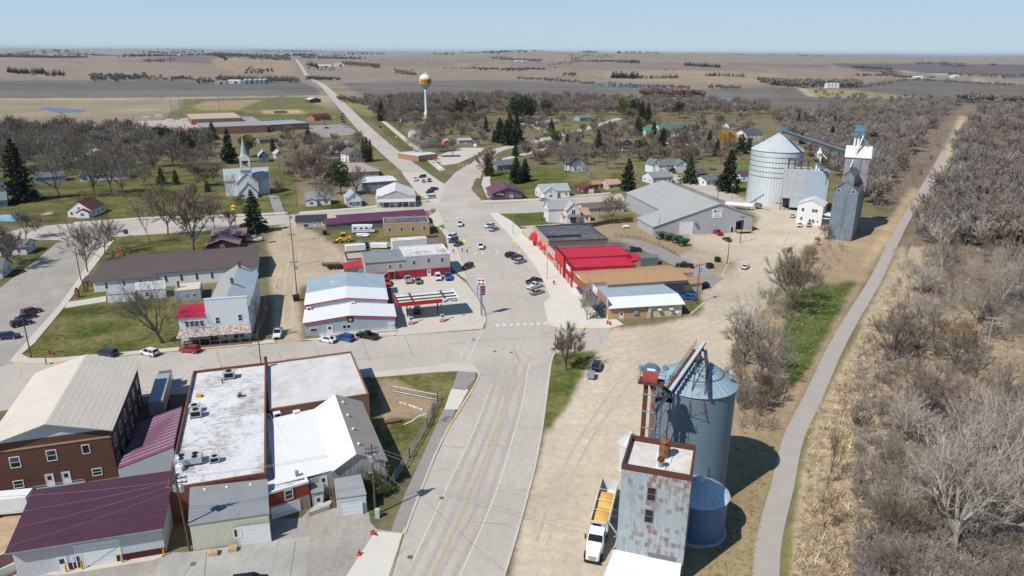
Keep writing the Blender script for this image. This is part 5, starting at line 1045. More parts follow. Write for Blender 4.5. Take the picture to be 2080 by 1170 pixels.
for x in(-1.6,-.4,.8,1.9):
 for y in(-1.0,1.2):mb.tube((x,y,24.75),(x,y,25.8),.04,n=4)
for y in(-1.0,1.2):
 for z in(25.3,25.8):mb.tube((-1.6,y,z),(1.9,y,z),.035,n=4)
mb.build('platform_rail',DKS,rt)
mb=MB();mb.hexa([(-.9,-.45,24.8),(.9,-.45,24.8),(.9,.45,24.8),(-.9,.45,24.8)],[(-1.2,-.5,26.4),(1.1,-.5,26.4),(1.1,.5,26.4),(-1.2,.5,26.4)]);hd=mb.build('head',mat('head red panels',c(196,78,76)),rt)
mb=MB();vs=[]
for y in(-.52,.52):
 for k in range(9):t=math.pi*k/8;vs.append((-.05+1.2*math.cos(t),y,26.4+.95*math.sin(t)))
mb.mesh(vs,[(k,k+1,10+k,9+k)for k in range(8)]+[tuple(range(9)),tuple(range(17,8,-1))]);mb.build('hood',mat('teal hood',c(96,130,150)),hd)
mb=MB();mb.box(-.5,-.56,26.6,.6,-.53,26.95);mb.build('plate',WHITE,hd)
mb=MB();mb.lathe([(.3,0),(.3,.8)],(-1.5,0,26.2),10);mb.build('motor',STEEL,hd)
mb=MB()
for x in(1.15,1.75):mb.tube((x,.55,.5),(x,.55,24.6),.05,n=4)
for z in np.arange(.8,24.4,.6):mb.tube((1.15,.55,z),(1.75,.55,z),.03,n=4)
for z in np.arange(3,24.4,1.3):
 P_=[Vector((1.45+.45*math.cos(t),.55+.8*math.sin(t),z))for t in np.linspace(0,math.pi,7)];mb.path(P_,.03,4)
mb.build('caged_ladder',DKS,rt)
inv=(Matrix.Translation(LP)@Matrix.Rotation(s.ang,4,'Z')).inverted()
cv0=inv@G(1355,806,20.5);cv1=inv@Vector((BC.x+.2,BC.y-.6,25.6))
mb=MB();mb.tube((.7,0,24.9),cv0+Vector((.3,0,.8)),.28,n=8);mb.tube((.2,-.4,24.4),cv0+Vector((-1.6,0,-1.0)),.26,n=8);mb.build('spout',mat('black spout',c(52,52,58)),rt)
rt2=empty('conveyor',(LP.x,LP.y,0),s.ang,'inclined white and rust conveyor rising to the large bin roof peak','conveyor')
d=(cv1-cv0).normalized();sd=Vector((-d.y,d.x,0)).normalized();up_=sd.cross(d)*-1 if sd.cross(d).z<0 else sd.cross(d)
def beam(mb,a,b,w,h):mb.hexa([a-sd*w,a+sd*w,b+sd*w,b-sd*w],[a-sd*w+up_*h,a+sd*w+up_*h,b+sd*w+up_*h,b-sd*w+up_*h])
mb=MB();beam(mb,cv0-d*3.5,cv1+d*1.0,.23,.36);mb.build('trough',mat('pale conveyor steel',c(186,192,200),rough=.5),rt2)
mb=MB();beam(mb,cv0+sd*.75,cv1+sd*.75-d*.8,.2,.22);mb.build('walkway',RUST,rt2)
mb=MB();n_=16
for k in range(n_+1):q=cv0+(cv1-cv0)*(k/n_)+sd*1.0;mb.tube(q,q+Vector((0,0,1.1)),.03,n=4)
for z in(.6,1.1):mb.tube(cv0+sd*1.0+Vector((0,0,z)),cv1+sd*1.0+Vector((0,0,z)),.03,n=4)
mb.build('handrail',DKS,rt2)
mb=MB()
for k in range(14):q=cv0+(cv1-cv0)*(k/13)-up_*.25;mb.box(q.x-.28,q.y-.28,q.z-.3,q.x+.28,q.y+.28,q.z+.1)
mb.build('idler',BLACK,rt2)
tw=inv@Vector((BC.x+.1,BC.y-1.3,0));mb=MB()
Tq=[(tw.x+a,tw.y+b)for a,b in((-.9,-5.6),(1.3,-5.6),(1.3,-3.0),(-.9,-3.0))]
for x,y in Tq:mb.tube((x,y,17.5),(x*.6+tw.x*.4,y*.35+tw.y*.65,25.2),.07,n=4)
for z0,f in((17.6,0),(19.6,.25),(21.5,.5),(23.4,.76)):
 q_=[Vector((x+(x*.6+tw.x*.4-x)*f,y+(y*.35+tw.y*.65-y)*f,z0))for x,y in Tq]
 for k in range(4):mb.tube(q_[k],q_[(k+1)%4],.05,n=4);
 for k in range(4):mb.tube(q_[k],q_[(k+1)%4]+Vector((0,0,1.9)),.03,n=4)
mb.build('support_tower',mat('olive rust frame',c(110,100,72)),rt2)
mb=MB();mb.hexa([(tw.x+1.6,tw.y-5.1,20.2),(tw.x+2.1,tw.y-5.1,20.2),(tw.x+2.1,tw.y-4.7,20.2),(tw.x+1.6,tw.y-4.7,20.2)],[(tw.x+.2,tw.y+.2,25.4),(tw.x+.7,tw.y+.2,25.4),(tw.x+.7,tw.y+.6,25.4),(tw.x+.2,tw.y+.6,25.4)]);mb.build('dark_column',mat('dark blue steel',c(44,58,84)),rt2)
q1=inv@G(1350,890,12);mb=MB();mb.tube((q1.x,q1.y,8),(cv0.x+.6,cv0.y,cv0.z),.1,n=6);mb.tube((q1.x-2,q1.y,12),(cv0.x+.6,cv0.y,cv0.z-.4),.05,n=4);mb.build('prop',RUST,rt2)
mb=MB();pp=[cv0+Vector((-1.8,-.6,-.6)),cv0+Vector((.8,-.6,-.6)),cv0+Vector((.8,.9,-.6)),cv0+Vector((-1.8,.9,-.6))];mb.hexa(pp,[p+Vector((0,0,.1))for p in pp]);mb.tube(cv0+Vector((-1.8,-.6,.4)),cv0+Vector((.8,-.6,.4)),.04,n=4);mb.build('service_deck',RUST,rt2)
p=G(1566,409);r_=50/(F/(Vector((p.x,p.y,20))-CP).dot(FV));hb=hz((1570,422),308)
rt,rf=grain_bin('huge shiny silver grain bin with hoops and a cone roof',p,r_,25.0,7.0,BING,BINGR,56,True,40,6,cap=.8);FB=p
mb=MB();q=Vector((r_*.12,-r_-1.2,0));mb.box(q.x-.5,q.y-.4,0,q.x+.5,q.y+.4,10.5);mb.build('leg_casing',mat('dark blue steel',(1,1,1)),rt)
mb=MB()
for x in(.9,1.6):mb.tube((q.x+x,q.y,0),(q.x+x,q.y,9),.06,n=4)
for z in np.arange(.5,9,.7):mb.tube((q.x+.9,q.y,z),(q.x+1.6,q.y,z),.05,n=4)
mb.build('ladder',STEEL,rt)
s=Bld('bin_house','tall flat roofed metal bin house on rusty open legs','elevator',(1594,344,18.5),(1686,349,18.5),12);W_=s.w;D=11;hm_=18.5
mb=MB();mb.box(0,0,5.6,W_*.52,D,hm_);s.add('wall',mb,mat('pale panel siding',c(176,180,184,.95),kind='ribz',per=.55,rough=.5,bump=1.0))
mb=MB();mb.box(W_*.52+.02,0,1,W_,D,hm_);s.add('wall',mb,RIBW,(168,184,196),.85);mb=MB();mb.box(W_*.2,.1,1.5,W_*.52,D,5.6);s.add('wall',mb,RIBW,(176,190,200),.85)
mb=MB()
for x in(0,W_*.1,W_*.2):
 for y in(.2,D-.3):mb.box(x-.12,y-.12,0,x+.12,y+.12,5.6)
mb.bar((0,.2,.4),(W_*.2,.2,5.4),.15);mb.box(-2,-.4,3.0,W_*.2,-.1,3.3);s.add('steel_leg',mb,RUST)
mb=MB();mb.box(W_*.05,2,22.2,W_*.75,3.6,22.9);mb.box(W_*.05,2.2,23.4,W_*.75,2.3,23.5)
for u in(.08,.22,.37,.52):mb.tube((W_*u,2.8,22.3),(W_*u,2.8,hm_),.35,n=8)
s.add('catwalk',mb,mat('olive rust frame',(1,1,1)))
mb=MB()
for u in(.7,.76):mb.box(W_*u-.35,2.4,hm_,W_*u+.35,3.2,25.5)
mb.lathe([(1.0,25.5),(1.3,26.2),(.5,27.2),(.2,28.3)],(W_*.73,2.8,0),12);mb.tube((W_*.66,2.8,25.6),(W_*.6,2.8,23.5),.25,n=6);mb.tube((W_*.8,2.8,25.6),(W_*.9,2.8,23.8),.25,n=6);s.add('leg_head',mb,WHITE)
for u in(.65,.83):s.op('f',0,0,.1,.1)if False else None
s=Bld('grain_elevator','old grey blue tin clad grain elevator with a stepped gable','elevator',(1682,482),(1728,491),14,ang=-33);W_,D=s.w,s.loc(1752,375,19).y
D=12.5;s.gable(0,0,W_,D,19.2,3.6,'y',.3,(mat('grey blue tin',c(112,126,140,1.0),kind='panelrust',col2=c(104,112,120,.95),rough=.6),None),(SHIN,(112,106,108)))
mb=MB();xa,xb=W_*.3,W_*.74
s.gable(xa,-.06,xb,D*.95,24.8,1.8,'y',.25,(MATS['grey blue tin'],None),(SHIN,(120,112,112)),z0=19)
s.last=(0,0,W_,D,19);
for u in(.18,.78):s.op('f',W_*u,20.0 if u<0 else 18.4,.9,1.2,'bare')
s.op('f',W_*.42,20.5,2.6,2.2,'bare',fm=STEEL)
mb=MB()
for x in(W_*.47,W_*.55):mb.tube((x,-.3,5),(x,-.3,18),.06,n=4)
for z in np.arange(5.4,18,.8):mb.tube((W_*.47,-.3,z),(W_*.55,-.3,z),.05,n=4)
s.add('ladder',mb,STEEL)
s=Bld('grain_elevator','tallest elevator head house with white and rust roof','elevator',(1718,318,30),(1768,321,30),14);W_=s.w;he=30.0;s.gable(0,0,W_,11,he,3.6,'x',.4,(mat('worn grey tin',c(140,142,148,.95),kind='panelrust',col2=c(120,112,114,.95),rough=.65),None),(mat('white and rust roof',c(226,224,226),kind='streak',col2=c(160,134,128)),None));RR=s.roof
mb=MB();ht=he+3.6
for x in(.28,.42):mb.box(W_*x-.35,5,ht-1.5,W_*x+.35,6,ht+4.5)
s.add('leg_casing',mb,WHITE)
mb=MB();mb.box(W_*.12,3.8,ht+4.5,W_*.7,7.2,ht+4.8);mb.box(W_*.22,4.3,ht+4.8,W_*.62,6.7,ht+7.6);mb.box(W_*.18,4.2,ht+7.6,W_*.68,6.9,ht+7.9)
for x in(.12,.41,.7):mb.bar((W_*x,3.8,ht+4.8),(W_*x,3.8,ht+6),.1)
mb.bar((W_*.12,3.8,ht+6),(W_*.7,3.8,ht+6),.1);s.add('head',mb,mat('blue head steel',c(104,140,168),rough=.5))
mb=MB();mb.tube((W_*.6,4.2,ht+4.5),(W_*.25,-1.0,he-4),.35,n=8);mb.tube((W_*.6,5,ht+4.5),(W_*.85,5,ht-.5),.2,n=6);mb.bar((W_*.62,-.2,he),(W_*.62,-.2,8),.5);s.add('spout',mb,STEEL)
HH=Matrix.Translation(s.root.location)@Matrix.Rotation(s.ang,4,'Z')@Vector((.4,4,he+.5))
a_,b_=Vector((FB.x+1.5,FB.y,32.8)),HH;mb=MB();rt=empty('conveyor',(a_.x,a_.y,0),0,'long blue enclosed conveyor sloping from the tallest elevator to the silver bin','conveyor');a2,b2=a_-rt.location,b_-rt.location;d=(b2-a2).normalized()
sd=Vector((-d.y,d.x,0)).normalized();up_=Vector((0,0,1));mb=MB();beam(mb,a2-d*1.5,b2,.6,1.0);mb.build('gallery',mat('blue conveyor steel',c(72,90,104),kind='ribxy',per=1.2,rough=.5),rt)
mb=MB();beam(mb,a2-d*2.5+up_*1.05,b2+up_*1.05,.75,.1);mb.build('cover',mat('pale blue cover',c(120,142,156),rough=.5),rt)
mb=MB();mb.box(-1.2,-1,-.6,1.2,1,2.4);o=mb.build('head',mat('blue head steel',(1,1,1)),rt);o.location=a2
mb=MB()
for f in(.78,.9):
 q=a2+(b2-a2)*f;mb.tube(q,(q.x,q.y,16 if f<.85 else 20),.18,n=5)
mb.build('support',DKS,rt)
s=Bld('office','bright white two storey office against the old elevator','office',(1616,453),(1667,459),9,ang=-31);s.gable(0,0,s.w,10,8.2,2.2,'y',.3,(LAP,(240,240,240)),(SEAMX,(242,242,244)),kw=1.0)
for u,z,w in((.2,1.6,.8),(.55,1.0,.9),(.68,1.0,.9),(.86,.1,1)):s.op('f',s.w*u,z,w,1.3 if z>.5 else 2.1,'window' if z>.5 else 'door')
for u in(.22,.63,.75):s.op('f',s.w*u,5.4,1.0,1.3)
mb=MB();mb.box(s.w,1,3.0,s.w+3.6,6,3.2);mb.hexa([(s.w,.5,4.8),(s.w+3.8,.5,4.2),(s.w+3.8,6,4.2),(s.w,6,4.8)],[(s.w,.5,5),(s.w+3.8,.5,4.4),(s.w+3.8,6,4.4),(s.w,6,5)]);s.add('dump_shed_roof',mb,WHITE)
p=G(1500,425);rt=empty('tank_trailer',(p.x,p.y,0),-.35,'long pale horizontal tank lying before the silver bin','tank');mb=MB();mb.tube((-6,0,2.0),(6,0,2.0),1.1,n=18);mb.build('tank',WHITE,rt,smooth=False)
mb=MB()
for x in(-4.5,0,4.5):mb.box(x-.2,-.8,0,x+.2,.8,1.1)
mb.build('cradle',RUST,rt)
p0,p1_=G(1516,420),G(1552,395,8);mb=MB();rt=empty('auger',p0,0,'slanting grey auger leaning up against the silver bin','auger');q=p1_-p0;mb.tube((0,0,.8),q,.35,n=8);mb.build('tube',STEEL,rt);mb=MB();m5=q*.55;mb.tube(m5,(m5.x+1,m5.y,0),.08,n=4);mb.tube(m5,(m5.x-1,m5.y,0),.08,n=4);mb.build('leg',DKS,rt)
p=G(1540,424);mb=MB();mb.tube((0,-1.2,1.6),(0,1.2,1.6),1.2,n=16);mb.box(-1,-1,0,1,1,.5,1);tag(mb.build('upright_tank',[STEEL,RUST],loc=(p.x,p.y,0),rot=(0,0,.4)),'short stubby grey tank in front of the silver bin','tank')
for x,y,lb in((1271,464,'white propane tank behind the dark board fence'),(1369,641,'white propane tank by the cream store wall')):
 rt=empty('propane_tank',G(x,y),.2,lb,'propane tank');mb=MB();mb.tube((-1.2,0,.9),(1.2,0,.9),.5,n=14);mb.lathe([(.12,1.4),(.12,1.6)],n=8);mb.build('tank',WHITE,rt)
 for u in(-.72,.72):mb=MB();mb.box(u-.07,-.3,0,u+.07,.3,.5);mb.build('foot',DKS,rt)
W_C=(238,240,240)
house('small white house with brown gable roof and dormer, alone on a lawn',(139,441),(187,441),11,3.2,3.6,'y',wall=W_C,roof=(118,76,74),chim=.5,wing=(.45,.98,1.8,2.4,1.3),nf=3,door=None)
house('pale blue low house at the lawn edge behind dark spruce',(70,372),(133,368),9,2.8,2.0,'x',wall=(150,172,196),roof=(112,116,128))
house('long white house with grey roof behind the elm row',(163,369),(262,363),10,3.0,2.2,'x',wall=(214,218,224),roof=(124,126,134),wing=(.0,.2,1.5,2.8,1.6))
house('white house with a broad pale roof among dense bare trees',(184,327),(224,324),10,3.6,2.8,'y',wall=(226,230,236),roof=(176,184,194),chim=.5)
house('garage with a bright green metal roof and pale drive',(322,309),(360,307),9,3.0,1.6,'x',wall=(206,204,196),roof=(64,132,104),rm=SEAMX,name='garage',cat='garage',nf=2,door=None,gar=.25)
house('white house with a two tone roof at the far edge of the lawn',(-18,388),(14,384),10,3.4,2.6,'y',wall=(228,232,236),roof=(140,142,148))
house('blue grey house cut by the picture edge above the blue tarp',(-30,424),(16,420),10,3.2,2.8,'x',wall=(150,174,190),roof=(132,138,146))
house('white house with a brick base near the street corner',(-35,521),(55,517),8,2.8,1.8,'x',wall=(222,224,224),roof=(128,124,126),nf=3)
house('pale house corner at the cracked side street',(-60,571),(6,566),9,3.0,2.4,'x',wall=(206,214,222),roof=(124,124,130))
house('dark maroon shed with a faded pink brown roof and drive doors',(431,497),(500,494),9,3.2,1.5,'x',wall=(92,40,50),roof=(150,128,132),wm=RIBW,rm=SEAMX,name='shed',cat='shed',nf=1,door=None,gar=None)
house('front maroon shed with a faded pink gable roof',(421,512),(485,509),7,2.4,2.0,'y',wall=(86,36,46),roof=(164,142,146),wm=RIBW,rm=SEAMY,name='shed',cat='shed',nf=1,door=None,gwin=False)
house('brown roof ranch house between school and church',(528,292),(566,289),9,2.8,1.8,'x',wall=(150,150,136),roof=(120,104,100))
house('blue grey gabled house with a pale roof behind the church',(527,330),(547,329),9,4.0,3.0,'y',wall=(96,108,124),roof=(176,190,196))
house('tiny white garage with a peaked roof beside the lane',(561,322),(576,321),8,2.8,2.2,'y',wall=(220,218,212),roof=(190,190,188),name='garage',cat='garage',nf=1,gar=.5,door=None)
house('white house with a blue grey roof left of the columnar evergreens',(682,307),(716,304),9,3.4,2.6,'x',wall=(208,216,224),roof=(150,164,178))
house('tall white house with a brown gable beside three columnar evergreens',(709,331),(737,328),10,5.4,3.0,'y',wall=(230,230,228),roof=(128,108,104),two=True,nf=2)
house('small pale garage under the bare maple on the north block',(625,322),(688,318),7,2.6,1.4,'x',wall=(186,186,182),roof=(158,158,160),name='garage',cat='garage',nf=2)
s=Bld('hall','low hall with a broad pinkish tan hip roof','hall',(678,362),(770,358),16);s.hip(0,0,s.w,17,3.0,4.0,.8,(PLAIN,(200,190,176)),(SEAMX,(196,176,164)));s.row('f',4,1)
s=Bld('gas_station','small brick gas station with a pale flat roof at the road fork','gas station',(851,329),(888,324),10);s.flat(0,0,s.w,s.loc(876,299,4).y*.8,4.0,(BRICKT,(176,128,106)),(PLAIN,(226,232,236)),.2,(WHITE,None));s.row('f',3,.9,1.6,1.6)
rt=empty('station_canopy',G(905,318),.25,'dark flat canopy beside the small brick gas station','canopy');mb=MB();mb.box(-5,-4,4,7,4,4.7);mb.build('deck',mat('dark canopy',c(80,92,92)),rt)
for x in(-3,5):mb=MB();mb.box(x-.2,-.2,0,x+.2,.2,4);mb.build('column',STEEL,rt)
house('small grey hut with a pale metal roof near the fork',(932,293),(959,292),8,2.8,1.2,'x',wall=(170,166,156),roof=(190,196,196),rm=SEAMX,name='shed',cat='shed')
house('row of dark low garages near the fork',(856,302),(890,300),8,2.6,1.0,'x',wall=(150,148,146),roof=(92,88,92),name='garage',cat='garage',nf=2)
rt=empty('arched_shed',G(908,297),.1,'little red shed with a white rounded arch roof','shed');mb=MB();P_=[(3.2*math.cos(t),0,4.6*math.sin(t))for t in np.linspace(0,math.pi,13)];mb.mesh([(x,y,z)for y in(0,8)for x,_,z in P_],[(k,k+1,14+k,13+k)for k in range(12)]);mb.build('roof',WHITE,rt);mb=MB();mb.face([(x*.93,-.05,z*.93)for x,_,z in P_]);mb.build('front',RED,rt)
s=Bld('cafe','dark grey cafe with a purple metal roof and maroon base','cafe',(1001,408),(1061,405),(980,391),ang=12);W_,D=s.w,15
s.gable(0,0,W_,D,3.4,2.6,'y',.9,(LAP,(104,102,104)),(SEAMY,(126,78,108)));s.box('wainscot',-.05,-.05,0,W_+.05,-.004,1.0,BRICKT,(110,40,44));s.box('wainscot',-.05,0,0,-.004,D,1.0,BRICKT,(110,40,44))
s.last=(0,0,W_,D,3);s.op('f',W_*.63,.1,1.1,2.1,'door');s.row('l',3,1.2,1.0,1.4)
mb=MB();mb.box(W_*.10,-.1,1.5,W_*.4,-.02,4.0);o=s.add('mural_sign',mb,mat('dark sign board',c(58,52,62)));mb=MB();xx=W_*.25
for k in range(9):t=math.pi*k/8;mb.tube((xx,-.12,3.0),(xx+1.7*math.cos(t),-.12,3.0+.8*math.sin(t)),.09,n=4)
mb.box(xx-1.9,-.13,2.5,xx+1.9,-.101,2.85);s.add('fan_emblem',mb,mat('pale sign paint',c(226,210,206)),parent=o)
house('white house with pale grey gables beside the purple roofed cafe',(1100,403),(1157,400),10,3.4,2.6,'x',wall=W_C,roof=(178,184,186),wing=(.02,.5,2.5,3.2,2.4))
house('brown garage with a maroon roof and green doors',(1186,394),(1215,392),9,2.6,1.8,'y',wall=(128,88,74),roof=(112,66,68),name='garage',cat='garage',nf=1,door=None,gar=.5,gwin=False)
s=house('steep white house with grey roofs and tan porch roof in the yard',(1142,453),(1199,450),9,3.0,2.0,'x',wall=(240,240,238),roof=(196,160,128),nf=4)
s.gable(-5.5,2.0,s.w*.55,8.5,5.6,3.0,'x',.3,(LAP,(238,240,240)),(SHIN,(172,176,178)));s.row('l',2,4.0);s.gable(s.w*.1,-1.2,s.w*.6,6.0,5.4,3.0,'y',.3,(LAP,(232,236,240)),(SHIN,(184,188,188)));s.op('f',s.w*.25,3.8,1.5,1.8);s.op('f',s.w*.25,.2,2.4,2.2)
mb=MB();mb.box(s.w*.12,-3.0,3.2,s.w*.52,-1.21,3.35);mb.box(s.w*.12,-3.0,3.35,s.w*.52,-2.9,4.2);s.add('balcony',mb,mat('unpainted timber',(1,1,1)))
house('low tan house with a long grey brown roof behind the board fence',(1187,437),(1268,431),9,2.7,1.6,'x',wall=(206,196,182),roof=(124,112,112),nf=4)
house('white house with grey roof just behind the grey warehouse',(1325,374),(1365,371),10,3.4,2.4,'x',wall=(222,228,234),roof=(150,158,158))
house('tan roofed pale house half hidden by a big spruce',(1236,386),(1262,384),9,2.8,1.8,'x',wall=(208,196,184),roof=(202,168,138))
house('small garage with an orange tan roof between two houses',(1206,384),(1228,382),7,2.4,1.2,'x',wall=(150,110,84),roof=(186,146,110),name='garage',cat='garage',nf=1)
s=house('large white farmhouse with dark grey roof, twin dormers and porch',(1336,352),(1387,349),9,4.6,2.6,'x',wall=(240,240,240),roof=(122,132,130),two=True,nf=4,porch=(.3,.8,2))
s.gable(-3,1,2.2,9.5,4.8,3.2,'y',.3,(LAP,(240,240,240)),(SHIN,(122,132,130)));s.op('f',2.6,5.2,.8,1.2);s.gable(s.w*.62,-2.5,s.w+3,4,4.4,2.6,'y',.3,(LAP,(222,232,244)),(SHIN,(122,132,130)))
s.op('f',4,4,.9,1.3)
house('white gambrel like house with dark roof among bare trees',(1164,350),(1190,348),10,4.0,4.2,'y',wall=(226,226,224),roof=(104,106,112))
house('black wooden house with a peaked porch between conifers',(1260,305),(1285,304),10,4.6,3.0,'y',wall=(84,80,82),roof=(110,106,108),porch=(.05,.95,2),nf=3)
house('white house with a brown roof facing the green roofed church hall',(1356,298),(1384,296),10,3.6,2.6,'x',wall=(234,234,230),roof=(118,88,88),chim=.05)
house('white house with orange brown roof under bare trees',(1402,295),(1429,294),9,3.4,2.6,'y',wall=(234,232,228),roof=(160,128,108))
s=Bld('church_hall','white hall with broad teal green metal roofs','hall',(1345,276),(1415,273),20);s.gable(0,0,s.w,18,4.4,4.2,'x',.6,(PLAIN,(226,224,216)),(SEAMX,(88,140,126)));s.row('f',4,1.2);s.gable(-14,4,-.02,16,4.0,3.0,'x',.5,(PLAIN,(226,224,216)),(SEAMX,(96,150,134)));s.gable(s.w*.2,-8,s.w*.7,0,4.2,3.8,'y',.5,(PLAIN,(226,224,216)),(SEAMX,(88,140,126)))
s=house('tall white mansion with dark hip like roof on a rise',(1514,288),(1548,286),12,6.0,3.0,'x',wall=(238,236,230),roof=(96,96,104),two=True,nf=4,porch=(.0,.4,2.5))
house('dark brown cabin with a low roof near the silver bin',(1417,362),(1436,361),9,2.6,1.6,'x',wall=(96,76,68),roof=(98,92,94))
house('white house with grey roof by the spruce near the silver bin',(1434,378),(1462,375),9,2.8,2.0,'x',wall=(226,228,228),roof=(120,120,126))
house('white garage with a purple roof touching the silver bin',(1504,369),(1530,368),9,3.4,1.8,'x',wall=(236,236,232),roof=(112,76,96),rm=SEAMX,name='garage',cat='garage')
house('grey house with a dark shingle roof near the curve',(1010,347),(1044,343),10,3.0,2.2,'x',wall=(128,132,138),roof=(116,122,130))
house('long grey ranch house on the curving side street',(1066,250),(1096,248),9,2.7,1.6,'x',wall=(170,172,172),roof=(128,110,108))
house('white ranch house with a pale roof on the corner lawn',(1099,256),(1134,252),9,2.8,1.6,'x',wall=(230,228,220),roof=(156,150,150),nf=4)
house('blue grey house at the end of the corner lawn',(1178,246),(1204,244),9,3.2,2.2,'x',wall=(158,170,180),roof=(130,136,144))
house('white house with brown roof by the water tower',(815,248),(858,245),9,3.0,2.0,'x',wall=(214,206,202),roof=(122,100,94))
house('white house with a pale roof behind bare trees by the north road',(838,281),(872,279),9,3.4,2.6,'x',wall=(226,228,232),roof=(190,194,198))
house('white walled house hidden among conifers near the tower',(942,212),(954,211),9,3.2,2.4,'x',wall=(226,228,230),roof=(210,214,218))
house('dark red house deep in the bare trees',(990,212),(1004,211),9,3.2,2.4,'x',wall=(120,58,60),roof=(120,70,72))
house('grey roofed white house among town trees by the cottage row',(872,247),(905,245),9,2.8,2.0,'x',wall=(214,212,206),roof=(140,134,136))
house('pale house in the trees behind the green roof hall',(1480,262),(1500,261),9,3.2,2.4,'x',wall=(224,222,216),roof=(136,126,126))
BRK=(146,108,92)
s=Bld('school','long low brick school with many flat roofs','school',(283,281),(545,270),20);W_=s.w;D=s.loc(400,243,4).y
RT=(PLAIN,(206,190,178));s.flat(0,0,W_*.47,D,5.0,(BRICKT,BRK),RT,.4,(PLAIN,(190,170,156)));s.row('f',3,1.4,4,2)
s.flat(W_*.471,3,W_*1.0,D*.9,6.5,(BRICKT,BRK),(PLAIN,(170,172,178)),.4,(PLAIN,(180,166,156)));s.row('f',5,1.4,3,2)
s.flat(W_*.43,D*.45,W_*.86,D*1.05,9.5,(BRICKT,(152,112,96)),(PLAIN,(206,192,172)),.4,(PLAIN,(176,156,140)))
for x,y in((297,241),(322,237),(345,246),(375,245)):q=s.loc(x,y,5);mb=MB();mb.box(q.x-3,q.y-2,4.6,q.x+3,q.y+2,6.8);s.add('roof_unit',mb,WHITE)
s=Bld('school_wing','brick school wing with bluish flat roofs by the car park','school',(546,267),(628,262),20);s.flat(0,0,s.w,42,5.5,(BRICKT,(150,104,86)),(PLAIN,(172,178,186)),.4,(PLAIN,(160,160,164)));s.row('f',6,1.2,3,2)
house('burgundy roofed orange brick house beside the school car park',(639,246),(672,243),12,3.6,2.4,'x',wall=(176,116,84),roof=(110,48,58))
house('white roofed shed with dark brown doors by the ball field',(630,209),(652,208),14,4.2,2.0,'y',wall=(92,66,60),roof=(230,232,232),wm=RIBW,rm=SEAMY,name='shed',cat='shed',nf=1,door=None,gwin=False)
p=G(866,240);rt=empty('water_tower',p,0,'white pedestal water tower with a gold banded ball','water tower');kk_=(Vector((p.x,p.y,40))-CP).dot(FV)/F
r_=12.6*kk_;zt=hz((866,240),150);zc=zt-r_*1.0
WT=mat('white tower paint',c(228,236,240),rough=.4,var=.03);mb=MB();mb.lathe([(r_*.62,0),(r_*.5,1),(r_*.22,8),(r_*.19,zc-r_*1.75),(r_*.24,zc-r_*1.45)],n=24);mb.build('pedestal',WT,rt,smooth=True)
mb=MB();pr=[(r_*.24,zc-r_*1.45),(r_*.6,zc-r_*.98),(r_*.8,zc-r_*.72),(r_*.95,zc-r_*.55)];mb.lathe(pr,n=32,cap=False);mb.build('bowl',mat('pale teal tower paint',c(206,226,226)),rt,smooth=True)
mb=MB();mb.lathe([(r_*.95,zc-r_*.55),(r_*1.0,zc-r_*.3),(r_,zc),(r_*.985,zc+r_*.17),(r_*.954,zc+r_*.3)],n=40,cap=False);gb=mb.build('gold_band',mat('gold tower paint',c(226,176,76),rough=.45,var=.05),rt,smooth=True)
mb=MB();mb.lathe([(r_*.954,zc+r_*.3)]+[(r_*math.cos(t),zc+r_*math.sin(t))for t in np.linspace(.32,1.5,12)],n=40,cap=False);rf=mb.build('dome',WT,rt,smooth=True)
mb=MB();q_=[Vector((r_*.35*math.cos(t),r_*.35*math.sin(t),zt+1.6))for t in np.linspace(0,2*math.pi,13)];mb.path(q_,.1,4)
for v in q_[:-1]:mb.tube((v.x,v.y,zt-1),v,.08,n=4)
mb.tube((1.2,0,zt-.5),(1.2,0,zt+2.4),.5,n=8);mb.build('rail',WT,rf)
LETT=mat('brown lettering',c(96,66,40))
for i,ch in enumerate('ASHBY'):
 cu=bpy.data.curves.new('letter','FONT');cu.body=ch;cu.size=r_*.62;cu.align_x='CENTER';cu.align_y='CENTER';cu.extrude=.12
 t=math.atan2(-p.y,-p.x)+(i-2)*.36+.18
 tmp=bpy.data.objects.new('letter',cu);COL.objects.link(tmp);dg=bpy.context.evaluated_depsgraph_get();me=bpy.data.meshes.new_from_object(tmp.evaluated_get(dg));bpy.data.objects.remove(tmp)
 me.materials.clear();me.materials.append(LETT)
 put('letter',me,gb,(math.cos(t)*r_*1.0,math.sin(t)*r_*1.0,zc-r_*.12),(math.pi/2,0,t+math.pi/2))
def barn(label,x,y,wpx,d,h,rh,wall,roof,ax='x',name='farm_shed',cat='farm shed'):
 s=Bld(name,label,cat,(x,y),(x+wpx,y),d);s.gable(0,0,s.w,d,h,rh,ax,.4,(RIBW,wall),(SEAMX,roof));s.op('f',s.w*.6,.05,s.w*.25,h*.7,'open');return s
barn('far grey shed with a dark open door by the farm bins',434,161,24,18,7,3,(190,180,170),(150,140,136),'y')
barn('far long white machine shed beside the farm bins',463,160.5,25,16,6,3,(224,230,236),(214,220,228))
barn('far blue grey shed at the valley farm',1634,176,26,18,7,2.5,(130,156,166),(150,176,184))
barn('far long white barn on the hill crest',1851,161.5,24,14,5,2.5,(240,240,240),(240,240,240))
barn('far white farmhouse range by the north road grove',647,137,26,16,6,4,(240,240,240),(230,232,232));barn('far white farmhouse with tall gables by the north road grove',680,136,20,16,10,6,(240,240,240),(236,236,236),'y')
barn('tiny white farmhouse far beyond the north road',661,119,7,16,10,5,(240,240,240),(230,230,230));barn('tiny white house in the far marsh field',1048,126,9,15,6,4,(240,240,240),(236,236,236));barn('second tiny white shed in the far marsh field',1061,126,10,15,6,4,(240,240,240),(236,236,236))
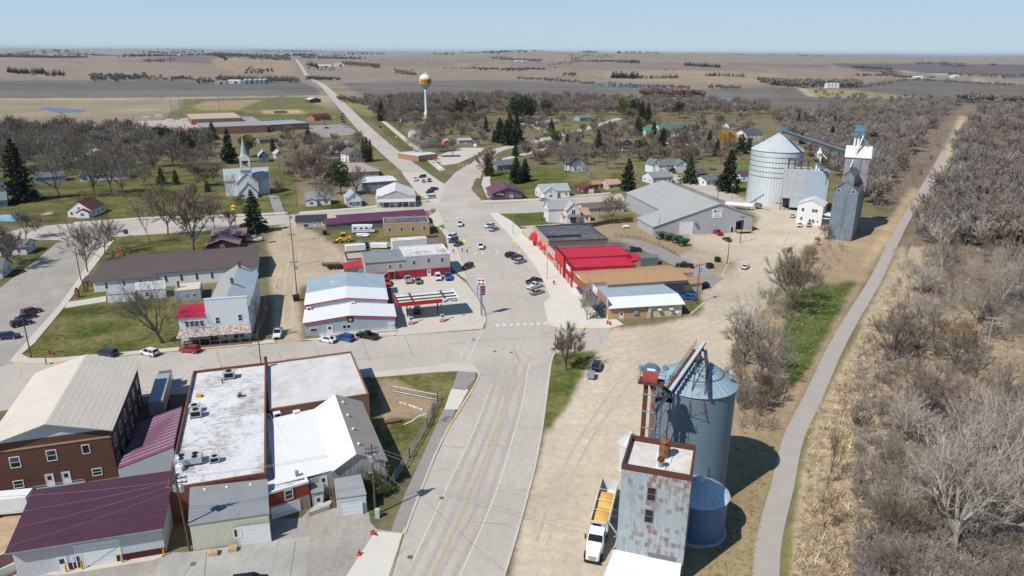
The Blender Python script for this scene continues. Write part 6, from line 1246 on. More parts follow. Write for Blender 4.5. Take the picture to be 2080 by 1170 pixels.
barn('small red farm barn far to the east',2016,133,8,18,8,5,(130,50,48),(140,120,118));barn('far pale shed under the hill crest',1884,157,16,14,5,3,(150,146,146),(150,150,156));barn('far white shed behind the hill crest grove',1936,157,12,14,6,3,(230,230,230),(226,228,230))
for i,x in enumerate((499,508,520,529,538)):p=T(x,163);grain_bin(('far blue grey farm bin, number one of the row at the white shed','far farm bin with a pale roof second from the white shed','middle far farm bin of the row of five','far farm bin between the middle one and the end one','far farm bin at the tree end of the row')[i].replace(', number one of the row at',' standing nearest'),p,7,8.5,4,BINW,BINR,20,seams=0,group='farm bins by the far white shed')
for i,x in enumerate((1679,1686,1693,1700)):p=T(x,178);grain_bin(('silver valley bin nearest the blue grey farm shed','second silver valley bin counted from the farm shed','third silver valley bin counted from the farm shed','silver valley bin at the grove end of its row')[i],p,5.2,8,3,BING,BINGR,20,seams=0,group='silver bins in the valley farm')
PAINT=bpy.data.materials.new('car paint');PAINT.use_nodes=True
b=PAINT.node_tree.nodes['Principled BSDF'];oi=PAINT.node_tree.nodes.new('ShaderNodeObjectInfo');PAINT.node_tree.links.new(oi.outputs['Color'],b.inputs['Base Color'])
b.inputs['Roughness'].default_value=.28;b.inputs['Coat Weight'].default_value=.5;b.inputs['Specular IOR Level'].default_value=.5
AUTOGLASS=mat('car glass',(.012,.016,.02),rough=.06,spec=.7,var=.1,bump=0)
LAMP=mat('headlight lens',c(226,230,232),rough=.15);TAIL=mat('tail light lens',c(160,20,24),rough=.2)
SPEC=dict(sedan=([(2.36,.4,.6,.62),(2.2,.26,.74,.84),(1.2,.2,.93,.9),(.9,.2,.96,.9),(-1.6,.2,1.0,.9),(-2.2,.28,1.0,.84),(-2.36,.42,.92,.72)],(1.0,-1.85,.25,-1.1,.95,1.44,.84,.62),1.42,.33),suv=([(2.36,.5,.75,.7),(2.25,.32,.95,.9),(1.3,.28,1.1,.95),(1.0,.28,1.12,.95),(-2.1,.28,1.12,.95),(-2.3,.32,1.1,.92),(-2.38,.5,1.0,.85)],(1.15,-2.28,.45,-2.02,1.1,1.74,.9,.72),1.42,.37),van=([(2.5,.45,.7,.7),(2.35,.3,.9,.9),(1.7,.25,1.06,.97),(1.4,.25,1.1,.97),(-2.3,.25,1.1,.97),(-2.48,.3,1.08,.95),(-2.54,.45,1.0,.88)],(1.75,-2.48,.75,-2.3,1.06,1.78,.93,.78),1.5,.35),pickup=([(2.85,.55,.85,.78),(2.72,.38,1.08,.96),(1.6,.36,1.2,1.0),(1.3,.36,1.22,1.0),(-.7,.36,1.22,1.0)],(1.35,-.72,.6,-.5,1.2,1.86,.94,.76),1.75,.4))
WHEEL=MB();WHEEL.tube((0,-.12,0),(0,.12,0),1,n=16);wme=WHEEL.data('tyre',[BLACK])
RIM=MB();RIM.tube((0,-.125,0),(0,.125,0),.62,n=10);rme=RIM.data('rim',[CHROME])
def make_car(kind):
 st,(bf,bb,tf,tb,zb,zr,wb,wr),wx,wr_=SPEC[kind];rt=empty(kind);mb=MB()
 rings=[[(x,-w_*.96,z0),(x,-w_,z0+(z1-z0)*.55),(x,-w_*.9,z1),(x,w_*.9,z1),(x,w_,z0+(z1-z0)*.55),(x,w_*.96,z0)]for x,z0,z1,w_ in st]
 vs=[q for r_ in rings for q in r_];n=len(rings);fs=[(i*6+k,i*6+(k+1)%6,(i+1)*6+(k+1)%6,(i+1)*6+k)for i in range(n-1)for k in range(6)]+[(0,1,2,3,4,5),tuple((n-1)*6+k for k in(5,4,3,2,1,0))]
 mb.mesh(vs,fs)
 mb.hexa([(tb-.04,-wr-.02,zr-.05),(tf+.04,-wr-.02,zr-.05),(tf+.04,wr+.02,zr-.05),(tb-.04,wr+.02,zr-.05)],[(tb+.1,-wr+.1,zr+.03),(tf-.1,-wr+.1,zr+.03),(tf-.1,wr-.1,zr+.03),(tb+.1,wr-.1,zr+.03)])
 for s_ in(-1,1):
  mb.tube((bf,s_*wb,zb),(tf,s_*wr,zr),.05,n=4);mb.tube((bb,s_*wb,zb),(tb,s_*wr,zr),.08,n=4)
  mb.tube(((bf+bb)/2,s_*wb*1.01,zb),((tf+tb)/2,s_*wr*1.02,zr),.05,n=4)
  if kind!='sedan' and kind!='pickup':mb.tube((bb*.55,s_*wb*1.01,zb),(tb*.5,s_*wr*1.02,zr),.05,n=4)
 xr=st[-1][0]
 if kind=='pickup':
  xr=-2.85
  for s_ in(-1,1):mb.box(-2.8,s_*.98-.07,.42,-.7,s_*.98+.07,1.24)
  mb.box(-2.85,-1.0,.42,-2.76,1.0,1.22);mb.box(-2.8,-.93,.6,-.71,.93,.74)
 bo=mb.build('body',PAINT,rt)
 mb=MB();mb.hexa([(bb,-wb,zb),(bf,-wb,zb),(bf,wb,zb),(bb,wb,zb)],[(tb,-wr,zr),(tf,-wr,zr),(tf,wr,zr),(tb,wr,zr)]);mb.build('windows',AUTOGLASS,rt)
 for x in(wx,-wx):
  for s_ in(-1,1):
   wh=put('wheel',wme,rt,(x,s_*(st[2][3]-.1),wr_));wh.scale=(wr_,1,wr_);r_=put('rim',rme,wh)
 for s_ in(-1,1):
  x=st[1][0];mb=MB();mb.box(x-.05,s_*.62-.17,st[1][2]-.26,x+.09,s_*.62+.17,st[1][2]-.1);mb.build('headlight',LAMP,rt)
  mb=MB();mb.box(xr-.04,s_*.74-.12,.82,xr+.1,s_*.74+.12,1.06);mb.build('tail_light',TAIL,rt)
 mb=MB();mb.box(xr-.07,-.85,.38,xr+.05,.85,.58);mb.box(st[0][0]-.12,-.8,.34,st[0][0]+.05,.8,.52);mb.box(st[0][0]-.1,-.42,.58,st[0][0]+.03,.42,.74);mb.build('bumper',BLACK,rt)
 return rt
PROTO={k:make_car(k)for k in SPEC};kids(None);USED=set()
CC=dict(white=(236,238,240),black=(34,34,38),red=(176,28,38),maroon=(120,24,44),navy=(36,46,78),blue=(36,84,170),silver=(176,180,184),grey=(112,118,124),tan=(176,166,148),green=(74,88,84),dark=(58,62,68),bright=(214,40,40))
def hdg(x,y,dx,dy):
 a,b=G(x,y),G(x+dx*.2,y+dy*.2);return math.atan2(b.y-a.y,b.x-a.x)
CATS=dict(sedan='car',suv='car',van='van',pickup='pickup truck')
NM=dict(sedan='parked_car',suv='parked_suv',van='minivan',pickup='pickup_truck')
def car(kind,x,y,d,colr,label,group=None):
 p=G(x,y);r_=PROTO[kind]if kind not in USED else copy_tree(PROTO[kind]);USED.add(kind)
 r_.name=NM[kind];r_.location=(p.x,p.y,.045);r_.rotation_euler=(0,0,hdg(x,y,*d));tag(r_,label,CATS[kind],group)
 for o in COL.objects[-22:]if False else KIDSOF(r_):
  if o.name.startswith('body'):o.color=(*c(*CC[colr],1.25),1)
 return r_
def KIDSOF(r_):return[o for o in CH.get(r_.name,())]
CH={}
def car_list(L):
 for a in L:
  n0=len(COL.objects);kind=a[0];first=kind not in USED;p=G(a[1],a[2])
  if first:r_=PROTO[kind];ch=[o for o in COL.objects if o.parent==r_];USED.add(kind)
  else:
   r_=PROTO[kind].copy();COL.objects.link(r_);ch=[]
   for q in KIDS[PN[kind]]:
    k=q.copy();COL.objects.link(k);k.parent=r_;ch.append(k)
    for g in KIDS.get(q.name,()):h_=g.copy();COL.objects.link(h_);h_.parent=k
  r_.location=(p.x,p.y,.045);r_.rotation_euler=(0,0,hdg(a[1],a[2],*a[3]));tag(r_,a[5],CATS[kind],'parked cars and trucks')
  for o in ch:
   if o.name.startswith('body'):o.color=(*c(*CC[a[4]],1.25),1)
PN={k:v.name for k,v in PROTO.items()}
car_list([('suv',65,637,(165,-45),'maroon','dark red car, farthest up the side street by the lawn corner'),('sedan',54,648,(165,-40),'navy','dark blue car squeezed between red and black cars'),('suv',45,661,(165,-40),'black','black suv next to the lawn corner pavement'),('suv',18,688,(180,-15),'navy','navy suv half cut by the picture edge'),('van',218,722,(-160,-25),'navy','dark van mostly hidden behind the beige roof'),('suv',304,721,(-160,-40),'white','white suv parked between the dark van and red hatchback'),('suv',386,715,(-160,-14),'red','small red hatchback before the rusty porch'),('pickup',565,682,(-8,24),'white','white pickup coming out of the dirt alley'),('sedan',665,694,(-150,-30),'white','white sedan parked before the grey metal shop'),('suv',701,691,(-150,-32),'blue','bright blue suv between white sedan and black pickup'),('pickup',746,687,(-190,-34),'black','black pickup with covered bed before the metal shop'),('suv',848,634,(4,-30),'black','black suv under the gas canopy'),('pickup',786,578,(10,30),'bright','bright red pickup at the foot of the outside stair'),('pickup',829,572,(-12,-34),'silver','silver white pickup beside the red ribbed wall'),('sedan',850,574,(10,34),'grey','grey sedan beside the silver pickup'),('suv',890,567,(12,40),'white','white suv beside the blue pickup at the red base wall'),('pickup',910,566,(14,40),'blue','dark blue pickup at the corner of the red base wall'),('suv',950,545,(-110,48),'black','large black suv alone at the kerb above the gas station'),('van',918,484,(-100,46),'white','white minivan first in the slanted row by the grey building'),('suv',921,492,(-100,46),'navy','dark blue suv in the middle of the slanted row'),('sedan',931,499,(-100,42),'green','grey green sedan nearest the yellow crossing sign'),('pickup',934,458,(10,40),'white','white pickup driving between the two upper crosswalks'),('pickup',976,504,(12,40),'white','white pickup driving onto the crosswalk by the people'),('suv',994,462,(-100,26),'white','white suv nosed to the upper right pavement'),('sedan',1003,469,(-100,30),'silver','silver sedan beside the white suv near the corner lawn'),('suv',1038,521,(110,-30),'black','black suv farthest in the group of three before the stores'),('suv',1050,526,(110,-34),'dark','dark grey suv in the middle of three before the stores'),('suv',1057,534,(110,-34),'silver','silver suv nearest in the group of three before the stores'),('pickup',1085,575,(115,-35),'dark','dark grey pickup beside a white pickup before the stores'),('pickup',1086,585,(115,-35),'white','white pickup between dark pickup and beige sedan'),('sedan',1091,597,(115,-35),'tan','beige silver sedan nearest the lower crosswalk'),('suv',1212,748,(14,-40),'black','black suv on the gravel hitched to a small trailer'),('suv',1397,608,(-110,-12),'blue','bright blue suv behind the corner store'),('sedan',1514,545,(40,-40),'white','white sedan alone on the wide gravel yard'),('pickup',1390,543,(-110,-10),'black','black pickup behind the tan brown roof'),('pickup',1286,511,(-110,4),'navy','dark pickup behind the red metal roof'),('pickup',1457,476,(-90,-44),'red','red pickup before the big grey warehouse'),('sedan',1476,489,(-90,-44),'dark','dark car right behind the red pickup'),('suv',1609,441,(8,-30),'white','white suv left of the white office'),('sedan',1624,460,(-12,30),'white','white sedan before the white office'),('sedan',1643,460,(-12,30),'silver','silver sedan at the white office corner'),('sedan',1106,408,(100,-8),'silver','silver sedan on the side street by the white house'),('pickup',844,367,(-6,30),'white','white pickup in the store car park near the fork'),('suv',858,361,(-60,10),'maroon','maroon suv at the back of the store car park'),('sedan',860,370,(-10,30),'silver','silver sedan in the middle of the store car park'),('suv',872,369,(-10,30),'grey','grey suv at the curve edge of the store car park'),('pickup',880,387,(-100,20),'navy','dark blue pickup behind another blue one by the white store'),('suv',873,392,(-100,20),'navy','dark blue suv by the white store porch'),('van',875,403,(-100,18),'white','white minivan beside the white store porch'),('pickup',885,330,(-100,2),'white','white pickup at the small brick gas station'),('sedan',24,388,(100,0),'dark','dark car beside the white house at the far lawn edge'),('pickup',516,490,(-100,4),'white','white pickup beside the maroon sheds'),('sedan',664,261,(100,-6),'bright','bright red car at the near end of the school row'),('sedan',660,254,(100,-6),'silver','silver car second from the near end of the school row'),('suv',657,248,(100,-6),'white','white suv in the middle of the school row'),('sedan',655,243,(100,-6),'maroon','maroon car at the far end of the school row'),('suv',704,259,(100,-4),'white','white suv nearest in the roadside school row'),('sedan',701,254,(100,-4),'silver','silver car second in the roadside school row'),('suv',699,249,(100,-4),'maroon','maroon suv third in the roadside school row'),('sedan',696,244,(100,-4),'dark','dark car fourth in the roadside school row'),('sedan',695,239,(100,-4),'maroon','small maroon car far in the roadside school row'),('van',696,233,(100,-4),'silver','silver van parked beyond the roadside school row'),('van',679,240,(10,30),'white','white van by the burgundy roofed house'),('sedan',765,252,(-20,-30),'silver','silver car far up the north road kerb'),('suv',772,259,(-20,-30),'dark','dark suv at the north road kerb between two pale cars'),('sedan',780,267,(-20,-30),'silver','pale silver car nearest at the north road kerb'),('suv',353,310,(4,30),'white','white suv on the drive of the green roofed garage'),('sedan',336,311,(4,30),'dark','dark car in the shade of the green roofed garage'),('van',1341,356,(100,-4),'silver','silver van before the large white farmhouse'),('pickup',1349,361,(100,-4),'black','black pickup before the large white farmhouse'),('suv',744,502,(20,26),'navy','dark suv beside the white cargo trailer in the yard'),('suv',1174,287,(100,-8),'black','black suv on a drive below the curving side street'),('suv',509,1192,(100,-14),'black','black vehicle cut by the lower picture edge')])
p=G(1212,1108);hd_=hdg(1212,1108,-30,120);rt=empty('grain_truck',p,hd_,'white semi truck hauling an open hopper trailer of yellow corn','truck')
mb=MB();st=[(4.2,.6,1.4,.75),(4.0,.5,1.7,.95),(2.6,.5,2.05,1.1),(2.2,.5,2.1,1.2),(-.2,.5,2.2,1.2)]
vs=[q for x,z0,z1,w_ in st for q in((x,-w_,z0),(x,-w_,z1-.2),(x,-w_*.85,z1),(x,w_*.85,z1),(x,w_,z1-.2),(x,w_,z0))]
mb.mesh(vs,[(i*6+k,i*6+(k+1)%6,i*6+6+(k+1)%6,i*6+6+k)for i in range(4)for k in range(6)]+[(0,1,2,3,4,5),(29,28,27,26,25,24)]);mb.hexa([(-.25,-1.15,2.2),(2.0,-1.15,2.2),(2.0,1.15,2.2),(-.25,1.15,2.2)],[(-.25,-1.05,3.15),(1.45,-1.05,3.05),(1.45,1.05,3.05),(-.25,1.05,3.15)]);cab=mb.build('cab',PAINT,rt);cab.color=(.8,.8,.8,1)
mb=MB();mb.face([(2.02,-1.05,2.24),(2.02,1.05,2.24),(1.5,.97,3.0),(1.5,-.97,3.0)])
for s_ in(-1,1):mb.face([(.5,s_*1.165,2.25),(1.8,s_*1.165,2.25),(1.4,s_*1.09,2.95),(.5,s_*1.09,2.95)])
mb.build('windows',AUTOGLASS,cab);mb=MB();mb.box(4.16,-.55,.75,4.23,.55,1.4);mb.build('grille',CHROME,cab);mb=MB();mb.box(4.1,-1.15,.35,4.35,1.15,.65);mb.build('bumper',BLACK,cab)
for s_ in(-1,1):mb=MB();mb.box(1.7,s_*1.45-.1,2.2,1.85,s_*1.45+.1,3.0);mb.bar((1.75,s_*1.1,2.6),(1.75,s_*1.4,2.6),.05);mb.build('mirror',BLACK,cab);mb=MB();mb.tube((-.45,s_*1.0,.8),(-.45,s_*1.0,3.5),.1,n=8);mb.build('exhaust',CHROME,cab)
mb=MB();x0,x1,w_=-12.6,-1.4,1.28
for s_ in(-1,1):mb.box(x0,s_*w_-.05,1.2,x1,s_*w_+.05,3.1)
mb.box(x0,-w_+.05,1.2,x0+.1,w_-.05,3.1);mb.box(x1-.1,-w_+.05,1.2,x1,w_-.05,3.1);mb.box(x0,-w_,1.0,x1,w_,1.2)
for s_ in(-1,1):mb.box(x0,s_*(w_+.02)-.09,3.1,x1,s_*(w_+.02)+.09,3.2)
for x in(-9.6,-6.8,-4.2):mb.tube((x,-w_,3.12),(x,w_,3.12),.04,n=4)
tr=mb.build('hopper_trailer',mat('white trailer',c(226,226,224),rough=.5),rt)
mb=MB();n_=24
gr=[[(x1-.11-(8.4)*i/n_,-w_+.06+(2*w_-.12)*j/8,2.45+.5*math.sin(math.pi*j/8)*(abs(math.sin(2*math.pi*i/n_))**.6))for j in range(9)]for i in range(n_+1)]
mb.mesh([q for r_ in gr for q in r_],[(i*9+j,i*9+j+1,i*9+10+j,i*9+9+j)for i in range(n_)for j in range(8)]);mb.build('corn',mat('yellow corn',c(238,190,96),var=.12,sc=2),tr)
mb=MB();mb.box(x1-.02,-.95,1.6,x1+.06,.3,2.7,0);mb.build('front_panel',BLACK,tr)
mb=MB()
for y in(.5,.9):mb.bar((x1+.1,y,1.2),(x1+.1,y,3.0),.05)
for z in(1.4,1.8,2.2,2.6):mb.bar((x1+.1,.5,z),(x1+.1,.9,z),.05)
mb.build('ladder',WHITE,tr);mb=MB();mb.box(-12,-.4,.75,3,.4,1.0);mb.build('chassis',BLACK,rt)
for x in(3.0,-1.0,-2.2,-10.2,-11.5):
 for s_ in(-1,1):wh=put('wheel',wme,rt,(x,s_*1.05,.52));wh.scale=(.52,2.2,.52);put('rim',rme,wh)
def wheels(rt,xs_,y,r_,w_=1.2):
 for x in xs_:
  for s_ in(-1,1):wh=put('wheel',wme,rt,(x,s_*y,r_));wh.scale=(r_,w_,r_);put('rim',rme,wh)
def trailer(x,y,d,L_,W_,hh,m_,label,z0=.6,cat='trailer',name='trailer',rgb=None):
 p=G(x,y);rt=empty(name,p,hdg(x,y,*d),label,cat);mb=MB();mb.box(-L_/2,-W_/2,z0,L_/2,W_/2,z0+hh);o=mb.build('box' if hh>.4 else 'deck',m_,rt)
 if rgb:col(o,rgb)
 mb=MB();mb.bar((L_/2,0,z0),(L_/2+1.3,0,z0-.05),.12);mb.build('hitch',BLACK,rt);wheels(rt,(-.9,0)if L_>4 else(0,),W_/2-.1,.36);return rt
t_=trailer(330,822,(26,-100),13,2.6,2.9,RIBW,'long grey box trailer parked between brick building and lean-to',1.1,rgb=(186,196,202));
mb=MB();mb.box(7.2,-1.2,.6,9.6,1.2,3.3);mb.box(9.6,-1.0,.6,11.2,1.0,2.0);k_=mb.build('cab',PAINT,t_);k_.color=(*c(96,108,108),1);mb=MB();mb.box(9.58,-1.05,2.1,9.64,1.05,3.1);mb.build('windscreen',AUTOGLASS,k_)
trailer(2,1043,(100,-10),9,2.5,2.6,WHITE,'white cargo trailer at the dirt edge behind the purple shed');trailer(722,511,(100,-8),7,2.4,2.0,WHITE,'white cargo trailer behind the tan flat roof annex')
trailer(1200,768,(10,-40),2.4,1.6,.9,STEEL,'small silver utility trailer behind the black suv',.45);trailer(672,539,(100,-4),6,2.2,.2,DECK,'flat wooden deck trailer in the dirt yard');trailer(684,546,(100,-4),6,2.2,.5,BLACK,'black dump trailer beside the deck trailer')
trailer(770,505,(100,0),6,2.4,1.4,WHITE,'white covered trailer beside the weathered grey roof')
rt=empty('motorhome',G(738,473),hdg(738,473,100,-2),'white motorhome parked on the grass by the brick wall','motorhome');mb=MB();mb.box(-4.2,-1.25,.6,2.4,1.25,3.2);mb.box(2.4,-1.25,2.2,3.6,1.25,3.1);mb.box(2.4,-1.1,.6,4.4,1.1,1.4);mb.hexa([(2.4,-1.1,1.4),(3.6,-1.1,1.4),(3.6,1.1,1.4),(2.4,1.1,1.4)],[(2.4,-1,2.2),(2.9,-1,2.2),(2.9,1,2.2),(2.4,1,2.2)]);bd=mb.build('body',WHITE,rt)
mb=MB()
for x in(-3,-.6,1.4):mb.box(x-.5,-1.27,1.8,x+.5,-1.251,2.5)
mb.face([(3.62,-1,1.42),(3.62,1,1.42),(2.95,.95,2.18),(2.95,-.95,2.18)]);mb.build('windows',AUTOGLASS,bd);mb=MB();mb.box(-4.2,-1.262,1.2,2.4,-1.251,1.35);mb.build('stripe',mat('grey stripe',c(120,130,140)),bd);wheels(rt,(-2.6,3.2),1.1,.4)
rt=empty('covered_boat',G(737,481),.2,'small boat under a white cover beside the motorhome','boat');mb=MB();mb.hexa([(-2.2,-.8,.4),(1.6,-.8,.4),(1.6,.8,.4),(-2.2,.8,.4)],[(-2.4,-.9,1.0),(2.6,-.2,1.1),(2.6,.2,1.1),(-2.4,.9,1.0)]);mb.hexa([(-2.4,-.9,1.01),(2.6,-.2,1.11),(2.6,.2,1.11),(-2.4,.9,1.01)],[(-2,-.2,1.5),(1.5,-.1,1.4),(1.5,.1,1.4),(-2,.2,1.5)]);mb.build('hull',WHITE,rt);wheels(rt,(-.5,),.7,.3)
rt=empty('wheel_loader',G(697,492),hdg(697,492,-100,6),'yellow wheel loader with its bucket down in the dirt yard','loader');mb=MB();mb.box(-3,-.9,1.0,-.2,.9,2.2);mb.box(-.2,-.7,.9,1.6,.7,1.7);mb.bar((.6,-.6,1.6),(3.0,-.6,.7),.3);mb.bar((.6,.6,1.6),(3.0,.6,.7),.3);mb.build('body',YEL,rt)
mb=MB();mb.box(-.9,-.75,2.2,.5,.75,3.4,1);mb.box(-1,-.85,3.4,.6,.85,3.55,0);mb.build('cab',[YEL,AUTOGLASS],rt);mb=MB();mb.hexa([(2.8,-1.3,.1),(3.9,-1.3,.1),(3.9,1.3,.1),(2.8,1.3,.1)],[(2.6,-1.3,1.1),(2.9,-1.3,1.1),(2.9,1.3,1.1),(2.6,1.3,1.1)]);mb.build('bucket',mat('worn bucket',c(150,116,66),kind='rust',col2=c(96,72,56)),rt);wheels(rt,(-2,1.2),.95,.75,2.6)
GW=mat('dark green enamel',c(44,92,74),rough=.5)
for k,(x,y,lb)in enumerate(((1343,486,'dark green grain wagon nearest the warehouse wall'),(1358,489,'rusty olive grain wagon between the green ones'),(1375,494,'dark green grain wagon third from the warehouse wall'),(1388,500,'dark green grain wagon at the gravel edge'))):
 rt=empty('grain_wagon',G(x,y),.3,lb,'wagon');mb=MB();mb.hexa([(-.9,-.7,1.0),(.9,-.7,1.0),(.9,.7,1.0),(-.9,.7,1.0)],[(-1.7,-1.3,2.3),(1.7,-1.3,2.3),(1.7,1.3,2.3),(-1.7,1.3,2.3)]);mb.hexa([(-1.7,-1.3,2.3),(1.7,-1.3,2.3),(1.7,1.3,2.3),(-1.7,1.3,2.3)],[(-1.7,-1.3,2.8),(1.7,-1.3,2.8),(1.7,1.3,2.8),(-1.7,1.3,2.8)]);mb.build('hopper',GW if k!=1 else mat('olive rust frame',(1,1,1)),rt);wheels(rt,(-1.2,1.2),1.0,.45,1.8)
def bin_(x,y,rgb,label,w_=2.0):
 rt=empty('dumpster',G(x,y),.4,label,'dumpster');mb=MB();mb.hexa([(-w_/2,-.7,.1),(w_/2,-.7,.1),(w_/2,.7,.1),(-w_/2,.7,.1)],[(-w_/2-.1,-.9,1.3),(w_/2+.1,-.9,1.3),(w_/2+.1,.8,1.6),(-w_/2-.1,.8,1.6)]);col(mb.build('box',TINT,rt),rgb);mb=MB();mb.hexa([(-w_/2-.12,-.95,1.32),(w_/2+.12,-.95,1.32),(w_/2+.12,.85,1.62),(-w_/2-.12,.85,1.62)],[(-w_/2-.12,-.95,1.4),(w_/2+.12,-.95,1.4),(w_/2+.12,.85,1.7),(-w_/2-.12,.85,1.7)]);mb.build('lid',BLACK,rt)
bin_(1441,545,(52,74,112),'blue dumpster beside the asphalt lane');bin_(1457,532,(50,46,44),'dark burn barrel box on the weedy island',1.4);bin_(1430,585,(40,48,66),'navy dumpster behind the small tan shed',2.6);bin_(622,465,(226,222,204),'pale bin before the black roofed shed',1.6);bin_(660,477,(60,60,64),'dark bin on the grass before the purple roof',1.4);bin_(602,611,(70,60,58),'dark barrel box at the foot of the alley pole',1.6)
def person(x,y,face,top,legs,label,stride=.16):
 p=G(x,y);V=[(0,0,.95),(0,0,1.2),(0,0,1.42),(0,0,1.52),(.02,0,1.68),(.02,0,1.76),(0,.1,.88),(stride,.11,.48),(stride*.9,.11,.08),(stride*1.9,.11,.05),(0,-.1,.88),(-stride*.3,-.11,.48),(-stride*1.3,-.11,.08),(-stride*.4,-.11,.05),(0,.2,1.38),(-.06,.25,1.1),(.08,.24,.88),(0,-.2,1.38),(.06,-.25,1.1),(.16,-.22,.9)]
 E=[(0,1),(1,2),(2,3),(3,4),(4,5),(0,6),(6,7),(7,8),(8,9),(0,10),(10,11),(11,12),(12,13),(2,14),(14,15),(15,16),(2,17),(17,18),(18,19)]
 rr=[.15,.15,.16,.06,.1,.08,.1,.07,.05,.04,.1,.07,.05,.04,.07,.05,.04,.07,.05,.04]
 me=bpy.data.meshes.new('person');me.from_pydata(V,E,[]);o=bpy.data.objects.new('person',me);COL.objects.link(o)
 sk=o.modifiers.new('Skin','SKIN');o.modifiers.new('Sub','SUBSURF').levels=1;o.modifiers['Sub'].render_levels=1
 for i,q in enumerate(me.skin_vertices[0].data):q.radius=(rr[i],rr[i]*(1.15 if i<3 else 1));q.use_root=i==0
 dg=bpy.context.evaluated_depsgraph_get();m2=bpy.data.meshes.new_from_object(o.evaluated_get(dg));bpy.data.objects.remove(o)
 m2.materials.clear()
 for rgb in(top,legs,(206,160,136),(60,46,38)):m2.materials.append(mat('cloth %d %d %d'%rgb,c(*rgb,.9),rough=.9))
 for f in m2.polygons:
  z,yy=f.center.z,abs(f.center.y);f.material_index=3 if z>1.72 or(z<.09)else 2 if z>1.5 or(yy>.19 and z<.98)else 0 if z>.92 or yy>.19 else 1
 o=put('person',m2,None,(p.x,p.y,.05),(0,0,face));tag(o,label,'person')
person(95,741,-2.6,(60,44,40),(70,72,84),'person in dark clothes walking in the street by the lawn corner');person(562,586,-1.2,(230,228,224),(96,96,104),'person in a white shirt walking on the dirt alley');person(1125,580,-1.5,(44,44,50),(46,48,58),'person in black standing on the wide pale pavement');person(921,515,1.9,(120,60,60),(60,60,66),'person in a reddish top nearest the grey building');person(939,513,1.6,(170,80,76),(70,60,60),'person in pink red between the other two at the kerb');person(949,515,1.4,(50,50,60),(40,40,46),'person in dark clothes stepping onto the crosswalk');person(814,363,.5,(50,50,54),(60,60,70),'person standing alone by the store car park');person(583,338,.4,(70,60,56),(50,50,56),'person standing far up the church lane')
def pole(x,y,h,label,arms=(0.4,),r_=.16,trans=0,tilt=0,rz=.3,name='utility_pole',cat='utility pole',m_=None,aw=1.2):
 p=G(x,y);p.z=tz(p);rt=empty(name,p,rz,label,cat);m_=m_ or WOODPOLE;mb=MB();mb.tube((0,0,0),(tilt,0,h),r_,r_*.7,8);mb.build('pole',m_,rt)
 for a in arms:
  mb=MB();mb.box(tilt-aw,-.07,h-a-.08,tilt+aw,.07,h-a+.08)
  for u in(-.9,-.5,.5,.9):mb.tube((tilt+u*aw,0,h-a+.08),(tilt+u*aw,0,h-a+.35),.06,n=6)
  mb.build('crossarm',m_,rt)
 for k in range(trans):mb=MB();t=2.2*k;mb.lathe([(.32,0),(.34,.1),(.34,1.0),(.2,1.1)],(tilt+.5*math.cos(t),.5*math.sin(t)-.1,h-2.6),12);mb.build('transformer',CHROME if k!=9 else STEEL,rt)
 return p+Vector((0,0,h))
P1=pole(763,1045,12.3,'wooden pole with three grey transformers beside the bushy corner',(.7,1.4),trans=3,aw=1.0);P2=pole(386,1119,12.5,'leaning wooden pole with double crossarms at the cream annex',(.5,1.2),trans=2,tilt=-.3,aw=1.4)
A1_=pole(604,604,11,'wooden pole with a transformer at the alley grass',(.4,),trans=1);A2_=pole(598,540,11,'second wooden pole up the dirt alley',(.4,),trans=0);A3_=pole(593,492,11.5,'far wooden pole at the top of the dirt alley',(.4,),trans=1)
LTP=mat('grey light pole',c(150,150,146),rough=.6)
def lamp_post(x,y,h,label,rz=0):
 p=G(x,y);rt=empty('street_lamp',p,rz,label,'street lamp');mb=MB();mb.tube((0,0,0),(0,0,h),.1,.06,8);mb.tube((0,0,h),(1.6,0,h+.3),.05,n=6);mb.build('pole',LTP,rt);mb=MB();mb.box(1.3,-.15,h+.22,2.0,.15,h+.36);mb.build('lamp',STEEL,rt)
pole(64,727,10,'slim wooden pole on the left lawn corner',());pole(165,570,10.5,'slim wooden pole beside the side street walk',());pole(531,745,9.5,'dark wooden pole behind the white roof buildings',(),.14);pole(1127,738,9,'thin wooden pole beside the bare maple',(),.1);pole(1336,494,10,'pale pole with a small box before the warehouse',(),.16,m_=LTP)
Q1=pole(1477,536,10,'wooden pole on the weedy island',());Q2=pole(1503,494,10.5,'wooden pole at the warehouse dock',(.5,));Q3=pole(1414,617,12,'wooden pole behind the blue suv',(.5,),trans=1);pole(1366,375,10,'pole before the street behind the warehouse',());pole(1457,410,9,'wooden pole at the warehouse rear corner',());pole(1486,404,9,'wooden pole with two white transformers by the spruce',(.4,),trans=2)
pole(1993,752,13,'grey weathered pole with crossarms in the wood',(.4,1.5),m_=mat('silver grey wood',c(188,184,180),kind='wood',col2=c(150,146,142)),rz=-.3,aw=1.6);pole(2040,790,11,'weathered pole half hidden by twigs in the wood',(.4,),m_=MATS['silver grey wood'])
lamp_post(1111,567,9,'grey street lamp before the red stores',2.6);lamp_post(900,497,8.5,'grey street lamp by the maroon false front',-.2);lamp_post(1163,400,8,'grey street lamp on the side street',1.5);lamp_post(772,300,8,'street lamp beside the north road',.4);lamp_post(1040,405,9,'thin street lamp before the purple cafe',1.6);lamp_post(1042,475,9,'thin street lamp on the upper corner walk',2.5)
pole(572,380,9,'slim pole beside the church lane',(),.1);pole(570,362,10.5,'pole with grey boxes beside the church lane',(.6,),.14,trans=2);pole(603,420,9,'pole at the corner of the white grey roofed house',(),.12)
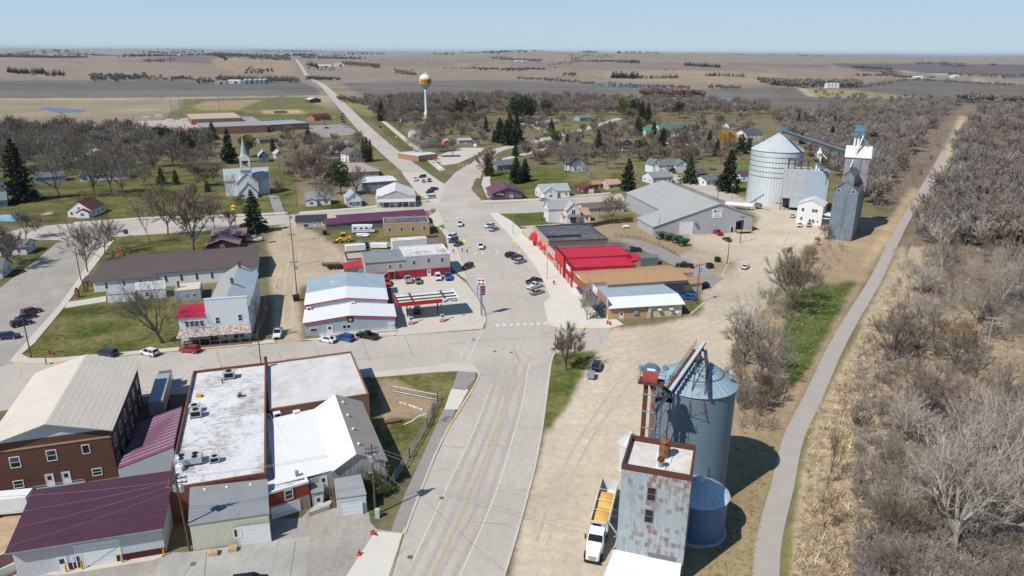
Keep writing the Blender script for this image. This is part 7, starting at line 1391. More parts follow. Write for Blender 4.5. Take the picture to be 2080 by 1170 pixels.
for x,y,t,lb in((350,232,200,'leftmost ball field light pole behind the school'),(369,240,194,'ball field light pole next to the fence line'),(447,232,187,'tall ball field light pole by the red bleachers'),(548,230,186,'ball field light pole left of the white roofed shed'),(573,225,196,'thin ball field light pole by the dugout')):pole(x,y,hz((x,y),t),lb,(.6,),.3,name='light_pole',cat='light pole',aw=2.4,m_=LTP)
def wire(a,b,sag,label,r_=.02,m_=None):
 pts=[a+(b-a)*(k/14)-Vector((0,0,sag*4*(k/14)*(1-k/14)))for k in range(15)];mb=MB();mb.path(pts,r_,3);tag(mb.build('power_line',m_ or mat('pale cable',c(150,150,150))),label,'power line','power lines')
for k,(da,db,lb)in enumerate(((.5,0,'power line above the purple roof, nearest the ridge'),(-.5,-1,'second power line above the purple roof'),(0,-2.2,'third power line above the purple roof'),(.2,-4.2,'low bright power line sagging over the purple roof'))):
 wire(P2+Vector((da,0,-.6+db*.3)),G(-60,1010+40*k,9+db*.5),.6,lb,.03)
for dx,lb in((-.8,'power line between the two foreground poles, barn side'),(.2,'middle power line between the two foreground poles'),(.9,'power line between the two foreground poles, yard side')):wire(P2+Vector((dx,0,-.3)),P1+Vector((dx,0,-.4)),.5,lb)
for dx,lb in((-.7,'power line crossing the main street to the elevator, far side'),(.7,'power line crossing the main street to the elevator, near side')):wire(P1+Vector((dx,0,-.5)),LM@Vector((-.1,.5+dx,9.0)),1.0,lb)
wire(P1+Vector((.3,0,-3)),G(1075,1200,3),.8,'low service cable crossing the main street')
for dx,lb in((-.9,'alley power line on the church side'),(.9,'alley power line on the shop side')):
 wire(A1_+Vector((dx,0,-.1)),A2_+Vector((dx,0,-.1)),.4,lb+', near span');wire(A2_+Vector((dx,0,-.1)),A3_+Vector((dx,0,-.1)),.4,lb+', far span')
def signpost(x,y,rgb,label,h=2.6,s_=.45,dia=True):
 rt=empty('road_sign',G(x,y),0,label,'sign');mb=MB();mb.tube((0,0,0),(0,0,h),.04,n=6);mb.build('post',LTP,rt);mb=MB();q=[(0,-.05,h-s_*1.2),(s_,-.05,h),(0,-.05,h+s_*1.2),(-s_,-.05,h)]if dia else[(-s_,-.05,h-s_),(s_,-.05,h-s_),(s_,-.05,h+s_),(-s_,-.05,h+s_)];mb.hexa([(a,b,z)for a,b,z in q],[(a,b+.02,z)for a,b,z in q]);mb.build('plate',mat('sign %d %d'%rgb[:2],c(*rgb,.8)),rt)
signpost(943,505,(222,236,40),'yellow green crossing sign by the three people',2.8,.75);signpost(1043,505,(214,232,40),'yellow green crossing sign at the edge of the store parking',2.8,.6);signpost(805,284,(220,230,60),'yellow sign beside the north road walk',2.6,.7);signpost(873,337,(226,220,50),'yellow sign before the small gas station',2.6,.7);signpost(892,345,(210,222,240),'small pale sign on the grass point at the fork',1.6,1.2,False);signpost(257,480,(52,54,56),'dark sign board in the park by the street',1.8,.9,False);signpost(965,300,(224,226,226),'white sign stand at the fork forecourt',2,1,False)
def hydrant(x,y,label):
 mb=MB();mb.lathe([(.2,0),(.2,.1),(.13,.12),(.13,.6),(.17,.62),(.12,.75),(.03,.82)],n=12);mb.tube((-.25,0,.45),(.25,0,.45),.07,n=8);o=mb.build('fire_hydrant',RED,None,loc=G(x,y));o.scale=(1.4,1.4,1.5);tag(o,label,'fire hydrant')
hydrant(101,720,'red fire hydrant on the left lawn corner');hydrant(1234,659,'red bollard like hydrant at the corner store walk');hydrant(1239,661,'second red hydrant at the corner store walk edge');hydrant(803,668,'red hydrant at the corner of the metal shop')
mb=MB();mb.lathe([(.28,.05),(.05,.95)],n=12);mb.box(-.35,-.35,0,.35,.35,.05);mb.lathe([(.19,.42),(.14,.6)],n=12,m=1);cm=mb.data('traffic_cone',[mat('cone orange',c(232,70,44)),BLACK])
tag(put('traffic_cone',cm,None,G(730,1127)),'orange cone with a dark top on the asphalt yard','traffic cone');tag(put('traffic_cone',cm,None,G(757,1085),(1.2,0,.6)),'orange cone lying tipped at the driveway corner','traffic cone');COL.objects[-1].location.z=.3
mb=MB();mb.box(-.35,-.3,0,.35,.3,1.5);tag(mb.build('utility_cabinet',mat('pale green cabinet',c(178,206,190)),loc=G(762,1046)+Vector((.5,-.6,0))),'pale green utility cabinet at the foot of the transformer pole','cabinet')
def fence(pts,h,label,m_,picket=True,step=2.2,rails=2,mesh=None):
 P_=[G(x,y)for x,y in pts];rt=empty('fence',P_[0],0,label,'fence');o=P_[0]
 for a,b in zip(P_,P_[1:]):
  L_=(b-a).length;n=max(1,int(L_/step));mb=MB()
  for k in range(n+1):q=a+(b-a)*k/n-o;mb.box(q.x-.07,q.y-.07,0,q.x+.07,q.y+.07,h+.1)
  mb.build('post_rail',m_,rt);mb=MB();A_,B_=a-o,b-o;d=(B_-A_).normalized();s_=Vector((-d.y,d.x,0))*.05
  if picket:mb.hexa([A_-s_*.4+Vector((0,0,.1)),B_-s_*.4+Vector((0,0,.1)),B_+s_*.4+Vector((0,0,.1)),A_+s_*.4+Vector((0,0,.1))],[A_-s_*.4+Vector((0,0,h)),B_-s_*.4+Vector((0,0,h)),B_+s_*.4+Vector((0,0,h)),A_+s_*.4+Vector((0,0,h))])
  for k in range(rails):z=h*(.25+.6*k/max(1,rails-1));mb.bar(A_-s_*2+Vector((0,0,z)),B_-s_*2+Vector((0,0,z)),.09)
  if mesh:
   n2=int(L_/.45)
   for k in range(n2):
    q=A_+(B_-A_)*k/n2;w_=d*.45*3;mb.tube(q,q+w_*.8+Vector((0,0,h)),.012,n=3,caps=False);mb.tube(q+w_*.8,q+Vector((0,0,h)),.012,n=3,caps=False)
  mb.build('panel',mesh or m_,rt)
FW=mat('dark stained fence boards',c(118,98,82,.85),kind='wood',col2=c(84,68,58,.85),bump=.7)
fence([(1133,465),(1205,461),(1236,455),(1285,451)],1.9,'tall dark board fence behind the white yard house',FW);fence([(1250,479),(1300,486),(1340,500),(1378,521)],1.1,'low brown rail fence along the curving lane',mat('red brown rail',c(128,84,60)),False,2.5,2)
GALV=mat('galvanised wire',c(176,184,184),rough=.5,metal=.3)
fence([(797,797),(889,815),(868,868),(832,930),(800,985)],1.8,'chain link fence round the corner garden lot',GALV,False,3,2,GALV);fence([(745,1012),(786,1003),(803,965)],1.5,'short chain link fence by the round evergreen',GALV,False,3,2,GALV)
mb=MB()
for k in range(3):mb.bar((-1.5,-.5+.35*k,.5),(1.5,-.5+.35*k,.55),.2)
mb.box(-1.2,-.6,0,-1.0,.4,.45);mb.box(1.0,-.6,0,1.2,.4,.45);tag(mb.build('bench',DECK,loc=G(797,858),rot=(0,0,.4)),'rough timber bench in the shaded garden lot','bench')
STN=mat('white garden stones',c(222,214,202),var=.1)
for pts,lb in(([(812,818),(830,823),(845,828),(858,832)],'curved row of white edging stones below the chain link fence'),([(822,862),(838,855),(852,846),(866,842)],'second row of white edging stones near the bare shrub')):
 mb=MB();S_=smooth([G(*q)for q in pts],5)
 for q in S_:a=R.uniform(.18,.32);mb.lathe([(a,0),(a*.9,a*.6),(a*.3,a)],(q.x+R.uniform(-.1,.1),q.y+R.uniform(-.1,.1),0),6)
 tag(mb.build('edging_stones',STN),lb,'stones')
rt=empty('playground',G(248,533),.2,'small playground with yellow tube slide and blue platform','playground')
for nm,rgb,f in(('platform',(40,60,110),lambda m:[m.box(-2.6,-1,1.2,.4,1,1.4),m.box(-2.6,-1,1.4,-2.4,1,2.6)]+[m.box(x,y,0,x+.15,y+.15,3)for x in(-2.6,.3)for y in(-1,.9)]),('tube_slide',(236,196,30),lambda m:m.path([Vector((1.0+k*.35,.4*math.sin(k),2.6-k*.32))for k in range(8)],.5,8)),('slide',(214,210,170),lambda m:m.path([Vector((-.2,-1.2-k*.3,1.6-k*.25))for k in range(6)],.35,6)),('roof',(226,120,60),lambda m:m.lathe([(1.4,2.9),(.1,3.9)],(.2,0,0),4))):mb=MB();f(mb);mb.build(nm,mat('play '+nm,c(*rgb)),rt)
mb=MB();mb.hexa([(-5,-3,0),(5,-3,0),(5,3,0),(-5,3,0)],[(-4.6,-2.7,1.2),(4.6,-2.7,1.2),(4.4,2.6,1.5),(-4.4,2.6,1.5)]);tag(mb.build('tarp_cover',mat('blue tarp',c(140,184,206),var=.15,sc=.8)),'pale blue tarp cover beside the lawn','tarp');COL.objects[-1].location=G(18,446)
mb=MB()
for k in range(9):a=R.uniform(-.3,.3);mb.bar((-2+R.uniform(-.5,.5),k*.35-1.5,.15),(2+R.uniform(-.4,.4),k*.35-1.5+a,.3+(k%3)*.25),.24)
tag(mb.build('lumber_pile',mat('pale lumber',c(200,184,158),var=.2),loc=G(95,436),rot=(0,0,.8)),'pile of pale boards on the lawn','lumber')
mb=MB()
for k in range(26):x,y=R.uniform(-3.5,3.5),R.uniform(-1,1);mb.tube((x,y-.6,.25+.3*(k%4)),(x+R.uniform(-.2,.2),y+.6,.25+.3*(k%4)),.24,n=7)
tag(mb.build('log_pile',mat('brown logs',c(132,88,66),var=.25),loc=G(1115,447),rot=(0,0,.1)),'long heap of brown logs beside the white yard house','logs')
rt=empty('siren_pole',G(484,503),0,'yellow warning siren on a tall thin pole','siren');mb=MB();mb.tube((0,0,0),(0,0,13.5),.13,n=6);mb.build('pole',WOODPOLE,rt);mb=MB();mb.lathe([(.5,13.5),(.9,14.1),(.55,14.4),(.55,14.8),(1.0,15.2),(.2,15.7)],n=14);mb.build('siren',YEL,rt)
rt=empty('bleachers',G(480,231),.1,'dark red bleachers beside the ball field','bleachers')
mb=MB()
for k in range(5):mb.box(-6,k*1.0,.5+k*.7,6,k*1.0+.7,.65+k*.7);mb.bar((-6,k,0),(-6,k,.5+k*.7),.1);mb.bar((6,k,0),(6,k,.5+k*.7),.1)
mb.build('stand',mat('maroon bleacher',c(120,50,58)),rt)
mb=MB();mb.box(-7,-1.6,0,7,1.6,2.4);mb.box(-7.4,-2,2.4,7.4,2,2.6,1);tag(mb.build('dugout',[mat('grey dugout wall',c(120,118,118)),STEEL],loc=G(570,230),rot=(0,0,.2)),'low dugout shelter at the ball field edge','dugout')
rt=empty('trampoline',G(1447,345),0,'round green netted trampoline on a lawn','trampoline');mb=MB();mb.lathe([(2.2,.8),(2.2,.9)],n=20);mb.build('mat',mat('green net',c(60,120,80)),rt);mb=MB()
for k in range(6):t=k*math.pi/3;mb.tube((2.2*math.cos(t),2.2*math.sin(t),0),(2.2*math.cos(t),2.2*math.sin(t),2.6),.05,n=5)
mb.build('frame',DKS,rt)
def leafmat(name,attr):
 m=bpy.data.materials.new(name);m.use_nodes=True;n,L=m.node_tree.nodes,m.node_tree.links;b=n['Principled BSDF'];b.inputs['Roughness'].default_value=.9;b.inputs['Specular IOR Level'].default_value=.15
 if attr:s_=n.new('ShaderNodeAttribute');s_.attribute_name='tone'
 else:s_=n.new('ShaderNodeObjectInfo')
 tc=n.new('ShaderNodeTexCoord');nz=n.new('ShaderNodeTexNoise');nz.inputs['Scale'].default_value=.9;nz.inputs['Detail'].default_value=3;L.new(tc.outputs['Object'],nz.inputs[0])
 r=n.new('ShaderNodeMapRange');r.inputs[1].default_value=.3;r.inputs[2].default_value=.7;r.inputs[3].default_value=.7;r.inputs[4].default_value=1.3;L.new(nz.outputs[0],r.inputs[0])
 x=n.new('ShaderNodeMix');x.data_type='RGBA';x.blend_type='MULTIPLY';x.inputs[0].default_value=1;L.new(s_.outputs['Color'],x.inputs[6]);L.new(r.outputs[0],x.inputs[7]);L.new(x.outputs[2],b.inputs['Base Color']);return m
TWIG,TONE=leafmat('twigs and needles',False),leafmat('massed twigs',True)
BARK=mat('bark',(.92,.92,.92),kind='wood',col2=(.6,.6,.6),objcol=True,bump=.6)
def rotd(d,ang,az):
 e=Vector((0,0,1))if abs(d.z)<.95 else Vector((1,0,0));u=d.cross(e).normalized();v=d.cross(u)
 return(d*math.cos(ang)+(u*math.cos(az)+v*math.sin(az))*math.sin(ang)).normalized()
def tri(V,T,p,d,L_,w_,rg):
 s_=d.cross(Vector((rg.uniform(-1,1),rg.uniform(-1,1),rg.uniform(-1,1))))
 if s_.length<1e-3:return
 s_=s_.normalized()*w_;i=len(V);V+=[tuple(p-s_),tuple(p+s_),tuple(p+d*L_)];T.append((i,i+1,i+2))
def bare(seed,levels=3,first=.28,ang=.62,nt=14,tw=.012,kids_=(5,4,4),multi=1,up=.18,r0=.022):
 """unit high leafless tree: a trunk mesh with its big limbs, and a crown of branches and twigs"""
 rg=random.Random(seed);tk=MB();V,T=[],[]
 def grow(p,d,L_,r_,lev):
  pts=[p];q=p;dd=d
  for k in range(3 if lev<2 else 2):dd=rotd(dd,rg.uniform(.04,.2),rg.uniform(0,6.3));dd=(dd+Vector((0,0,up*.3))).normalized();q=q+dd*(L_/(3 if lev<2 else 2));pts.append(q)
  if lev<=1:
   for a,b,k in zip(pts,pts[1:],range(9)):tk.tube(a,b,r_*(1-.14*k),r_*(1-.14*(k+1)),5 if lev==0 else 4,caps=False)
  else:
   for a,b in zip(pts,pts[1:]):
    for _ in range(2):tri(V,T,a,(b-a).normalized(),(b-a).length*1.25,r_*.95,rg)
  if lev>=1:
   for k in range(nt if lev>=levels else nt//3):
    t=rg.uniform(.15,1);i=min(len(pts)-2,int(t*(len(pts)-1)));a=pts[i].lerp(pts[i+1],t*(len(pts)-1)-i)
    d2=(rotd(dd,rg.uniform(.3,1.0),rg.uniform(0,6.3))+Vector((0,0,.12))).normalized();tri(V,T,a,d2,rg.uniform(.06,.13),tw*rg.uniform(.5,1),rg)
  if lev<levels:
   n=kids_[lev]+rg.choice((-1,0,0,1));az=rg.uniform(0,6.3)
   for k in range(n):
    t=1 if k==0 else rg.uniform(.45 if lev else.6,1);i=min(len(pts)-2,int(t*(len(pts)-1)));a=pts[i].lerp(pts[i+1],t*(len(pts)-1)-i)
    d2=rotd(dd,(.15 if k==0 else ang*rg.uniform(.7,1.25)),az+k*2.4);d2=(d2+Vector((0,0,up))).normalized();grow(a,d2,L_*(rg.uniform(.62,.85)if lev else rg.uniform(1.15,1.6)),r_*.55,lev+1)
 for m_ in range(multi):
  a=rg.uniform(0,6.3);grow(Vector((.03*math.cos(a),.03*math.sin(a),0))if multi>1 else Vector(),Vector((.45*math.cos(a),.45*math.sin(a),1)).normalized()if multi>1 else Vector((rg.uniform(-.06,.06),rg.uniform(-.06,.06),1)).normalized(),first*(rg.uniform(.7,1.2)if multi>1 else 1),r0,0)
 zt=max(v[2]for v in V);V=[(x/zt,y/zt,z/zt)for x,y,z in V];tk.v=[(x/zt,y/zt,z/zt)for x,y,z in tk.v]
 return tk,V,T
def conifer(seed,fat=.24,layers=17,nb=10,gap=.06):
 rg=random.Random(seed);tk=MB();tk.tube((0,0,0),(0,0,.97),.018,.004,6);V,T=[],[]
 for i in range(layers):
  z=gap+(1-gap)*(i/layers)**1.0;rr=fat*(1-z)**.85*rg.uniform(.8,1.15)+.012
  for k in range(nb):
   az=rg.uniform(0,6.3);R_=rr*rg.uniform(.65,1.15);d=Vector((math.cos(az),math.sin(az),rg.uniform(-.28,.08))).normalized()
   for j in range(7):
    t=rg.uniform(.15,1);p=Vector((0,0,z))+d*R_*t;s_=rotd(d,rg.uniform(.3,1.2),rg.uniform(0,6.3));s_.z-=.25;tri(V,T,p,s_.normalized(),.025+.24*rr*rg.uniform(.6,1.3),.012+.07*rr,rg)
 for k in range(14):tri(V,T,Vector((0,0,.9)),rotd(Vector((0,0,1)),rg.uniform(.05,.5),k),.1,.012,rg)
 return tk,V,T
def puff(seed,sx=.38,n=1500,lump=9,z0=.16):
 rg=random.Random(seed);tk=MB();tk.tube((0,0,0),(0,0,.6),.03,.012,6);V,T=[],[]
 C_=[(rg.gauss(0,sx*.42),rg.gauss(0,sx*.42),z0+(1-z0)*rg.uniform(.18,.86),rg.uniform(.16,.26))for _ in range(lump)]
 for _ in range(n):
  x,y,z,r_=rg.choice(C_);d=Vector((rg.gauss(0,1),rg.gauss(0,1),rg.gauss(0,1))).normalized();p=Vector((x,y,z))+d*r_*rg.uniform(.6,1)
  if p.z<z0*.6:continue
  tri(V,T,p,rotd(d,rg.uniform(.2,1.2),rg.uniform(0,6.3)),rg.uniform(.05,.1),.022,rg)
 return tk,V,T
def proto(t):tk,V,T=t;return tk.data('trunk',[BARK]),npmesh('crown',V,T,[TWIG])
SHAPES={'elm':[proto(bare(s_,3,.30,.84,34,.0036,(7,4,4),r0=.02,up=.13))for s_ in(3,8,21,34)],'maple':[proto(bare(s_,3,.2,.8,28,.005,(6,4,4),r0=.02,up=.22))for s_ in(5,12,27)],'slim':[proto(bare(s_,3,.36,.42,11,.0042,(5,4,3),r0=.013,up=.3))for s_ in(2,16)],'big':[proto(bare(s_,4,.26,.66,9,.0021,(6,4,4,3),r0=.03))for s_ in(7,41)],'shrub':[proto(bare(s_,2,.5,.5,13,.013,(4,4),5,r0=.012))for s_ in(4,9,15)],'spruce':[proto(conifer(s_,f,19,14))for s_,f in((1,.29),(6,.26),(14,.32))],'column':[proto(conifer(3,.12,20,9,.02))],'pine':[proto(puff(2,.38,1900)),proto(puff(19,.32,1900,z0=.25))],'bush':[proto(puff(11,.5,1800,12,.02))]}
LM_=[(505,395,'the white church'),(400,262,'the brick school'),(866,240,'the water tower'),(162,430,'the brown roofed lawn house'),(350,560,'the long white hall'),(470,640,'the false front store'),(708,620,'the metal shop'),(830,540,'the grey and red building'),(1030,395,'the purple roofed cafe'),(1128,395,'the white gabled house'),(1160,440,'the steep yard house'),(1400,440,'the grey warehouse'),(1570,390,'the silver bin'),(1705,450,'the old elevator'),(1745,400,'the tallest elevator'),(1360,345,'the large farmhouse'),(1375,270,'the green roofed hall'),(1530,280,'the white mansion'),(1100,250,'the corner lawn ranch'),(1272,300,'the black wooden house'),(1175,345,'the dark gambrel house'),(868,325,'the small gas station'),(725,320,'the tall cottage by the evergreens'),(795,410,'the white porch store'),(720,350,'the pinkish hip roof'),(640,410,'the lane house'),(1415,760,'the large blue bin'),(1310,640,'the corner store'),(340,305,'the green roofed garage'),(205,322,'the pale roofed house'),(100,365,'the pale blue house'),(215,360,'the long grey roofed house'),(10,520,'the brick based house'),(460,500,'the maroon sheds'),(640,205,'the white roofed shed'),(1993,750,'the weathered wood pole'),(545,285,'the brown ranch house'),(655,240,'the burgundy roofed house'),(830,850,'the garden lot'),(1450,370,'the spruce shaded house'),(948,210,'the tower conifer house'),(690,300,'the blue grey roofed house')]
LMW=[(G(x,y),ph)for x,y,ph in LM_]
TONES={'grey':((125,118,108),(118,108,100)),'brown':((120,108,94),(112,100,92)),'reddish':((128,112,102),(118,104,100)),'pale':((168,160,148),(174,167,156)),'tawny':((148,130,104),(124,108,92)),'golden':((196,156,74),(150,124,84)),'dark':((92,80,74),(88,78,72)),'green':((62,76,44),(92,76,62)),'bluish':((58,74,56),(90,78,66)),'olive':((86,94,48),(96,80,64)),'deep':((48,58,38),(84,70,58)),'rusty':((150,112,58),(104,82,62)),'red':((142,78,80),(110,76,74))}
CATN={'elm':('bare_tree','bare tree','bare'),'maple':('bare_tree','round bare tree','bare'),'slim':('bare_tree','slender bare tree','bare'),'big':('bare_tree','spreading bare tree','bare'),'shrub':('bare_shrub','many stemmed bare shrub','bare'),'spruce':('spruce_tree','pointed spruce','ever'),'column':('columnar_evergreen','columnar evergreen','ever'),'pine':('pine_tree','bushy pine','ever'),'bush':('evergreen_bush','round evergreen bush','ever')}
SEEN={}
def tree(kind,x,y,h,tone='grey',wide=1.0,label=None,group=None,zone=None):
 p=T(x,y);i=R.randrange(len(SHAPES[kind]));tk,cr=SHAPES[kind][i];nm,noun,_=CATN[kind]
 if not label:
  near=sorted(LMW,key=lambda q:(q[0]-p).length)[:2];a,b=near;rel='behind' if a[0].y<p.y-9 else 'before' if a[0].y>p.y+9 else 'beside'
  size=next(w_ for t,w_ in((5,'low'),(8,'small'),(11,'middling'),(14,'tall'),(17,'very tall'),(99,'towering'))if h<t);tn={'deep':'dark green','green':'mid green','bluish':'blue green'}.get(tone,tone)
  label=f'{size} {tn} {noun} in {zone}' if zone else f'{size} {tn} {noun} {rel} {a[1]}'
  if label in SEEN:label=('narrow ' if wide<.95 else 'broad ')+label
  if label in SEEN:label+=', towards '+(b if not zone else a)[1]
  if len(label.split())>16:label=' '.join(label.split()[:16])
 SEEN[label]=SEEN.get(label,0)+1
 rt=empty(nm,p,R.uniform(0,6.3),label,'shrub' if kind in('shrub','bush')else 'tree',group or('evergreens about the town' if CATN[kind][2]=='ever' else 'leafless trees about the town'));wd_=wide*(1.18 if kind=='spruce' else 1);rt.scale=(h*wd_,h*wd_,h)
 f=R.uniform(.86,1.14);cc,tc_=TONES[tone]
 for n_,me,rgb in(('trunk',tk,tc_),('crown',cr,cc)):o=put(n_,me,rt);q=c(*rgb,1.0);o.color=(q[0]*f,q[1]*f,q[2]*f,1)
 return rt
def tt_(kind,x,y,top,*a,**k):return tree(kind,x,y,max(2.5,hz((x,y),top)*(1.08 if CATN[kind][2]=='bare' else 1.0)),*a,**k)
for a in[('big',330,697,572,'grey',1.05,'big dark trunked bare tree on the corner lawn by the rusty porch store'),('maple',1150,752,655,'brown',1.0,'round bare maple on the grass strip by the main street'),('maple',1192,650,586,'pale',.95,'small pale bare street tree before the corner store'),('elm',1242,452,392,'brown',1.1),('elm',123,402,288,'grey',1.0),('elm',192,398,300,'grey',.8),('elm',226,392,308,'brown',.7),('elm',252,401,283,'grey',.9),('maple',52,487,428,'grey',1.0),('maple',10,545,462,'grey',.9),('maple',24,536,470,'grey',.8),('elm',178,552,446,'grey',.9),('elm',213,516,440,'grey',1.05),('slim',305,492,395,'grey',1.1),('elm',341,476,358,'brown',.9),('maple',394,510,378,'brown',.95),('elm',437,468,385,'reddish',.7),('maple',468,468,425,'reddish',.8),('slim',475,412,345,'pale',1.1),('slim',533,408,348,'brown',1.0),('elm',655,333,282,'grey',1.1),('maple',640,382,305,'reddish',1.0),('maple',612,360,320,'reddish',1.0),('elm',660,425,362,'grey',.9),('slim',525,690,598,'dark',.9),('maple',725,395,335,'grey',1.0),('elm',845,320,262,'pale',1.0),('elm',818,246,190,'grey',1.1),('elm',862,290,245,'grey',.9),('maple',995,355,300,'reddish',.9),('elm',1150,350,285,'grey',.9),('elm',1235,345,290,'brown',1.0),('elm',1385,322,245,'dark',.8),('maple',1475,312,262,'golden',1.0,'golden yellow willow beside tall conifers near the silver bin'),('maple',1128,300,262,'olive',1.0),('elm',1200,372,338,'pale',.7),('slim',880,860,815,'dark',.9,'small dark bare shrub like tree at the chain link fence'),('elm',1607,640,500,'brown',.75),('elm',1640,610,545,'brown',1.0),('slim',1540,760,590,'pale',1.2,'tall pale bare tree behind the large blue bin'),('elm',1512,745,640,'brown',.9),('elm',1560,770,650,'grey',.9),('elm',1500,690,620,'grey',.9),('big',1935,1128,820,'pale',.95,'huge pale spreading cottonwood in the wood near the lower corner'),('big',2045,960,790,'pale',.9,'pale spreading cottonwood at the edge above the huge one'),('slim',1912,560,440,'pale',1.1),('slim',2025,640,480,'pale',1.0),('slim',1808,728,640,'dark',1.0),('slim',1828,662,600,'dark',1.2),('slim',1706,862,770,'brown',.8),('slim',1680,985,862,'dark',.7),('slim',1672,1085,985,'dark',.8),('slim',1810,1085,960,'pale',.7),('elm',1830,900,800,'pale',.9),('slim',1895,670,600,'brown',.8),('slim',1865,480,400,'grey',1.2),('elm',1880,850,735,'reddish',1.0),('elm',1935,470,395,'grey',1.0),('elm',1960,930,810,'pale',.9),('big',2085,1110,900,'pale',.9,'pale cottonwood cut by the picture edge')]:tt_(*a)
for a in[('spruce',45,408,278,'deep',.8),('spruce',518,472,387,'bluish',.95),('spruce',422,390,366,'green',1.0),('spruce',329,374,338,'green',.9),('spruce',358,374,343,'green',.9),('pine',335,292,250,'bluish',.9),('pine',382,320,270,'green',1.05),('spruce',433,284,246,'bluish',.95),('spruce',467,332,260,'deep',.8),('pine',505,318,272,'olive',.9),('spruce',240,270,238,'bluish',.9),('spruce',266,268,242,'deep',.9),('column',739,327,281,'deep',1.2),('column',746,329,277,'deep',1.2),('column',753,327,282,'deep',1.2),('pine',693,396,333,'green',.85),('spruce',627,292,258,'bluish',1),('spruce',555,307,279,'bluish',.9),('spruce',775,246,202,'deep',.7),('spruce',794,236,200,'deep',.6),('spruce',930,243,198,'bluish',.9),('spruce',961,240,200,'green',.9),('pine',945,238,204,'deep',.9),('pine',1050,250,196,'green',1.0),('pine',1072,252,200,'deep',.9),('pine',1110,235,200,'green',.9),('spruce',1015,290,238,'deep',.9),('spruce',1035,295,228,'deep',.9),('spruce',1050,290,232,'deep',.9),('pine',1025,292,245,'deep',1.0),('spruce',987,268,237,'deep',.8),('spruce',1120,268,240,'bluish',.9),('pine',1265,242,202,'olive',.8),('pine',1288,240,203,'deep',.8),('spruce',1303,248,205,'deep',.9),('spruce',1315,252,208,'deep',.9),('pine',1380,240,208,'deep',.9),('spruce',1295,275,235,'green',.8),('spruce',1215,312,262,'green',.8),('spruce',1327,282,245,'green',.8),('pine',1300,322,284,'green',1.0),('spruce',1345,305,258,'deep',.8),('spruce',1505,312,270,'deep',1.0),('spruce',1520,305,278,'green',1.0),('spruce',1275,388,320,'deep',.8),('spruce',1400,372,316,'green',1.05),('spruce',1478,390,302,'deep',.95),('spruce',1455,318,280,'green',.9),('pine',1366,352,340,'green',1.0),('spruce',1048,372,315,'deep',.9),('spruce',1066,368,320,'deep',.9),('spruce',993,358,310,'green',.8),('spruce',1047,318,290,'bluish',1),('spruce',1152,302,270,'bluish',.9),('spruce',622,258,250,'deep',1),('spruce',1004,288,262,'deep',1),('spruce',2002,652,615,'green',1.1,'small green spruce alone in the leafless wood'),('bush',1950,706,655,'rusty',.95,'rusty brown juniper beside the weathered wood pole'),('bush',1747,866,850,'dark',1.0,'low dark round bush in the straw beside the trail'),('bush',755,1003,952,'olive',.95,'round dense evergreen bush before the weathered barn'),('bush',777,1008,992,'olive',1,'little evergreen bush beside the bigger round one'),('pine',1768,300,270,'deep',1.0),('spruce',1620,262,228,'deep',.8),('spruce',1632,258,226,'deep',.8),('pine',1640,256,236,'green',1.0),('spruce',1661,255,228,'green',.9),('pine',1650,258,238,'olive',1),('spruce',1693,262,232,'green',.9),('pine',1680,262,242,'green',1),('spruce',1706,258,236,'deep',.9),('pine',1722,256,240,'deep',1),('spruce',1688,286,255,'deep',1.0),('spruce',1630,292,262,'deep',1.0),('pine',1760,246,238,'green',1.3),('spruce',1440,300,262,'deep',.9)]:tt_(*a)
BLOCK=[(G(*q))for q in((505,380),(868,318),(1400,430),(1570,400),(1128,395),(1030,395),(1375,265))]
def inpoly(poly,x,y):return bool(inside(poly,np.array([x],float),np.array([y],float))[0])
def scatter(poly,n,fn,md=4.0):
 x0,x1=min(q[0]for q in poly),max(q[0]for q in poly);y0,y1=min(q[1]for q in poly),max(q[1]for q in poly);P_=[];g0,g1=1/(y1-100),1/(y0-100)
 for _ in range(n*30):
  if len(P_)>=n:break
  y=100+1/R.uniform(g0,g1);x=R.uniform(x0,x1)
  if not inpoly(poly,x,y):continue
  p=G(x,y)
  if any((p-q).length<md for q in P_)or any((p-q).length<14 for q in BLOCK)or onroad(p):continue
  P_.append(p);fn(x,y)
RS=[(smooth([G(*q)for q in npts],6),11),(smooth([G(*q)for q in[(958,362),(975,330),(1003,308),(1040,297),(1095,285),(1150,272),(1205,257)]],6),9),([G(*q)for q in((45,474),(240,466),(500,450),(730,432))],9),(smooth([G(*q)for q in[(1815,492),(1838,448),(1866,402),(1905,332),(1955,243),(1985,190)]],6),6)]
RSX=[(p.x,p.y,w_)for S_,w_ in RS for a,b in zip(S_,S_[1:])for p in[a.lerp(b,k/max(1,int((b-a).length/8)))for k in range(max(1,int((b-a).length/8)))]]
RSA=np.array(RSX);HSA=np.array([(o.matrix_basis.translation.x,o.matrix_basis.translation.y)for o in COL.objects if not o.parent and o.get('category')in('house','garage','store','hall','church','school','cafe','office','shed','cottage')])
def onroad(p):return bool((((RSA[:,0]-p.x)**2+(RSA[:,1]-p.y)**2)<RSA[:,2]**2).any())or bool((((HSA[:,0]+5-p.x)**2+(HSA[:,1]+4-p.y)**2)<81).any())
def rtree(kinds,tones,h0,h1,zone=None,group=None):return lambda x,y:tree(R.choice(kinds),x,y,R.uniform(h0,h1),R.choice(tones),R.uniform(.8,1.15),None,group,zone)
GT=('grey','grey','grey','brown','brown','reddish')
scatter([(-30,282),(240,274),(300,290),(450,292),(450,340),(-30,352)],36,rtree(('elm','elm','maple'),GT,13,21),8)
scatter([(-30,300),(440,305),(440,388),(260,392),(-30,395)],17,rtree(('elm','elm','maple'),GT,12,19),11)
scatter([(770,245),(985,245),(985,300),(860,330)],9,rtree(('elm','maple'),GT,9,16),9)
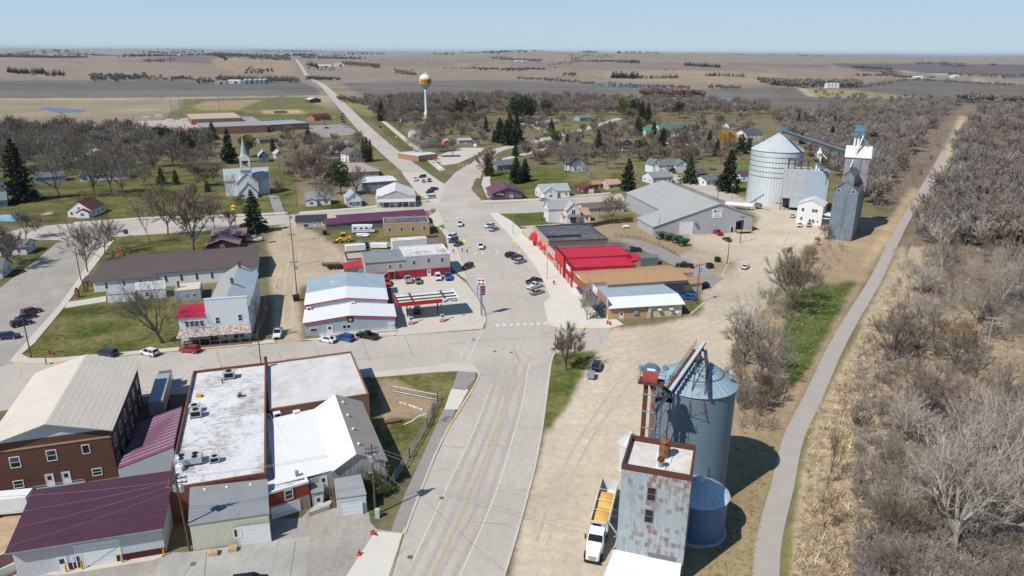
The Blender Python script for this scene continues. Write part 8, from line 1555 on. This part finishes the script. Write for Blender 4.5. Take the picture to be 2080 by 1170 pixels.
scatter([(560,285),(735,285),(730,335),(690,390),(600,372)],16,rtree(('elm','maple'),('grey','reddish','grey'),9,15),8)
scatter([(708,225),(722,225),(745,268),(730,275)],8,rtree(('maple','elm'),('reddish','grey'),8,11),7)
scatter([(735,215),(1000,205),(1000,250),(900,280),(775,250)],32,rtree(('elm','maple'),GT,12,19),9)
scatter([(1000,225),(1560,228),(1560,255),(1000,255)],29,rtree(('elm','maple','slim'),GT,11,18),9)
scatter([(1000,258),(1540,258),(1500,335),(1080,342),(1050,320)],31,rtree(('elm','maple'),GT,8,15),9)
scatter([(380,395),(590,390),(580,425),(300,438)],3,rtree(('elm','maple'),('reddish','brown'),7,11),10)
WG='leafless trees of the wood'
scatter([(1570,245),(1900,235),(1800,380),(1775,415),(1640,320)],6,rtree(('elm','maple'),('grey','brown','tawny','grey'),12,18,'the dense wood behind the elevators',WG),8)
scatter([(1965,240),(2110,230),(2110,520),(1860,500),(1890,420)],8,rtree(('elm','slim','elm'),('grey','brown','pale','grey'),12,18,'the far wood across the trail',WG),8)
scatter([(1830,520),(2110,520),(2110,860),(1800,860),(1780,700)],26,rtree(('slim','elm','slim'),('pale','grey','brown','pale'),9,15,'the thin wood round the weathered poles',WG),5)
scatter([(1790,870),(2120,870),(2140,1230),(1740,1230)],10,rtree(('slim','elm'),('pale','brown','grey'),5,10,'the near wood round the huge cottonwood',WG),3.5)
scatter([(1575,520),(1690,480),(1690,560),(1600,610),(1530,720),(1490,800),(1470,770)],14,rtree(('elm','shrub','maple'),('brown','grey','tawny'),4,8,'the strip between gravel yard and trail',WG),4)
scatter([(1495,800),(1590,790),(1575,885),(1490,890)],10,rtree(('maple','shrub','elm'),('brown','dark','grey'),4,7,'the thicket behind the large blue bin',WG),2.5)
for x,y,h in((1777,775,2.2),(1563,800,2.6),(1880,620,2.5),(1885,700,2.5),(1745,1120,1.6),(1895,350,4),(1560,300,6)):tree('shrub',x,y,h,'red',1.1,None,'red twigged shrubs')
for x,y in((1905,300),(1890,325),(1870,355)):tree('shrub',x,y,4.5,'red',1.2,'dark red bare shrub bordering the far trail','red twigged shrubs')
def mass(name,label,items,mat_=TONE):
 Vs,Ts,Cs,n=[],[],[],0
 for(V,T_),p,h,wd,rgb in items:
  a=R.uniform(0,6.3);ca,sa=math.cos(a),math.sin(a);A=V*np.array([h*wd,h*wd,h]);A=np.stack([A[:,0]*ca-A[:,1]*sa+p.x,A[:,0]*sa+A[:,1]*ca+p.y,A[:,2]+p.z],-1)
  Vs.append(A);Ts.append(T_+n);n+=len(A);f=R.uniform(.8,1.2);Cs.append(np.tile(np.array([*(x*f for x in c(*rgb,1.0)),1.0]),(len(A),1)))
 me=npmesh(name,np.concatenate(Vs),np.concatenate(Ts),[mat_]);at=me.color_attributes.new('tone','FLOAT_COLOR','POINT');at.data.foreach_set('color',np.concatenate(Cs).astype(np.float32).ravel())
 tag(put(name,me),label,kind='stuff')
def arr(t):tk,V,T=t;return np.array(V),np.array(T,int)
LOWB=[arr(bare(s_,2,.24,.64,34,.0095,(6,4),r0=.017))for s_ in(31,32,33,36)];LOWS=[arr(bare(s_,1,.55,.5,34,.0105,(4,),4,r0=.011))for s_ in(51,52,53)];LOWF=[arr(bare(s_,1,.22,.75,46,.03,(7,),r0=.02))for s_ in(71,72,73)];LOWC=[arr(conifer(61,.25,8,7))]
def tuft(s_):
 rg=random.Random(s_);V,T=[],[]
 for k in range(16):tri(V,T,Vector((rg.uniform(-.5,.5),rg.uniform(-.5,.5),0)),Vector((rg.uniform(-1,1),rg.uniform(-1,1),rg.uniform(.3,1.1))).normalized(),rg.uniform(.6,1.1),.05,rg)
 return np.array(V),np.array(T,int)
TUFT=[tuft(s_)for s_ in(1,2,3)]
items=[]
def fill(poly,n,shapes,h0,h1,tones,md=0,wd=1.0,dens=None):
 def f(x,y):items.append((R.choice(shapes),T(x,y),R.uniform(h0,h1),wd*R.uniform(.8,1.3),R.choice(tones)))
 x0,x1=min(q[0]for q in poly),max(q[0]for q in poly);y0,y1=min(q[1]for q in poly),max(q[1]for q in poly);m_=n*4
 yy=y0+(y1-y0)*NR.rand(m_)if y0>300 else 100+1/(1/(y1-100)+(1/(y0-100)-1/(y1-100))*NR.rand(m_)**1.6);xx=x0+(x1-x0)*NR.rand(m_);ok=inside(poly,xx,yy);k=0
 for x,y in zip(xx[ok],yy[ok]):
  if k>=n:break
  if onroad(G(x,y)):continue
  f(float(x),float(y));k+=1
UT=((134,125,119),(126,119,115),(142,131,117),(134,123,118),(154,148,140),(132,127,125))
fill([(1560,232),(1930,222),(1800,385),(1775,420),(1650,330)],800,LOWB,8,14,UT);fill([(1968,230),(2300,215),(2300,520),(1870,500),(1895,420)],1150,LOWB,8,14,UT)
fill([(735,205),(1000,198),(1560,215),(1560,235),(1000,235),(760,240)],1000,LOWB,9,15,((134,125,117),(128,119,112),(138,124,115)));fill([(-200,272),(235,266),(440,296),(-200,335)],420,LOWB,8,14,UT)
fill([(1640,186),(1790,200),(1960,205),(2300,205),(2300,226),(1700,235)],260,LOWB,7,12,UT)
NT=((132,124,115),(126,118,112),(136,123,113));fill([(1000,255),(1545,252),(1500,330),(1080,335),(1040,300)],230,LOWB,6,12,NT);fill([(770,240),(1000,240),(1000,300),(880,315)],80,LOWB,6,11,NT);fill([(-30,285),(440,290),(440,350),(-30,370)],90,LOWB,8,14,NT);fill([(560,285),(740,285),(720,370),(600,380)],50,LOWB,6,10,NT)
mass('woods','grey brown mass of leafless trees filling the far woods',items);items=[]
fill([(1790,470),(2140,420),(2140,1250),(1735,1250),(1735,860),(1742,720),(1830,560)],2500,LOWS,1.6,4.2,UT+((164,156,146),(150,140,130)));fill([(1480,700),(1580,600),(1690,480),(1760,450),(1720,520),(1620,600),(1590,790),(1500,890)],260,LOWS,1.4,3.4,UT);fill([(1770,430),(1830,440),(1900,320),(1960,235),(1930,230),(1800,370)],160,LOWS,2,5,UT);fill([(700,240),(760,235),(1000,262),(1560,262),(1560,300),(1000,300),(780,262)],120,LOWS,2,5,UT);fill([(350,600),(372,610),(372,690),(345,690)],22,LOWS,.6,1.4,((140,112,92),));fill([(1640,530),(1730,510),(1700,560),(1640,570)],16,LOWS,1.5,2.5,((196,172,134),))
mass('undergrowth','tangled grey and brown undergrowth of the wood by the trail',items);items=[]
STR=((194,175,146),(210,192,164),(176,156,128),(186,168,140))
fill([(1590,1300),(1650,860),(1700,765),(1756,662),(1835,500),(1900,500),(1880,640),(1840,860),(1860,1250)],6500,TUFT,.35,.9,STR,wd=1.1);fill([(1610,1250),(1660,860),(1710,770),(1790,640),(1850,520),(1870,640),(1790,860),(1780,1250)],420,TUFT,1.0,1.9,STR+((160,138,108),),wd=1.0);fill([(1650,1200),(1690,860),(1740,740),(1800,640),(1780,860),(1760,1200)],70,LOWS,.8,2.4,UT);fill([(1790,520),(2120,560),(2120,1250),(1800,1250)],2600,TUFT,.3,.8,STR+((168,146,116),));fill([(1490,900),(1590,885),(1545,1060),(1520,1250),(1400,1250)],900,TUFT,.2,.45,((170,152,112),(140,132,84)));fill([(1500,720),(1600,600),(1690,470),(1760,445),(1800,460),(1620,840),(1500,900)],900,TUFT,.15,.45,STR)
mass('dry_grass','matted straw coloured dry grass beside the trail',items);items=[]
def belt(x0,y0,x1,y1,n,h=11,rgb=(142,132,128),sh=None,dy=1.0):
 for _ in range(int(n*2.2)):t=R.random();x,y=x0+(x1-x0)*t,y0+(y1-y0)*t+R.gauss(0,dy);items.append((R.choice(sh or LOWF),T(x,max(106.6,y)),h*R.uniform(.6,1.25),R.uniform(1.0,1.6),rgb))
DKB=(112,106,110)
for b_ in((185,150,300,150,55,14),(300,150,430,153,40,7),(-60,119,180,121,90,16),(430,122,592,127,100,20),(440,154,606,163,90,13),(612,122,720,120,70,20),(622,152,690,160,40,8),(700,134,770,137,60,14),(802,143,845,148,34,10),(900,133,1000,137,24,8),(1000,119,1100,127,90,18),(1160,122,1270,130,100,16),(1050,160,1180,169,60,7),(1180,171,1400,181,70,6),(1300,194,1430,198,70,11,(140,116,108)),(1540,168,1640,178,50,12),(1560,172,1750,176,110,14),(1750,176,1860,167,60,5),(1790,150,1850,161,50,10),(1860,167,2100,175,80,6),(1730,135,1810,138,80,18),(1860,128,1960,134,70,18),(1920,153,2080,158,60,10),(690,205,760,215,26,8),(1440,180,1500,183,14,9),(1950,205,2200,212,60,13)):belt(*b_)
for _ in range(110):x=R.uniform(-250,2330);y=R.choice((R.uniform(106.4,109.5),R.uniform(107,118)));w_=R.uniform(25,150);belt(x,y,x+w_,y+R.uniform(-.6,.6),int(w_*.38),R.uniform(14,30),DKB,None,.35)
for _ in range(24):x=R.uniform(-100,2100);y=R.uniform(120,160);w_=R.uniform(20,80);belt(x,y,x+w_,y+R.uniform(-1.5,1.5),int(w_*.25),9,DKB)
mass('far_hedgerows','distant hedgerows and leafless woodlots between the fields',items);items=[]
for b_ in((14,144,90,145,60,13),(92,146,130,146,18,12),(240,117,350,118,60,20),(1255,129,1298,130,40,16),(1243,159,1295,160,36,15),(1295,160,1378,160.5,30,9),(1432,159,1512,161,34,8),(1390,134,1462,138,60,16),(624,134,646,137,16,16),(695,129,722,131,18,14),(438,122,462,126,16,20),(1990,131,2060,133,20,12),(1156,118,1250,119,40,18)):belt(*b_,(50,58,46),LOWC,.5)
mass('far_conifers','distant dark rows of planted conifers',items)
hm=bpy.data.materials.new('haze');hm.use_nodes=True;n=hm.node_tree.nodes;n.remove(n['Principled BSDF']);v=n.new('ShaderNodeVolumePrincipled');v.inputs['Color'].default_value=(.80,.90,1,1);v.inputs['Density'].default_value=2.0e-5;v.inputs['Anisotropy'].default_value=.1
hm.node_tree.links.new(v.outputs[0],n['Material Output'].inputs['Volume'])
mb=MB();mb.box(-95000,-3000,-90,95000,95000,130);tag(mb.build('haze',hm),'thin blue haze lying over the far farmland',kind='stuff')
